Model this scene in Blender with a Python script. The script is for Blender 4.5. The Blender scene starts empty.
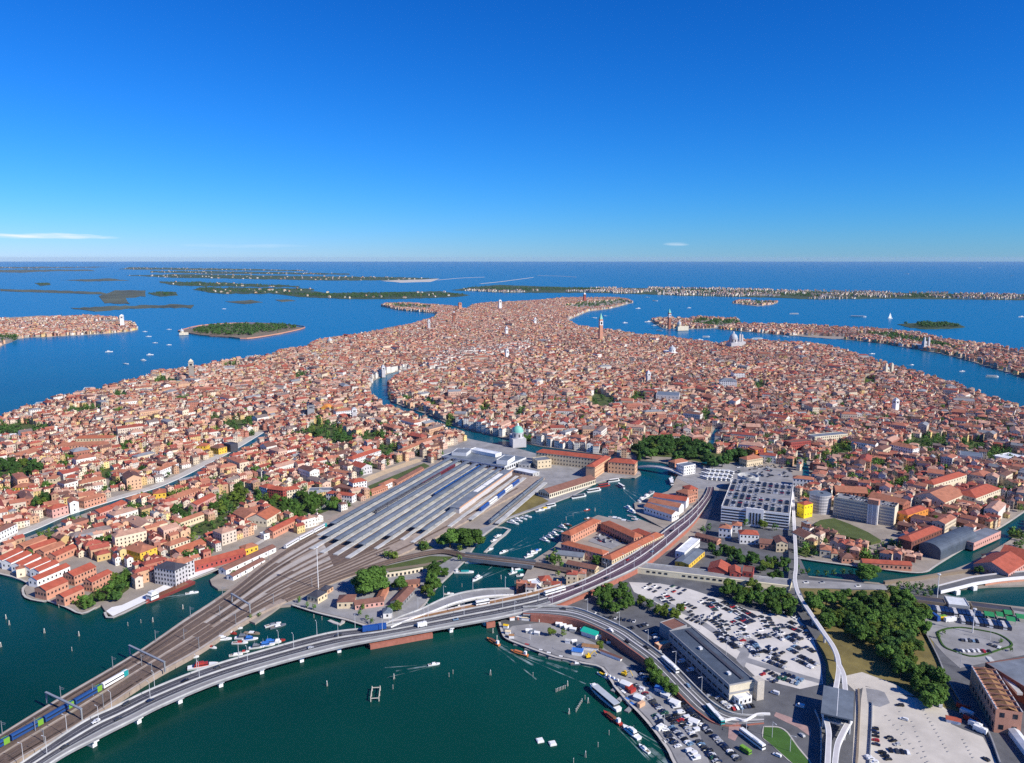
import bpy, bmesh, math, random
import numpy as np
from mathutils import Vector, Matrix

C = bpy.context.scene.collection
SC = bpy.context.scene
R = math.radians
random.seed(7)
rng = np.random.default_rng(7)

# ------------------------------------------------------------------ camera
HCAM, FPX, CX, CY, HZ = 270.0, 770.0, 512.0, 381.5, 258.0
PITCH = math.atan((CY - HZ) / FPX)
cd = bpy.data.cameras.new('camera')
cam = bpy.data.objects.new('camera', cd)
C.objects.link(cam)
cam.location = (0, 0, HCAM)
cam.rotation_euler = (math.pi / 2 - PITCH, 0, 0)
cd.sensor_width = 36.0
cd.lens = 36.0 * FPX / 1024.0
cd.clip_start = 1.0
cd.clip_end = 150000.0
SC.camera = cam

# ------------------------------------------------------------------ world, sun, exposure
SUN_EL = R(36.0)
SDX, SDY = 0.84, -0.54            # horizontal direction towards the sun
w = bpy.data.worlds.new('World')
SC.world = w
w.use_nodes = True
nt = w.node_tree
nt.nodes.clear()
sky = nt.nodes.new('ShaderNodeTexSky')
sky.sky_type = 'NISHITA'
sky.sun_disc = False
sky.sun_elevation = SUN_EL
sky.sun_rotation = math.atan2(SDX, SDY)
sky.altitude = 300
sky.air_density = 1.0
sky.dust_density = 0.0
sky.ozone_density = 3.0
def wmul(rgb):
    n = nt.nodes.new('ShaderNodeMix'); n.data_type = 'RGBA'; n.blend_type = 'MULTIPLY'; n.inputs[0].default_value = 1.0; n.inputs[7].default_value = (*rgb, 1); return n
SKY_K = 0.11
pre = wmul((.42 * SKY_K, .74 * SKY_K, 1.15 * SKY_K))          # deep clear-air blue: a steeper curve for red than for blue
sps = nt.nodes.new('ShaderNodeSeparateColor'); cbs = nt.nodes.new('ShaderNodeCombineColor')
for i, (g, a) in enumerate(((2.15, 1.75), (1.26, .77), (1.10, .91))):
    pw = nt.nodes.new('ShaderNodeMath'); pw.operation = 'POWER'; pw.inputs[1].default_value = g
    ml = nt.nodes.new('ShaderNodeMath'); ml.operation = 'MULTIPLY'; ml.inputs[1].default_value = a / SKY_K
    nt.links.new(sps.outputs[i], pw.inputs[0]); nt.links.new(pw.outputs[0], ml.inputs[0]); nt.links.new(ml.outputs[0], cbs.inputs[i])
bg = nt.nodes.new('ShaderNodeBackground')
bg.inputs['Strength'].default_value = SKY_K
out = nt.nodes.new('ShaderNodeOutputWorld')
L = nt.links.new
L(sky.outputs[0], pre.inputs[6]); L(pre.outputs[2], sps.inputs[0])
# a few low far clouds, by direction on the sky
tc = nt.nodes.new('ShaderNodeTexCoord')
sep = nt.nodes.new('ShaderNodeSeparateXYZ')
L(tc.outputs['Generated'], sep.inputs[0])
def wmath(op, a, b=None, c=None):
    n = nt.nodes.new('ShaderNodeMath'); n.operation = op
    for i, v in enumerate((a, b, c)):
        if v is None: continue
        if isinstance(v, (int, float)): n.inputs[i].default_value = v
        else: L(v, n.inputs[i])
    return n.outputs[0]
az = wmath('ARCTAN2', sep.outputs[0], sep.outputs[1])
el = wmath('ARCSINE', sep.outputs[2])
nz = nt.nodes.new('ShaderNodeTexNoise')
cmb = nt.nodes.new('ShaderNodeCombineXYZ')
L(wmath('MULTIPLY', az, 22.0), cmb.inputs[0]); L(wmath('MULTIPLY', el, 260.0), cmb.inputs[1])
L(cmb.outputs[0], nz.inputs['Vector'])
nz.inputs['Scale'].default_value = 1.0; nz.inputs['Detail'].default_value = 5.0
def blob(a0, e0, sa, se, gain):
    da = wmath('DIVIDE', wmath('SUBTRACT', az, a0), sa)
    de = wmath('DIVIDE', wmath('SUBTRACT', el, e0), se)
    d2 = wmath('ADD', wmath('MULTIPLY', da, da), wmath('MULTIPLY', de, de))
    k = wmath('SUBTRACT', 1.0, d2)
    k = wmath('ADD', k, wmath('MULTIPLY', wmath('SUBTRACT', nz.outputs[0], 0.5), 3.0))
    n = nt.nodes.new('ShaderNodeMath'); n.operation = 'MULTIPLY'; n.use_clamp = True
    L(k, n.inputs[0]); n.inputs[1].default_value = gain
    return n.outputs[0]
def azel(px, py):
    u, v = (px - CX) / FPX, (CY - py) / FPX
    y = math.cos(PITCH) + math.sin(PITCH) * v; z = -math.sin(PITCH) + math.cos(PITCH) * v
    return math.atan2(u, y), math.atan2(z, math.hypot(u, y))
tot = None
for px, py, sx, sy, g in ((40, 236, 66, 2.6, .7), (676, 244, 14, 2.0, .35), (250, 246, 60, 2.0, .12)):
    a0, e0 = azel(px, py)
    b = blob(a0, e0, sx / FPX, sy / FPX, g)
    tot = b if tot is None else wmath('MAXIMUM', tot, b)
mixc = nt.nodes.new('ShaderNodeMix'); mixc.data_type = 'RGBA'
L(tot, mixc.inputs[0]); L(cbs.outputs[0], mixc.inputs[6]); mixc.inputs[7].default_value = (7.0, 7.4, 8.0, 1)
L(mixc.outputs[2], bg.inputs['Color'])
L(bg.outputs[0], out.inputs['Surface'])

sd = bpy.data.lights.new('sun', 'SUN')
sd.energy = 5.0
sd.angle = R(0.53)
sd.color = (1.0, 0.94, 0.84)
so = bpy.data.objects.new('sun', sd)
C.objects.link(so)
so.rotation_euler = Vector((-SDX * math.cos(SUN_EL), -SDY * math.cos(SUN_EL), -math.sin(SUN_EL))).to_track_quat('-Z', 'Y').to_euler()
so.location = (500, -300, 900)

SC.view_settings.view_transform = 'Standard'
SC.view_settings.look = 'None'
SC.view_settings.exposure = 0.3
SC.view_settings.gamma = 1.0
SC.render.engine = 'CYCLES'
SC.cycles.max_bounces = 4
SC.cycles.diffuse_bounces = 2
SC.cycles.glossy_bounces = 2
SC.cycles.transparent_max_bounces = 12
SC.cycles.volume_bounces = 0
SC.cycles.use_denoising = False

# ------------------------------------------------------------------ pixel <-> world
CP, SP = math.cos(PITCH), math.sin(PITCH)
GZ = 1.6
def P(px, py, z=0.0):
    u, v = (px - CX) / FPX, (CY - py) / FPX
    dx, dy, dz = u, CP + SP * v, -SP + CP * v
    t = (z - HCAM) / dz
    return Vector((dx * t, dy * t, z))
def PX(p):
    rx, ry, rz = p[0], p[1], p[2] - HCAM
    f = ry * CP - rz * SP
    if f < 1: return (-9999, -9999, 1)
    return (CX + FPX * rx / f, CY - FPX * (ry * SP + rz * CP) / f, f)

# ------------------------------------------------------------------ materials
MATS = {}
def mat(name, col, rough=0.8, var=0.18, scale=0.15, spec=0.3, metal=0.0, bump=0.0, rand=0.0, attr=False, coat=0.0, stretch=None):
    if name in MATS: return MATS[name]
    m = bpy.data.materials.new(name); m.use_nodes = True
    t = m.node_tree; b = t.nodes['Principled BSDF']
    b.inputs['Roughness'].default_value = rough
    b.inputs['Specular IOR Level'].default_value = spec
    b.inputs['Metallic'].default_value = metal
    if coat: b.inputs['Coat Weight'].default_value = coat
    N = t.nodes.new
    if attr:
        a = N('ShaderNodeVertexColor'); a.layer_name = 'col'; src = a.outputs[0]
    else:
        rgb = N('ShaderNodeRGB'); rgb.outputs[0].default_value = (*col, 1); src = rgb.outputs[0]
    if var or rand:
        h = N('ShaderNodeHueSaturation'); t.links.new(src, h.inputs['Color'])
        val = None
        if var:
            g = N('ShaderNodeNewGeometry')
            n = N('ShaderNodeTexNoise'); n.inputs['Scale'].default_value = scale; n.inputs['Detail'].default_value = 9; n.inputs['Roughness'].default_value = .68
            if stretch:
                mp = N('ShaderNodeMapping'); mp.inputs['Scale'].default_value = stretch
                t.links.new(g.outputs['Position'], mp.inputs[0]); t.links.new(mp.outputs[0], n.inputs['Vector'])
            else: t.links.new(g.outputs['Position'], n.inputs['Vector'])
            mr = N('ShaderNodeMapRange'); mr.inputs[1].default_value = .25; mr.inputs[2].default_value = .75
            mr.inputs[3].default_value = 1 - var; mr.inputs[4].default_value = 1 + var
            t.links.new(n.outputs[0], mr.inputs[0]); val = mr.outputs[0]
            if bump:
                bp = N('ShaderNodeBump'); bp.inputs['Strength'].default_value = bump; bp.inputs['Distance'].default_value = 1.0
                t.links.new(n.outputs[0], bp.inputs['Height']); t.links.new(bp.outputs[0], b.inputs['Normal'])
        if rand:
            oi = N('ShaderNodeObjectInfo'); mr2 = N('ShaderNodeMapRange'); mr2.inputs[3].default_value = 1 - rand; mr2.inputs[4].default_value = 1 + rand
            t.links.new(oi.outputs['Random'], mr2.inputs[0])
            if val is None: val = mr2.outputs[0]
            else:
                mm = N('ShaderNodeMath'); mm.operation = 'MULTIPLY'; t.links.new(val, mm.inputs[0]); t.links.new(mr2.outputs[0], mm.inputs[1]); val = mm.outputs[0]
        t.links.new(val, h.inputs['Value']); src = h.outputs[0]
    t.links.new(src, b.inputs['Base Color'])
    MATS[name] = m
    return m

M = {}
def dm(k, *a, **kw): M[k] = mat(k, *a, **kw)
dm('stone', (.30, .26, .22), var=.3, scale=.06)
dm('earth', (.20, .16, .11), var=.35, scale=.05)
dm('quay_stone', (.46, .43, .39), var=.2, scale=.2)
dm('asphalt', (.115, .117, .125), var=.38, scale=.08)
dm('asphalt_dark', (.072, .072, .084), var=.38, scale=.12)
dm('asphalt_purple', (.10, .062, .085), var=.25, scale=.15)
dm('asphalt_pale', (.27, .265, .265), var=.38, scale=.06)
dm('gravel', (.57, .54, .50), var=.22, scale=.05)
dm('gravel_warm', (.52, .48, .42), var=.22, scale=.05)
dm('concrete', (.45, .45, .44), var=.36, scale=.09)
dm('concrete_dark', (.25, .25, .26), var=.36, scale=.09)
dm('white', (.78, .77, .75), var=.08, scale=.2)
dm('paint_line', (.75, .75, .73), var=.1, scale=.5)
dm('ballast', (.33, .265, .215), var=.3, scale=.2)
dm('ballast_pale', (.42, .375, .33), var=.28, scale=.1)
dm('track_bed', (.135, .095, .075), var=.35, scale=.35)
dm('rail', (.25, .2, .17), rough=.45, metal=.6, var=.1)
dm('marsh', (.085, .095, .06), var=.6, scale=.004)
dm('island_green', (.05, .075, .03), var=.6, scale=.006)
dm('grass', (.075, .10, .028), var=.4, scale=.06)
dm('dry_grass', (.18, .145, .05), var=.5, scale=.045)
dm('lawn', (.05, .12, .02), var=.3, scale=.1)
dm('brick', (.33, .125, .08), var=.22, scale=.3)
dm('brick_red', (.36, .135, .095), var=.25, scale=.4)
dm('pink_paving', (.36, .235, .215), var=.25, scale=.3)
dm('brick_dark', (.17, .07, .055), var=.25, scale=.3)
dm('salmon', (.55, .27, .18), var=.16, scale=.2)
dm('pink', (.60, .33, .28), var=.16, scale=.2)
dm('red_wall', (.36, .075, .06), var=.16, scale=.2)
dm('cream', (.66, .54, .36), var=.12, scale=.2)
dm('pale_cream', (.68, .60, .45), var=.12, scale=.2)
dm('peach', (.66, .40, .24), var=.12, scale=.2)
dm('yellow', (.72, .46, .06), var=.1, scale=.2)
dm('bright_yellow', (.85, .62, .02), var=.06, scale=.2)
dm('bright_cream', (.80, .72, .50), var=.12, scale=.2)
dm('orange', (.68, .27, .05), var=.1, scale=.2)
dm('pale_grey', (.52, .50, .50), var=.12, scale=.2)
dm('grey_wall', (.30, .30, .31), var=.12, scale=.2)
dm('roof_red', (.36, .085, .05), var=.28, scale=.22, bump=.2)
dm('roof_tile', (.36, .145, .085), var=.3, scale=.22, bump=.2)
dm('roof_brown', (.20, .095, .07), var=.3, scale=.22, bump=.2)
dm('roof_orange', (.37, .115, .06), var=.28, scale=.22, bump=.2)
dm('roof_rust', (.28, .15, .07), var=.4, scale=.3)
dm('roof_slate', (.075, .095, .125), rough=.6, var=.36, scale=.09)
dm('roof_grey', (.17, .19, .22), rough=.6, var=.36, scale=.09)
dm('roof_bluegrey', (.15, .175, .205), rough=.5, var=.36, scale=.09)
dm('roof_white', (.66, .68, .70), rough=.6, var=.36, scale=.09)
dm('roof_dark', (.06, .06, .075), rough=.6, var=.2, scale=.12)
dm('copper', (.20, .50, .40), rough=.6, var=.15, scale=.3)
dm('lead', (.42, .45, .48), rough=.5, var=.12, scale=.3)
dm('glass', (.02, .025, .035), rough=.15, var=.1, spec=.6)
dm('steel', (.34, .36, .38), rough=.45, metal=.3, var=.1)
dm('pale_metal', (.62, .63, .64), rough=.45, var=.05)
dm('rubber', (.02, .02, .02), var=0)
dm('wood', (.24, .19, .14), var=.25, scale=1.5)
dm('wood_pale', (.52, .47, .40), var=.25, scale=.8)
dm('bark', (.075, .052, .035), var=.3, scale=1)
dm('leaf', (.085, .165, .032), rough=.7, var=.45, scale=.22, rand=.3, spec=.1)
dm('leaf_dark', (.056, .120, .030), rough=.7, var=.45, scale=.22, rand=.3, spec=.1)
dm('leaf_light', (.12, .175, .030), rough=.7, var=.45, scale=.22, rand=.25, spec=.1)
dm('house_wall', (.5, .4, .3), attr=True, var=.10, scale=.12)
dm('house_roof', (.5, .4, .3), attr=True, var=.30, scale=.25)

def leafy(m):
    t = m.node_tree; b = t.nodes['Principled BSDF']
    tr = t.nodes.new('ShaderNodeBsdfTranslucent'); mx = t.nodes.new('ShaderNodeMixShader'); mx.inputs[0].default_value = .22
    src = b.inputs['Base Color'].links[0].from_socket
    t.links.new(src, tr.inputs[0])
    o = t.nodes['Material Output']
    t.links.new(b.outputs[0], mx.inputs[1]); t.links.new(tr.outputs[0], mx.inputs[2]); t.links.new(mx.outputs[0], o.inputs[0])
for k in ('leaf', 'leaf_dark', 'leaf_light'): leafy(M[k])

# wall material with rows of small dark window openings for the mass of far houses
def wall_windows(name):
    m = mat(name, (.5, .4, .3), attr=True, var=.12, scale=.12)
    t = m.node_tree; b = t.nodes['Principled BSDF']; N = t.nodes.new
    uv = N('ShaderNodeUVMap'); uv.uv_map = 'wuv'
    s = N('ShaderNodeSeparateXYZ'); t.links.new(uv.outputs[0], s.inputs[0])
    def mt(op, a, bb):
        n = N('ShaderNodeMath'); n.operation = op
        for i, v in enumerate((a, bb)):
            if isinstance(v, (int, float)): n.inputs[i].default_value = v
            else: t.links.new(v, n.inputs[i])
        return n.outputs[0]
    fu = mt('FRACT', s.outputs[0], 0); fv = mt('FRACT', s.outputs[1], 0)
    k = mt('MULTIPLY', mt('MULTIPLY', mt('GREATER_THAN', fu, .32), mt('LESS_THAN', fu, .68)), mt('MULTIPLY', mt('GREATER_THAN', fv, .30), mt('LESS_THAN', fv, .78)))
    mx = N('ShaderNodeMix'); mx.data_type = 'RGBA'
    src = b.inputs['Base Color'].links[0].from_socket
    t.links.new(mt('MULTIPLY', k, .85), mx.inputs[0]); t.links.new(src, mx.inputs[6]); mx.inputs[7].default_value = (.035, .035, .04, 1)
    t.links.new(mx.outputs[2], b.inputs['Base Color'])
    return m
M['house_wall_far'] = wall_windows('house_wall_far')

def water_mat(name, deep, shoal=None, wave=1.0):
    m = bpy.data.materials.new(name); m.use_nodes = True
    t = m.node_tree; b = t.nodes['Principled BSDF']; N = t.nodes.new
    b.inputs['Roughness'].default_value = .28
    b.inputs['Specular IOR Level'].default_value = .22
    b.inputs['IOR'].default_value = 1.33
    g = N('ShaderNodeNewGeometry')
    n = N('ShaderNodeTexNoise'); n.inputs['Scale'].default_value = .0035; n.inputs['Detail'].default_value = 7
    t.links.new(g.outputs['Position'], n.inputs['Vector'])
    cr = N('ShaderNodeMix'); cr.data_type = 'RGBA'
    mr = N('ShaderNodeMapRange'); mr.inputs[1].default_value = .35; mr.inputs[2].default_value = .65
    t.links.new(n.outputs[0], mr.inputs[0]); t.links.new(mr.outputs[0], cr.inputs[0])
    cr.inputs[6].default_value = (*deep, 1); cr.inputs[7].default_value = (*(shoal or deep), 1)
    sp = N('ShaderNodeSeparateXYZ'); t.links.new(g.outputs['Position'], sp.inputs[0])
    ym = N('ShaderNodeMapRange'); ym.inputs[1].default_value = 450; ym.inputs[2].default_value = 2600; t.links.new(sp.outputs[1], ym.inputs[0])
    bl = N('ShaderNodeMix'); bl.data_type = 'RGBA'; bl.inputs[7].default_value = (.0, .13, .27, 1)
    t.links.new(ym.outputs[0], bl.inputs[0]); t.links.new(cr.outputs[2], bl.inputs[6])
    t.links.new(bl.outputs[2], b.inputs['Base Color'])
    hs_ = []
    for sc, am, st in ((.35, .5, (1, 1.6, 1)), (.06, .8, (1, 1.4, 1))):
        mp = N('ShaderNodeMapping'); mp.inputs['Scale'].default_value = st; mp.inputs['Rotation'].default_value = (0, 0, .5)
        t.links.new(g.outputs['Position'], mp.inputs[0])
        q = N('ShaderNodeTexNoise'); q.inputs['Scale'].default_value = sc; q.inputs['Detail'].default_value = 3
        t.links.new(mp.outputs[0], q.inputs['Vector'])
        mu = N('ShaderNodeMath'); mu.operation = 'MULTIPLY'; mu.inputs[1].default_value = am; t.links.new(q.outputs[0], mu.inputs[0]); hs_.append(mu.outputs[0])
    ad = N('ShaderNodeMath'); t.links.new(hs_[0], ad.inputs[0]); t.links.new(hs_[1], ad.inputs[1])
    bp = N('ShaderNodeBump'); bp.inputs['Strength'].default_value = wave; bp.inputs['Distance'].default_value = 1.0
    t.links.new(ad.outputs[0], bp.inputs['Height']); t.links.new(bp.outputs[0], b.inputs['Normal'])
    return m
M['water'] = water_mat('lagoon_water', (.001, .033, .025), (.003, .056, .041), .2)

# ------------------------------------------------------------------ mesh helpers
class MB:
    """collects faces of one mesh"""
    def __init__(s): s.v = []; s.f = []; s.mi = []
    def add(s, vs, fs, mi=0):
        o = len(s.v); s.v += [tuple(v) for v in vs]; s.f += [tuple(i + o for i in f) for f in fs]; s.mi += [mi] * len(fs)
    def box(s, c, d, rz=0.0, mi=0, taper=1.0):
        x, y, z = d[0] / 2, d[1] / 2, d[2] / 2; ca, sa = math.cos(rz), math.sin(rz); vs = []
        for k, (sx, sy, sz) in enumerate(((-1, -1, -1), (1, -1, -1), (1, 1, -1), (-1, 1, -1), (-1, -1, 1), (1, -1, 1), (1, 1, 1), (-1, 1, 1))):
            q = taper if sz > 0 else 1
            px, py = sx * x * q, sy * y * q
            vs.append((c[0] + px * ca - py * sa, c[1] + px * sa + py * ca, c[2] + sz * z))
        s.add(vs, ((0, 3, 2, 1), (4, 5, 6, 7), (0, 1, 5, 4), (1, 2, 6, 5), (2, 3, 7, 6), (3, 0, 4, 7)), mi)
    def cyl(s, a, b, r0, r1=None, n=8, mi=0, cap=True):
        r1 = r0 if r1 is None else r1
        a = Vector(a); b = Vector(b); d = (b - a).normalized()
        u = d.orthogonal().normalized(); w_ = d.cross(u); vs = []
        for p, r in ((a, r0), (b, r1)):
            for i in range(n):
                t = 2 * math.pi * i / n; vs.append(p + u * (math.cos(t) * r) + w_ * (math.sin(t) * r))
        fs = [(i, (i + 1) % n, n + (i + 1) % n, n + i) for i in range(n)]
        if cap: fs += [tuple(range(n))[::-1], tuple(range(n, 2 * n))]
        s.add(vs, fs, mi)
    def lathe(s, c, prof, n=16, mi=0):
        vs = []; fs = []
        for r, z in prof:
            for i in range(n):
                t = 2 * math.pi * i / n; vs.append((c[0] + r * math.cos(t), c[1] + r * math.sin(t), c[2] + z))
        for k in range(len(prof) - 1):
            for i in range(n):
                j = (i + 1) % n; fs.append((k * n + i, k * n + j, (k + 1) * n + j, (k + 1) * n + i))
        s.add(vs, fs, mi)
    def prism(s, poly, z0, z1, mi=0, top=True, bottom=False):
        n = len(poly)
        if sum(poly[i][0] * poly[(i + 1) % n][1] - poly[(i + 1) % n][0] * poly[i][1] for i in range(n)) < 0: poly = list(poly)[::-1]
        vs = [(p[0], p[1], z0) for p in poly] + [(p[0], p[1], z1) for p in poly]
        fs = [(i, (i + 1) % n, n + (i + 1) % n, n + i) for i in range(n)]
        if top: fs.append(tuple(range(n, 2 * n)))
        if bottom: fs.append(tuple(range(n))[::-1])
        s.add(vs, fs, mi)
    def mesh(s, name, mats):
        me = bpy.data.meshes.new(name); me.from_pydata(s.v, [], s.f)
        for m in mats: me.materials.append(m)
        if len(mats) > 1: me.polygons.foreach_set('material_index', s.mi)
        me.update(); return me
    def build(s, name, mats, parent=None, loc=None, rz=None):
        if not isinstance(mats, (list, tuple)): mats = [mats]
        return link(name, s.mesh(name, mats), parent, loc, rz)

def link(name, data, parent=None, loc=None, rz=None):
    o = bpy.data.objects.new(name, data); C.objects.link(o)
    if parent is not None: o.parent = parent
    if loc is not None: o.location = loc
    if rz is not None: o.rotation_euler = (0, 0, rz)
    return o
def tag(o, label, cat=None, group=None, kind=None):
    if label: o['label'] = label
    if cat: o['category'] = cat
    if group: o['group'] = group
    if kind: o['kind'] = kind
    return o
def thing(name, label, cat, loc=(0, 0, 0), rz=0.0, group=None):
    return tag(link(name, None, None, loc, rz), label, cat, group)
def copy_tree(o, parent=None):
    c = o.copy(); C.objects.link(c)
    if parent is not None: c.parent = parent
    for ch in o.children: copy_tree(ch, c)
    return c
def structure(o, label=None): o['kind'] = 'structure'; return tag(o, label) if label else o

SHEETS = [0]
def sheet(name, px, z, m, label=None, kind='structure', thick=0.0):
    """flat polygon given by its outline as seen, laid at height z"""
    SHEETS[0] += 1; z += SHEETS[0] * .004
    mb = MB(); pts = [P(x, y, z) for x, y in px]
    if thick: mb.prism(pts, z - thick, z)
    else:
        n = len(pts)
        if sum(pts[i].x * pts[(i + 1) % n].y - pts[(i + 1) % n].x * pts[i].y for i in range(n)) < 0: pts.reverse()
        mb.add(pts, [tuple(range(n))])
    o = mb.build(name, m); o['kind'] = kind
    if label: o['label'] = label
    return o

def catmull(pts, n=8):
    pts = [Vector(p) for p in pts]; o = []
    for i in range(len(pts) - 1):
        p0 = pts[max(i - 1, 0)]; p1 = pts[i]; p2 = pts[i + 1]; p3 = pts[min(i + 2, len(pts) - 1)]
        for k in range(n):
            t = k / n
            o.append(.5 * ((2 * p1) + (p2 - p0) * t + (2 * p0 - 5 * p1 + 4 * p2 - p3) * t * t + (3 * p1 - p0 - 3 * p2 + p3) * t ** 3))
    o.append(pts[-1]); return o
def line(px, z=None, n=8):
    """smooth world polyline through pixels (x, y[, z])"""
    return catmull([P(p[0], p[1], p[2] if len(p) > 2 else z) for p in px], n)
def sweep(mb, pts, prof, mi=0, closed=True, caps=True):
    """profile [(offset to the right, dz)] carried along a polyline"""
    n = len(prof); vs = []; N_ = len(pts)
    for i, p in enumerate(pts):
        d = (pts[min(i + 1, N_ - 1)] - pts[max(i - 1, 0)]); d.z = 0; d.normalize(); r = Vector((d.y, -d.x, 0))
        for o, z in prof: vs.append(p + r * o + Vector((0, 0, z)))
    fs = []
    m_ = n if closed else n - 1
    for i in range(N_ - 1):
        for k in range(m_):
            j = (k + 1) % n; fs.append((i * n + k, i * n + j, (i + 1) * n + j, (i + 1) * n + k))
    if caps and closed: fs += [tuple(range(n)), tuple(range((N_ - 1) * n, N_ * n))[::-1]]
    mb.add(vs, fs, mi)
def along(pts, step, start=0.0):
    """points and headings every step metres"""
    o = []; acc = -start; 
    for a, b in zip(pts[:-1], pts[1:]):
        d = b - a; l = d.length
        if l < 1e-6: continue
        while acc + l >= 0:
            t = -acc / l
            if t > 1: break
            o.append((a + d * max(t, 0), math.atan2(d.y, d.x))); acc -= step
        acc += l
    return o
class Loft:
    """surface between two edges given as matching pixel lists"""
    def __init__(s, ea, eb, n=10):
        s.a = catmull([P(*p) for p in ea], n); s.b = catmull([P(*p) for p in eb], n)
    def row(s, t, i0=0, i1=None):
        i1 = len(s.a) if i1 is None else i1
        return [s.a[i].lerp(s.b[i], t) for i in range(i0, i1)]
    def strip(s, mb, t0, t1, dz=0.0, i0=0, i1=None, mi=0):
        A = s.row(t0, i0, i1); B = s.row(t1, i0, i1); n = len(A); z = Vector((0, 0, dz))
        mb.add([p + z for p in A] + [p + z for p in B], [(i, n + i, n + i + 1, i + 1) for i in range(n - 1)], mi)
def pip(px, poly):
    x, y = px; c = False; n = len(poly)
    for i in range(n):
        x1, y1 = poly[i]; x2, y2 = poly[i - 1]
        if (y1 > y) != (y2 > y) and x < (x2 - x1) * (y - y1) / (y2 - y1) + x1: c = not c
    return c

# ------------------------------------------------------------------ occupancy grid (keeps things apart)
GX0, GY0, GS = -3600.0, 250.0, 2.0
GNX, GNY = int(7800 / GS), int(6800 / GS)
OCC = np.zeros((GNX, GNY), bool)
LAND = np.zeros((GNX, GNY), bool)
def raster(grid, poly, val=True):
    xs = np.array([p[0] for p in poly]); ys = np.array([p[1] for p in poly])
    i0, i1 = max(int((xs.min() - GX0) / GS), 0), min(int((xs.max() - GX0) / GS) + 1, GNX)
    j0, j1 = max(int((ys.min() - GY0) / GS), 0), min(int((ys.max() - GY0) / GS) + 1, GNY)
    if i1 <= i0 or j1 <= j0: return
    gx = GX0 + (np.arange(i0, i1) + .5) * GS; gy = GY0 + (np.arange(j0, j1) + .5) * GS
    inside = np.zeros((i1 - i0, j1 - j0), bool); n = len(poly)
    for k in range(n):
        x1, y1, x2, y2 = xs[k], ys[k], xs[k - 1], ys[k - 1]
        cond = (y1 > gy) != (y2 > gy)
        if not cond.any(): continue
        xi = (x2 - x1) * (gy - y1) / ((y2 - y1) or 1e-9) + x1
        inside ^= cond[None, :] & (gx[:, None] < xi[None, :])
    sub = grid[i0:i1, j0:j1]; sub[inside] = val
def block_px(px, z=GZ): raster(OCC, [P(x, y, z) for x, y in px])
def block_line(pts, half):
    for a, b in zip(pts[:-1], pts[1:]):
        d = b - a; d.z = 0
        if d.length < 1e-6: continue
        r = Vector((d.y, -d.x, 0)).normalized() * half; e = d.normalized() * half
        raster(OCC, [a - e + r, b + e + r, b + e - r, a - e - r])
def rect_pts(cx, cy, ux, uy, l, w_):
    return [(cx + ux * a * l / 2 - uy * b * w_ / 2, cy + uy * a * l / 2 + ux * b * w_ / 2) for a, b in ((-1, -1), (1, -1), (1, 1), (-1, 1))]
# ------------------------------------------------------------------ water and land
mb = MB()
mb.add([(-70000, -3000, 0), (70000, -3000, 0), (70000, 60000, 0), (-70000, 60000, 0)], [(0, 1, 2, 3)])
HAZE_D = .9e-5
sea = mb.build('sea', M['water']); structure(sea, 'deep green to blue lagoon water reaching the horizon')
hz = MB(); hz.box((0, 28000, 150), (120000, 62000, 310)); hz = hz.mesh('haze', [])
hm = bpy.data.materials.new('haze'); hm.use_nodes = True; ht = hm.node_tree; ht.nodes.clear()
hv = ht.nodes.new('ShaderNodeVolumePrincipled'); hv.inputs['Color'].default_value = (.62, .80, 1.0, 1); hv.inputs['Density'].default_value = HAZE_D; hv.inputs['Anisotropy'].default_value = .0
ho = ht.nodes.new('ShaderNodeOutputMaterial'); ht.links.new(hv.outputs[0], ho.inputs['Volume']); hz.materials.append(hm)
hz = link('haze', hz); hz['kind'] = 'stuff'; hz['label'] = 'thin blue summer haze over the lagoon'

MAIN = [(-220, 545), (0, 573), (28, 582), (24, 588), (27, 597), (44, 601), (48, 600), (67.5, 606.6), (82, 613), (95.4, 607.4), (101, 604.5), (106, 612), (113, 617), (150, 599.5),
 (159, 589), (184, 582), (218, 569), (219, 573.6), (210, 579.5), (212, 585), (218, 589), (230, 589), (244, 619), (255, 623), (272, 612), (280, 606), (295, 604.5), (317, 612), (346, 619), (359, 623), (378, 629), (404, 623),
 (424, 604), (433, 590.5), (464, 561), (481, 537), (495, 526.6), (508, 518.5), (570, 496.5), (596, 482.6), (621, 477.4), (635, 477.4), (641, 474), (640, 471.5), (635, 469), (600, 464), (545, 456), (530, 452),
 (500, 446), (470, 439), (455, 434.5), (446, 431), (425, 421), (394, 410), (384, 406.5), (372, 396), (370, 387), (374, 380), (388, 373.5), (407, 368.6),
 (409, 370), (396, 377), (388, 384), (387, 390), (391, 401), (400, 405), (430, 415), (452, 425), (472, 430.5), (500, 437), (540, 446), (590, 453), (635, 459.5), (660, 462), (675, 466),
 (684, 475), (676, 478), (672, 487), (668, 491), (634, 503), (636, 513), (666, 529.5), (641, 519.5), (629, 522), (598, 515), (570, 528), (560, 541), (554, 547), (533, 560), (529, 566), (521, 582), (514, 596), (503, 612),
 (500.5, 622), (504, 634), (509, 639), (524, 645), (539, 650.6), (556, 656.5), (568, 658.7), (583, 662.4), (603, 667.5), (616, 686), (627.5, 699.4), (648, 720.7), (668.6, 748), (676, 763), (700, 800), (760, 900), (1300, 900),
 (1300, 620), (1024, 607), (969, 601), (944.5, 597), (940, 590), (988, 586), (1024, 585), (1300, 580), (1300, 440), (1100, 490), (1024, 529), (1010, 540), (975, 561), (954, 569), (906, 580), (883, 583), (850, 580), (809, 576), (797, 574),
 (796, 557), (806, 558.5), (842, 564), (880, 568.5), (909, 572), (925, 571.5), (934, 566), (960, 550), (1003, 525), (1024, 511), (1100, 470), (1300, 400), (1300, 500),
 ]
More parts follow.
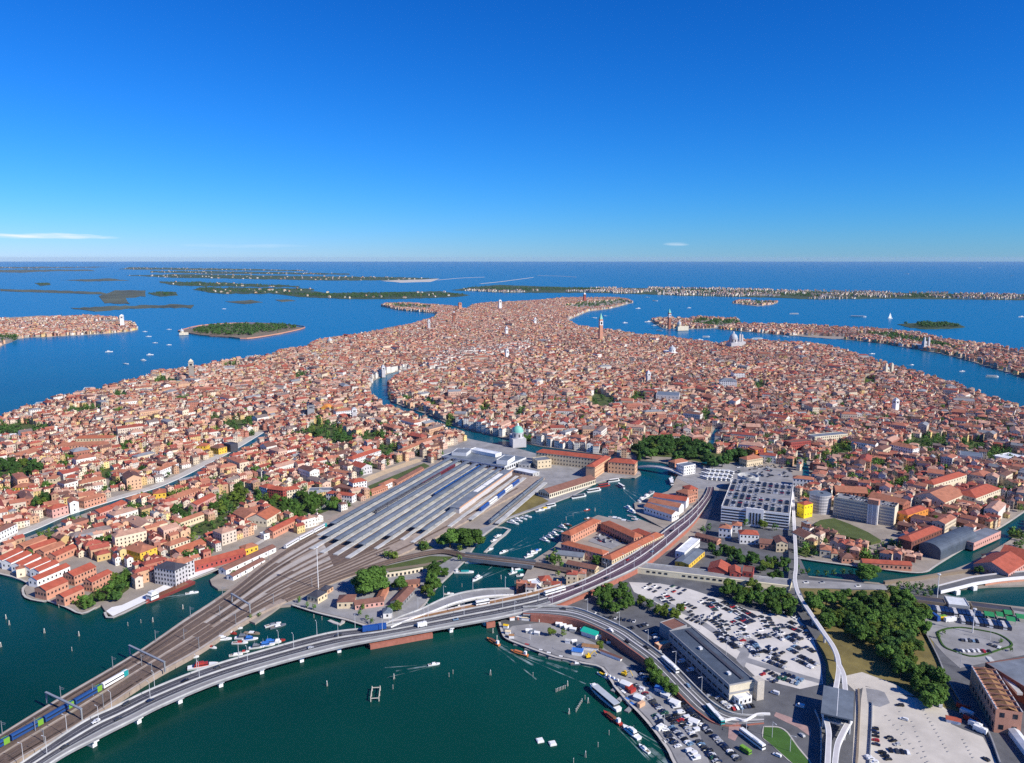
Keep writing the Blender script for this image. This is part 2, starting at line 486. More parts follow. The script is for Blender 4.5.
MAIN = MAIN[:-2] + [(1300, 425), (1150, 445), (1024, 409.5), (985.5, 397.7), (951.5, 384.6), (912, 373), (867.6, 358.4), (831, 348), (802, 344), (768, 342.7), (744, 341.4), (728, 344), (718, 345), (689, 341.4), (656, 337), (636, 336), (625, 333.5), (600, 331), (578, 327), (568, 322), (570, 319), (588.7, 311),
 (609.6, 308.6), (633, 302.5), (628, 300), (617.5, 298.5), (562.5, 298.5), (541.5, 301), (510, 303), (489, 303.5), (472, 306), (466, 310), (460, 308.5), (455, 307), (436, 306), (410, 304), (388, 303.5), (381, 306), (399, 310), (434, 313), (437, 315),
 (433, 319), (404, 327), (357, 336), (331, 340), (313, 343), (305, 349), (276, 352), (276, 357), (242, 361), (222, 363.6), (183, 371.5), (152, 374), (141.5, 380.7), (126, 384.6), (84, 394), (47, 404), (42, 408), (13, 413), (0, 420), (-220, 455)]
def landmass(name, px, z, m, label, grid=True):
    o = sheet(name, px, z, m, label, thick=z + 1.5)
    if grid: raster(LAND, [P(x, y, z) for x, y in px])
    return o
landmass('ground', MAIN, GZ, M['stone'], 'paved city ground of streets, squares and quays between the roofs')
ISL = {
 'murano': [(-80, 352), (-40, 322), (0, 318), (40, 315.5), (90, 316.5), (122, 319), (136, 325), (138, 329.6), (126, 332), (63, 336), (26, 337.5), (18, 339), (0, 346.5)],
 'cemetery': [(178, 331.5), (200, 326), (236, 323.5), (270, 324), (292, 325.6), (305, 328), (280, 334), (247, 339), (229, 337.5), (200, 335.5)],
 'lido': [(452, 290), (500, 292.5), (600, 292.8), (650, 294.5), (700, 296), (770, 297.5), (820, 299.5), (835, 299), (900, 298.5), (1024, 300), (1300, 303), (1300, 297), (1024, 295), (830, 291.5), (700, 288.5), (600, 288), (500, 285), (470, 287)],
 'monastery': [(650, 320.5), (663, 328), (690, 329), (713, 328), (741.5, 323), (735, 319.5), (700, 317.5), (658, 319)],
 'giudecca': [(715, 329), (747, 331.5), (783, 335), (836, 339), (847, 339.5), (883, 343.5), (909.5, 348), (936, 352.5), (962, 358.5), (993, 368), (1024, 377.5), (1200, 420), (1200, 385), (1024, 352), (993, 346.6), (946, 341), (915, 333.5), (873, 329.6), (836, 327.5), (783, 325.6), (741, 324)],
 'hospital': [(732, 303), (745, 305), (757, 306), (772, 304.5), (778, 302), (757, 300.4), (738, 301)],
 'grove': [(897, 324), (910, 327.5), (925, 329), (950, 328.6), (966, 327), (955, 323), (936, 321.7)],
 'vignole': [(268, 293), (300, 297), (350, 299), (400, 299), (456, 297), (470, 295), (440, 291), (400, 292), (330, 293), (300, 290)],
 'garden': [(193, 290), (215, 293.5), (263, 294), (315, 290), (312, 288.4), (250, 288), (200, 287.5)],
 'orchard': [(160, 283), (185, 286), (230, 286.6), (300, 287.2), (296, 285.6), (250, 284), (200, 281.8), (160, 281.4)],
 'farm': [(126, 275.5), (170, 277.5), (250, 279), (330, 280.5), (400, 280), (438, 278.5), (400, 277), (320, 276.3), (250, 275.2), (180, 274)],
 'croft': [(150, 272.3), (200, 273.6), (280, 274.2), (350, 274.6), (350, 273.6), (280, 272.2), (200, 271), (150, 270.9)],
 'dune': [(118, 269.3), (180, 269.9), (260, 270.6), (310, 271.2), (300, 270), (220, 268.4), (130, 267.2)],
 'beach': [(430, 281.5), (400, 282.5), (380, 280.6), (410, 279.8), (440, 278.7)],
 'marsh': [(70, 308), (95, 311), (150, 307.5), (190, 308), (194, 305), (170, 304.5), (120, 306)],
 'flat': [(98, 296), (105, 303), (130, 304), (125, 298), (145, 296), (145, 290), (115, 290)],
 'shoal': [(225, 301.5), (245, 304), (262, 302), (250, 300)],
 'bar': [(275, 299.5), (282, 302), (295, 300.6), (288, 299.3)],
 'sandbank': [(0, 291), (60, 293), (110, 294.5), (100, 292), (40, 289.8), (0, 289)],
 'islet': [(147, 293), (160, 296.5), (178, 295), (176, 292), (160, 291.3)],
 'holm': [(34, 283), (40, 286), (51, 285), (50, 282.6)],
 'isle': [(-60, 272), (20, 272.6), (60, 271), (95, 271), (90, 269.6), (0, 269.8), (-60, 270)],
 'spit': [(-60, 268.6), (30, 268.2), (90, 267.6), (110, 266.8), (30, 266.9), (-60, 267.2)],
 'reef': [(60, 280), (110, 278.5), (130, 280.5), (90, 281.5)],
}
ISL_LABEL = {'murano': 'low brick-roofed island ground across the northern lagoon', 'cemetery': 'walled cemetery island ground with pale brick edge', 'lido': 'long thin barrier island ground before the open sea',
 'monastery': 'small monastery island ground facing the campanile', 'giudecca': 'long island ground beyond the wide ship canal', 'hospital': 'tiny walled island ground in open water', 'grove': 'small round island ground covered with dark trees'}
def ragged(px, amp):
    r = random.Random(len(px) + int(px[0][0])); o = []
    for (x0, y0), (x1, y1) in zip(px, px[1:] + px[:1]):
        n = max(2, int(abs(x1 - x0) / 5))
        for i in range(n): t = i / n; o.append((x0 + (x1 - x0) * t + r.uniform(-.8, .8), max(264.5, y0 + (y1 - y0) * t + r.uniform(-amp, amp))))
    return o
for k, px in ISL.items():
    px = ragged(px, .55 if k in ('marsh', 'flat', 'garden', 'orchard') else .25)
    m_ = M['marsh'] if k in ('marsh', 'flat', 'shoal', 'bar', 'sandbank', 'reef', 'isle', 'spit') else M['island_green'] if k in ('lido', 'vignole', 'garden', 'farm', 'croft', 'dune', 'orchard', 'grove', 'holm', 'islet') else M['gravel_warm'] if k == 'beach' else M['stone'] if k in ('murano', 'giudecca', 'monastery', 'hospital') else M['earth']
    landmass('island_ground', px, 1.2, m_, ISL_LABEL.get(k, 'flat marshy island ground out in the lagoon'))
# breakwaters of the sea inlet
for px in ([(480, 283.5), (500, 281.6), (533, 277.3)], [(538, 275.4), (560, 276), (576, 277)], [(437, 280), (460, 278), (484, 277)]):
    mb = MB(); sweep(mb, line(px, 2.0), [(-14, -3), (-8, 0), (8, 0), (14, -3)]); structure(mb.build('breakwater_ground', M['quay_stone']), 'thin pale stone breakwater at the sea inlet')
# ------------------------------------------------------------------ ground sheets of the foreground
BAY = [(500.5, 622), (504, 634), (509, 639), (524, 645), (539, 650.6), (556, 656.5), (568, 658.7), (583, 662.4), (603, 667.5), (616, 686), (627.5, 699.4), (648, 720.7), (668.6, 748), (676, 763), (700, 800)]
FORE = [(505, 611), (540, 600), (600, 582), (636, 562), (700, 540), (715, 500), (720, 488), (735, 478), (792, 487), (800, 558), (809, 577), (850, 581), (884, 585), (941, 592), (969, 602), (1024, 609), (1300, 640), (1300, 890), (765, 890), (705, 800)] + BAY[::-1]
Z1, Z2, Z3 = GZ + .02, GZ + .04, GZ + .06
structure(sheet('road_ground', FORE, Z1, M['asphalt']), 'grey asphalt of quays, roads and yards by the basin')
block_px(FORE)
PLAZA = [(676, 478), (684, 468), (730, 463), (790, 470), (800, 490), (735, 480), (716, 489), (700, 489)]
structure(sheet('pavement_plaza', PLAZA, Z1 + .02, M['asphalt_pale']), 'grey paved bus square before the old town'); block_px([(672, 480), (680, 463), (730, 459), (795, 468), (803, 492), (716, 492), (700, 500)])
QUAY = [(512, 626), (545, 622), (600, 645), (640, 675), (700, 735), (712, 770), (705, 800)] + [(x + 1.5, y - 1) for x, y in BAY[::-1][1:-1]]
structure(sheet('quay_road', QUAY, Z2, M['asphalt_pale']), 'pale worn asphalt quay along the green basin')
GRAVEL = [(629, 582), (660, 583.5), (690, 589), (720, 599), (749, 610), (780, 614.5), (797, 618), (806, 627), (814, 641), (821, 662), (823, 684), (800, 689), (757, 678), (738, 660), (714, 643), (692, 626), (676, 615), (655, 602), (634, 592)]
structure(sheet('gravel_ground', GRAVEL, Z2, M['gravel']), 'pale gravel car park full of parked cars')
for px in ([(655, 596), (690, 612), (720, 632), (745, 650), (748, 652), (744, 654), (717, 636), (688, 616), (652, 600)], [(748, 636), (755, 640), (744, 668), (736, 660)], [(740, 655), (780, 668), (822, 680), (822, 684), (780, 673), (742, 661)]):
    structure(sheet('car_park_lane_road', px, Z3, M['concrete_dark']), 'grey driving lane across the pale gravel car park')
LOT = [(858, 764), (861, 700), (863, 686), (884, 690.6), (922, 699.4), (935, 700), (947, 710), (951, 724), (962, 729), (983, 737), (1003, 775), (1010, 800), (855, 800)]
structure(sheet('gravel_lot_ground', LOT, Z2, M['gravel_warm']), 'wide pale gravel lot nearly empty of cars')
structure(sheet('gravel_heap_ground', [(866, 688), (884, 691), (890, 703), (880, 707), (868, 704)], Z3, M['concrete_dark']), 'patch of darker grey gravel at the lot corner')
FIELD = [(799, 587), (850, 590), (890, 590), (912, 596), (928, 622), (938, 660), (948, 690), (960, 712), (945, 708), (930, 700), (900, 694), (870, 686), (845, 676), (840, 655), (826, 634), (812, 613)]
structure(sheet('field', FIELD, Z2, M['dry_grass']), 'rough dry grass field around the dark grove')
structure(sheet('bare_earth_ground', [(840, 677), (862, 672), (895, 684), (915, 696), (884, 692), (866, 686), (858, 690), (858, 765), (852, 765), (856, 692)], Z3, M['gravel_warm']), 'strip of bare sandy earth beside the field')
structure(sheet('verge_field', [(816, 640), (822, 632), (836, 655), (838, 680), (826, 686), (826, 664)], Z3, M['dry_grass']), 'narrow dry grass verge under the white track')
LAWN = [(764, 727), (778, 727.5), (787, 732.5), (797, 746.5), (812, 766), (796, 766), (772, 745), (763, 737.6)]
lw = sheet('lawn', LAWN, GZ + .25, M['lawn'], thick=.3); structure(lw, 'bright green lawn on the traffic island')
mb = MB(); sweep(mb, line(LAWN + [LAWN[0]], GZ, 3), [(-.5, 0), (-.5, .35), (.5, .35), (.5, 0)]); structure(mb.build('kerb', M['quay_stone']), 'pale kerb round the green traffic island')
structure(sheet('brick_pavement', [(776, 712), (790, 717), (800, 722), (811, 729), (811, 737), (797, 727), (786, 722), (774, 716)], Z2, M['pink_paving']), 'reddish brick pavement by the traffic island')
structure(sheet('brick_crossing_pavement', [(729, 726), (738, 722), (742, 728), (735, 741), (728, 738)], Z2, M['pink_paving']), 'reddish brick crossing by the shuttle bus')
structure(sheet('coach_yard_ground', [(903, 596), (950, 600), (1024, 612), (1200, 640), (1200, 690), (1024, 655), (960, 668), (945, 655), (925, 632), (918, 606)], Z2, M['asphalt_pale']), 'grey coach yard beyond the grove')
OVAL = [(937, 633), (945, 629.6), (960.6, 628), (982, 631), (1000, 635.5), (1012, 645), (1000, 650), (975, 657), (955, 652), (943, 646)]
mb = MB(); sweep(mb, line(OVAL + [OVAL[0]], GZ, 4), [(-.7, 0), (-.6, .8), (.6, .8), (.7, 0)]); tag(mb.build('hedge', M['leaf_dark']), 'low clipped hedge around the oval car park', 'hedge')
# painted lines
def paint(px, z, wdt, label, dash=None):
    pts = line(px, z, 6); mb = MB()
    if dash:
        for p, a in along(pts, dash):
            mb.box((p.x, p.y, z), (dash * .45, wdt, .01), a)
    else: sweep(mb, pts, [(-wdt / 2, 0), (wdt / 2, 0)], closed=False)
    structure(mb.build('road_markings', M['paint_line']), label)
paint([(524, 640), (560, 651), (600, 662), (625, 690), (660, 730), (690, 770)], Z3 + .02, .5, 'white line along the quay edge')
paint([(545, 632), (590, 645), (620, 664), (655, 700), (690, 745)], Z3 + .02, .4, 'dashed white line on the quay road', 7)
paint([(700, 709), (722, 727), (752, 746), (775, 763), (790, 776)], Z3, .4, 'white lane line by the traffic island')
paint([(769, 718), (790, 727), (806, 745), (815, 765)], Z3, .4, 'white lane line beyond the traffic island')
paint([(806, 580), (840, 585), (880, 588)], Z3, .35, 'white line on the canal road')
paint([(642, 600), (665, 608), (676, 616)], Z3, .4, 'white line at the car park entrance')
# quay kerbs
for px, lab in ((BAY, 'pale stone quay edge round the basin'), ([(464, 561), (481, 537), (495, 526.6), (508, 518.5), (570, 496.5), (596, 482.6), (621, 477.4), (635, 477.4)], 'pale stone quay edge along the canal below the station'),
                ([(293, 604.5), (317, 612), (346, 619), (359, 623), (378, 629)], 'stone quay edge of the small rail point'), ([(404, 623), (424, 604), (433, 590.5), (464, 561)], 'pale quay edge along the tree lined bank'),
                ([(-60, 564), (0, 573), (28, 582), (24, 588), (27, 597), (44, 601), (48, 600), (67, 606.6), (82, 613), (95, 607.4)], 'pale quay edge round the brick factory'), ([(106, 612), (113, 617), (150, 599.5), (184, 582), (218, 569)], 'white stone quay beside the red barge'),
                ([(797, 557.5), (806, 559), (842, 564), (880, 568.5), (909, 572), (925, 571.5), (934, 566), (960, 550), (1003, 525), (1024, 511)], 'brick and stone canal bank below the grey hall')):
    mb = MB(); sweep(mb, line(px, GZ, 3), [(-.1, -1.6), (-.1, .25), (1.6, .25), (1.6, 0)]); structure(mb.build('quay_kerb', M['quay_stone']), lab)
structure(sheet('white_quay_pavement', [(106, 611), (113, 616), (150, 598.5), (184, 581), (216, 568.5), (210, 567), (180, 577), (150, 592), (122, 605), (112, 607)], Z1, M['white']), 'white paved quay beside the red barge'); block_px([(60, 611), (113, 620), (218, 571), (205, 565), (158, 580), (152, 588), (122, 600), (104, 603)])

# ------------------------------------------------------------------ railway causeway and yard
ZR = 3.4
YL = [(-90, 792), (0, 734), (62, 696), (135, 653), (186, 618), (228, 590), (280, 549), (339, 513), (383, 492), (446, 457)]
YR = [(-40, 797), (13, 763), (83, 722), (150, 678), (200, 650), (244, 621.5), (293, 598), (371, 567), (440, 535), (545, 478)]
yard = Loft([(x, y, ZR) for x, y in YL], [(x, y, ZR) for x, y in YR], 10)
mb = MB(); yard.strip(mb, 0, 1)
A, B = yard.row(0), yard.row(1); dn = Vector((0, 0, ZR + 1.5)); n = len(A)
for E, s in ((A, 1), (B, -1)):
    mb.add(E + [p - dn for p in E], [((i, i + 1, n + i + 1, n + i) if s > 0 else (i + 1, i, n + i, n + i + 1)) for i in range(n - 1)])
structure(mb.build('railway_ground', M['ballast']), 'brown ballast of the railway causeway and station yard')
block_px([(px, py) for px, py in YL[3:]] + [(549, 480)] + [(px, py) for px, py in YR[3:-1][::-1]], ZR)
def ystrip(name, m, t0, t1, k0, k1, dz, lab, th=0):
    mb = MB()
    if th:
        A, B = yard.row(t0, k0, k1), yard.row(t1, k0, k1); n = len(A); z = Vector((0, 0, dz)); zz = Vector((0, 0, dz + th))
        mb.add([p + z for p in A] + [p + zz for p in A] + [p + zz for p in B] + [p + z for p in B], [(j * n + i, j * n + i + 1, (j + 1) * n + i + 1, (j + 1) * n + i) for j in range(3) for i in range(n - 1)] + [(0, n, 2 * n, 3 * n), (4 * n - 1, 3 * n - 1, 2 * n - 1, n - 1)])
    else: yard.strip(mb, t0, t1, dz, k0, k1)
    structure(mb.build(name, m), lab)
for t0, t1, k0, k1 in ((.02, .09, 0, 48), (.20, .26, 44, 74), (.30, .335, 48, 72), (.40, .48, 42, 70), (.53, .56, 50, 80), (.62, .68, 46, 84), (.36, .39, 8, 40), (.94, .985, 0, 56), (.10, .13, 50, 70), (.195, .215, 0, 46), (.545, .57, 0, 50), (.69, .715, 8, 60), (.31, .33, 0, 30), (.825, .84, 0, 60), (.14, .165, 52, 76), (.58, .61, 52, 80), (.75, .77, 50, 80)):
    ystrip('ballast_path', M['ballast_pale'], t0, t1, k0, k1, .04, 'pale strip of gravel and concrete between the rails')
TRACKS = [(.115, 0, 88), (.155, 0, 90), (.24, 0, 60), (.285, 0, 88), (.35, 30, 88), (.44, 0, 44), (.505, 0, 88), (.59, 40, 88), (.655, 0, 45), (.73, 0, 86), (.785, 0, 88), (.86, 0, 75), (.905, 0, 75), (.18, 62, 90), (.255, 66, 90), (.33, 66, 90), (.41, 66, 90), (.475, 66, 90), (.82, 60, 90), (.94, 66, 88), (.68, 56, 88), (.37, 46, 62), (.56, 44, 62)]
for t, k0, k1 in TRACKS:
    ctr = yard.row(t, k0, min(k1, 91)); mb = MB()
    sweep(mb, ctr, [(-1.5, .08), (-1.3, .22), (1.3, .22), (1.5, .08)], 0, False)
    for s in (-.75, .75): sweep(mb, ctr, [(s - .08, .22), (s - .08, .38), (s + .08, .38), (s + .08, .22)], 1)
    structure(mb.build('railway_track_path', [M['track_bed'], M['rail']]), 'railway track on dark stained ballast')
# harbour line leaving the yard to the rail bridge
for off in (-3.2, 1.6):
    ctr = line([(285, 600, ZR), (339, 578, ZR), (371, 567.5, ZR), (400, 559, ZR), (440, 551.5, ZR), (466, 556, ZR), (500, 560, ZR), (531, 563.5, ZR), (560, 569, ZR), (590, 575, ZR)], None, 8); mb = MB()
    sweep(mb, ctr, [(off - 1.9, -.2), (off - 1.6, .3), (off + 1.6, .3), (off + 1.9, -.2)], 0, False)
    for s in (-.75, .75): sweep(mb, ctr, [(off + s - .08, .3), (off + s - .08, .45), (off + s + .08, .45), (off + s + .08, .3)], 1)
    structure(mb.build('harbour_track_path', [M['track_bed'], M['rail']]), 'curved harbour railway track towards the girder bridge')
POINTLAND = [(280, 605), (295, 604), (317, 611), (346, 618), (359, 622), (378, 627), (404, 622), (424, 603), (433, 590), (464, 560.5), (481, 537), (495, 527), (508, 518.5), (480, 529), (440, 546), (371, 568), (293, 598)]
structure(sheet('point_ground', POINTLAND, Z1, M['asphalt_pale']), 'grey paved point of land beside the railway'); block_px(POINTLAND)
structure(sheet('grass_field', [(383, 566.5), (391, 574), (425, 569), (440, 565), (454, 556.5), (430, 556)], Z2, M['grass']), 'smooth green strips of grass beside the tracks')
structure(sheet('path', [(384, 569), (388, 571.5), (425, 566), (446, 559.5), (446, 558.5), (425, 563.5)], Z3, M['earth']), 'narrow earth path dividing the grass strips')
TRI = [(508, 518), (534, 493.5), (548, 501.5), (552, 503)]
structure(sheet('triangle_field', [(509, 516.5), (534, 493.5), (549, 501), (530, 509)], Z2, M['dry_grass']), 'dry triangular lawn beside the canal quay')
CANALBANK = [(508, 518.5), (570, 496.5), (596, 482.6), (621, 477.4), (641, 474), (635, 469), (600, 463), (545, 456), (520, 449), (470, 439), (440, 452), (446, 457), (545, 478)]
block_px(CANALBANK); structure(sheet('station_pavement', CANALBANK, Z1 - .01, M['asphalt_pale']), 'grey forecourt and quay around the station')

# ------------------------------------------------------------------ long road bridge, slip road, approach ramp
RZ = 6.0
RU = [(-40, 803, 6), (22, 763, 6), (82, 723, 6), (113, 708, 6), (150, 690, 6), (203, 669, 6), (262, 651, 6), (330, 633, 6), (386, 626, 6), (467, 609.5, 6), (500, 603, 6.3), (540, 594, 6.8), (584, 580, 7.4), (622, 560, 7.8), (646, 545, 7.8), (670, 527, 7.4), (690, 512, 6), (704, 497, 4), (708, 487, 2.2)]
RLW = [(0, 803, 6), (56, 760, 6), (103, 735, 6), (135, 719, 6), (165, 704, 6), (218, 682, 6), (275, 664, 6), (340, 647, 6), (392, 637, 6), (470, 623, 6), (505, 616.5, 6.3), (548, 606, 6.8), (590, 589, 7.4), (634, 569, 7.8), (655, 555, 7.8), (680, 534, 7.4), (695, 520, 6), (711, 498, 4), (714.5, 487, 2.2)]
road = Loft(RU, RLW, 10)
def loft_slab(lf, t0, t1, z0, z1, k0=0, k1=None):
    mb = MB(); A, B = lf.row(t0, k0, k1), lf.row(t1, k0, k1); n = len(A); a, b = Vector((0, 0, z0)), Vector((0, 0, z1))
    mb.add([p + a for p in A] + [p + b for p in A] + [p + b for p in B] + [p + a for p in B], [(j * n + i, j * n + i + 1, ((j + 1) % 4) * n + i + 1, ((j + 1) % 4) * n + i) for j in range(4) for i in range(n - 1)] + [(0, n, 2 * n, 3 * n), (4 * n - 1, 3 * n - 1, 2 * n - 1, n - 1)])
    return mb
rb = thing('road_bridge', 'long curved road bridge on white piers across the basin', 'bridge')
rbloc = road.row(.5)[60]; rb.location = (0, 0, 0)
loft_slab(road, 0, 1, -1.3, -.02).build('deck', M['concrete_dark'], rb)
loft_slab(road, .035, .40, 0, .03, 0, 112).build('carriageway', M['asphalt_dark'], rb)
loft_slab(road, .46, .75, 0, .03, 0, 112).build('carriageway', M['asphalt_dark'], rb)
loft_slab(road, .04, .47, 0, .04, 111).build('carriageway', M['asphalt_purple'], rb)
loft_slab(road, .51, .95, 0, .04, 111).build('carriageway', M['asphalt_purple'], rb)
loft_slab(road, .415, .445, .0, .85, 0, 112).build('barrier', M['concrete'], rb)
loft_slab(road, .475, .505, .0, .8, 111).build('barrier', M['pale_grey'], rb)
loft_slab(road, .765, .965, .0, .18, 0, 112).build('walkway', M['asphalt_pale'], rb)
loft_slab(road, 0, .03, 0, 1.0).build('parapet', M['concrete'], rb)
loft_slab(road, .978, 1.0, 0, .9).build('parapet', M['concrete'], rb)
loft_slab(road, .757, .764, 0, .7, 0, 112).build('guard_rail', M['steel'], rb)
for t in (.22, .605): 
    mb = MB(); road.strip(mb, t - .003, t + .003, .045); mb.build('lane_line', M['paint_line'], rb)
mb = MB(); mb.box((0, 0, 2.0), (2.6, 16, 6.0)); mb.box((0, 0, 4.4), (3.2, 19.5, 1.4)); piermesh = mb.mesh('pier', [M['white']])
c = road.row(.5, 0, 118)
for p, a in along(c, 27, 6):
    q = PX(p)
    if 372 < q[0] < 432 or q[0] > 505: continue
    link('pier', piermesh, rb, (p.x, p.y, p.z - 6.2), a)
for k0, k1, t1 in ((76, 86, 1.06), (94, 98, 1.04), (103, 122, 1.03)):
    loft_slab(road, .06, t1, -7.2, -2.6, k0, k1).build('brick_abutment', M['brick_red'], rb)
loft_slab(road, .02, .98, -6.2, -1.35, 122, 172).build('brick_abutment', M['brick_red'], rb)
block_px([(q[0], q[1]) for q in RU[10:]] + [(q[0], q[1]) for q in RLW[10:][::-1]], 4)
# tram strip beside the main road
tr = Loft(RU[8:12], [(x + 3, y + 1.2, z) for x, y, z in RU[8:12]], 10)
tw = thing('tram_viaduct', 'narrow rust brown track strip between slip road and main road', 'viaduct')
loft_slab(road, -.30, -.03, -1.3, -.05, 80, 116).build('deck', M['concrete'], tw)
loft_slab(road, -.28, -.05, -.03, .02, 80, 116).build('track_bed', M['roof_rust'], tw)
loft_slab(road, -.31, -.29, -.03, .9, 80, 116).build('parapet', M['pale_grey'], tw)
for p, a in along(road.row(-.165, 80, 112), 27): mb = MB(); mb.box((0, 0, 0), (1.6, 4.5, 6)); mb.build('pier', M['white'], tw, (p.x, p.y, p.z - 4.4), a)
# slip road
SLU = [(383, 625.5, 6), (400, 617, 6), (420, 609.6, 6), (449, 596.5, 6), (479, 590, 5.5), (514, 588.5, 4)]
SLL = [(391, 628, 6), (410, 620, 6), (430, 613, 6), (455, 603.5, 6), (482, 597.5, 5.5), (514, 595.5, 4)]
slip = Loft(SLU, SLL, 10)
sl = thing('slip_road', 'curved pale slip road sweeping out over the inlet', 'slip road')
loft_slab(slip, 0, 1, -1.2, -.02).build('deck', M['concrete'], sl)
loft_slab(slip, .08, .92, 0, .03).build('carriageway', M['asphalt_pale'], sl)
loft_slab(slip, 0, .07, 0, 1).build('parapet', M['concrete'], sl); loft_slab(slip, .93, 1, 0, 1).build('parapet', M['white'], sl)
mb = MB(); mb.box((0, 0, -2), (2, 8, 8)); pm2 = mb.mesh('pier', [M['white']])
for p, a in along(slip.row(.5, 8, 48), 24, 5): link('pier', pm2, sl, (p.x, p.y, p.z - 3.5), a)
# approach ramp of the harbour road
APU = [(523, 607, 7), (555, 606.5, 7.6), (581, 609.6, 7.8), (622, 627, 7.6), (640, 638.5, 7), (669, 660, 5.6), (699, 690, 3.6), (716, 705, 2.3), (735, 714, 1.75), (764, 716, 1.72)]
APL = [(523, 614, 7), (547, 615.5, 7.6), (575, 620, 7.8), (606, 633, 7.6), (628, 648, 7), (650, 665, 5.6), (680, 696, 3.6), (698, 713, 2.3), (722, 726, 1.75), (764, 724, 1.72)]
ap = Loft(APU, APL, 10)
ar = thing('approach_ramp', 'curved ramp road held by a red brick wall above the quay', 'ramp')
loft_slab(ap, .0, 1, -1.0, -.02).build('deck', M['concrete'], ar)
loft_slab(ap, .06, .44, 0, .03).build('carriageway', M['asphalt'], ar); loft_slab(ap, .52, .92, 0, .03).build('carriageway', M['asphalt'], ar)
loft_slab(ap, .445, .515, 0, .4).build('barrier', M['pale_grey'], ar)
loft_slab(ap, 0, .05, 0, 1).build('parapet', M['concrete'], ar); loft_slab(ap, .95, 1, 0, .7).build('parapet', M['brick_red'], ar)
A = ap.row(1.02, 4, 78); mb = MB()
for i in range(len(A) - 1):
    a, b = A[i], A[i + 1]; mb.add([(a.x, a.y, GZ), (b.x, b.y, GZ), (b.x, b.y, b.z - .1), (a.x, a.y, a.z - .1)], [(0, 1, 2, 3)])
A2 = ap.row(.98, 4, 78); n0 = len(A)
mb.add([(p.x, p.y, p.z - .1) for p in A] + [(p.x, p.y, p.z - .1) for p in A2], [(i, i + 1, n0 + i + 1, n0 + i) for i in range(n0 - 1)])
mb.build('retaining_wall', M['brick_red'], ar)
mb = MB(); ap.strip(mb, .27 - .012, .27 + .012, .045); mb.build('lane_marking', M['paint_line'], ar)
mb = MB(); ap.strip(mb, .72 - .012, .72 + .012, .045); mb.build('lane_marking', M['paint_line'], ar)
# elevated road with a cream wall
ERU = [(636, 562.5, 6), (690, 568.5, 6), (740, 574.5, 6), (792, 580, 5)]
ERL = [(636, 568.5, 6), (690, 575, 6), (740, 581, 6), (790, 587, 5)]
er = Loft(ERU, ERL, 10); ev = thing('elevated_road', 'raised road on a long cream wall with dark openings', 'viaduct')
loft_slab(er, 0, 1, -4.4, -.02).build('retaining_wall', M['bright_cream'], ev)
loft_slab(er, .08, .92, 0, .03).build('carriageway', M['concrete_dark'], ev)
loft_slab(er, 0, .07, 0, .9).build('parapet', M['concrete'], ev); loft_slab(er, .93, 1.005, 0, .9).build('parapet', M['bright_cream'], ev)
mbw = MB(); mbw.box((0, 0, 0), (2.6, .2, 1.5)); wmesh = mbw.mesh('opening', [M['glass']])
for k, (p, a) in enumerate(along(er.row(1.004, 3, 22), 5.0)):
    if k not in (4, 5, 13): link('opening', wmesh, ev, (p.x, p.y, p.z - 1.5), a)
structure(sheet('canal_road', [(786, 579), (840, 582), (884, 585), (890, 590), (840, 588.5), (790, 588)], Z2, M['asphalt_pale']), 'grey road along the planted canal bank')
# bridge at the far right over the basin arm
B2U = [(938, 586, 5), (957, 581, 5), (977, 576.5, 5), (1024, 571.5, 5), (1150, 562, 5)]; B2L = [(941, 592, 5), (960, 587.5, 5), (982, 582.5, 5), (1024, 577.5, 5), (1150, 570, 5)]
b2 = Loft(B2U, B2L, 8); bb = thing('harbour_bridge', 'low white sided road bridge over the harbour arm', 'bridge')
loft_slab(b2, 0, 1, -1.6, -.02).build('deck', M['white'], bb); loft_slab(b2, .08, .92, 0, .03).build('carriageway', M['asphalt'], bb)
loft_slab(b2, .93, 1, 0, 1).build('parapet', M['white'], bb); loft_slab(b2, 0, .07, 0, 1).build('parapet', M['pale_grey'], bb)
for i in (6, 13): p = b2.row(.7)[i]; mb = MB(); mb.box((0, 0, 0), (4, 10, 5)); mb.build('pier', M['white'], bb, (p.x, p.y, 1.2), .3)
loft_slab(b2, .06, .985, -6.4, -1.62, 17).build('brick_abutment', M['salmon'], bb)
mb = MB(); sweep(mb, line([(884, 584), (915, 580), (957, 573.5), (990, 570), (1024, 567.5), (1100, 562)], GZ, 6), [(-1.2, 0), (-1.2, 2.4), (1.2, 2.4), (1.2, 0)]); tag(mb.build('bank_wall', M['wood']), 'khaki bank wall along the harbour road', 'wall')
# rail girder bridge
gb = thing('girder_bridge', 'grey steel railway girder bridge over the inlet', 'bridge')
G = line([(463, 556.5, ZR + .2), (500, 561, ZR + .2), (534, 565, ZR + .2)], None, 8)
mb = MB(); sweep(mb, G, [(-6, -1.2), (-6, -.2), (6, -.2), (6, -1.2)]); mb.build('deck', M['steel'], gb)
for s in (-6.3, 6.3):
    mb = MB(); sweep(mb, G, [(s - .3, -1.2), (s - .3, 2.0), (s + .3, 2.0), (s + .3, -1.2)]); mb.build('girder', M['roof_bluegrey'], gb)
for x, y in ((486, 562), (496, 563.5), (506, 565)): 
    q = P(x, y, 0); mb = MB(); mb.cyl((0, 0, -1), (0, 0, 2.8), 2.2, 2.0, 12); mb.build('pier', M['pink'], gb, q)
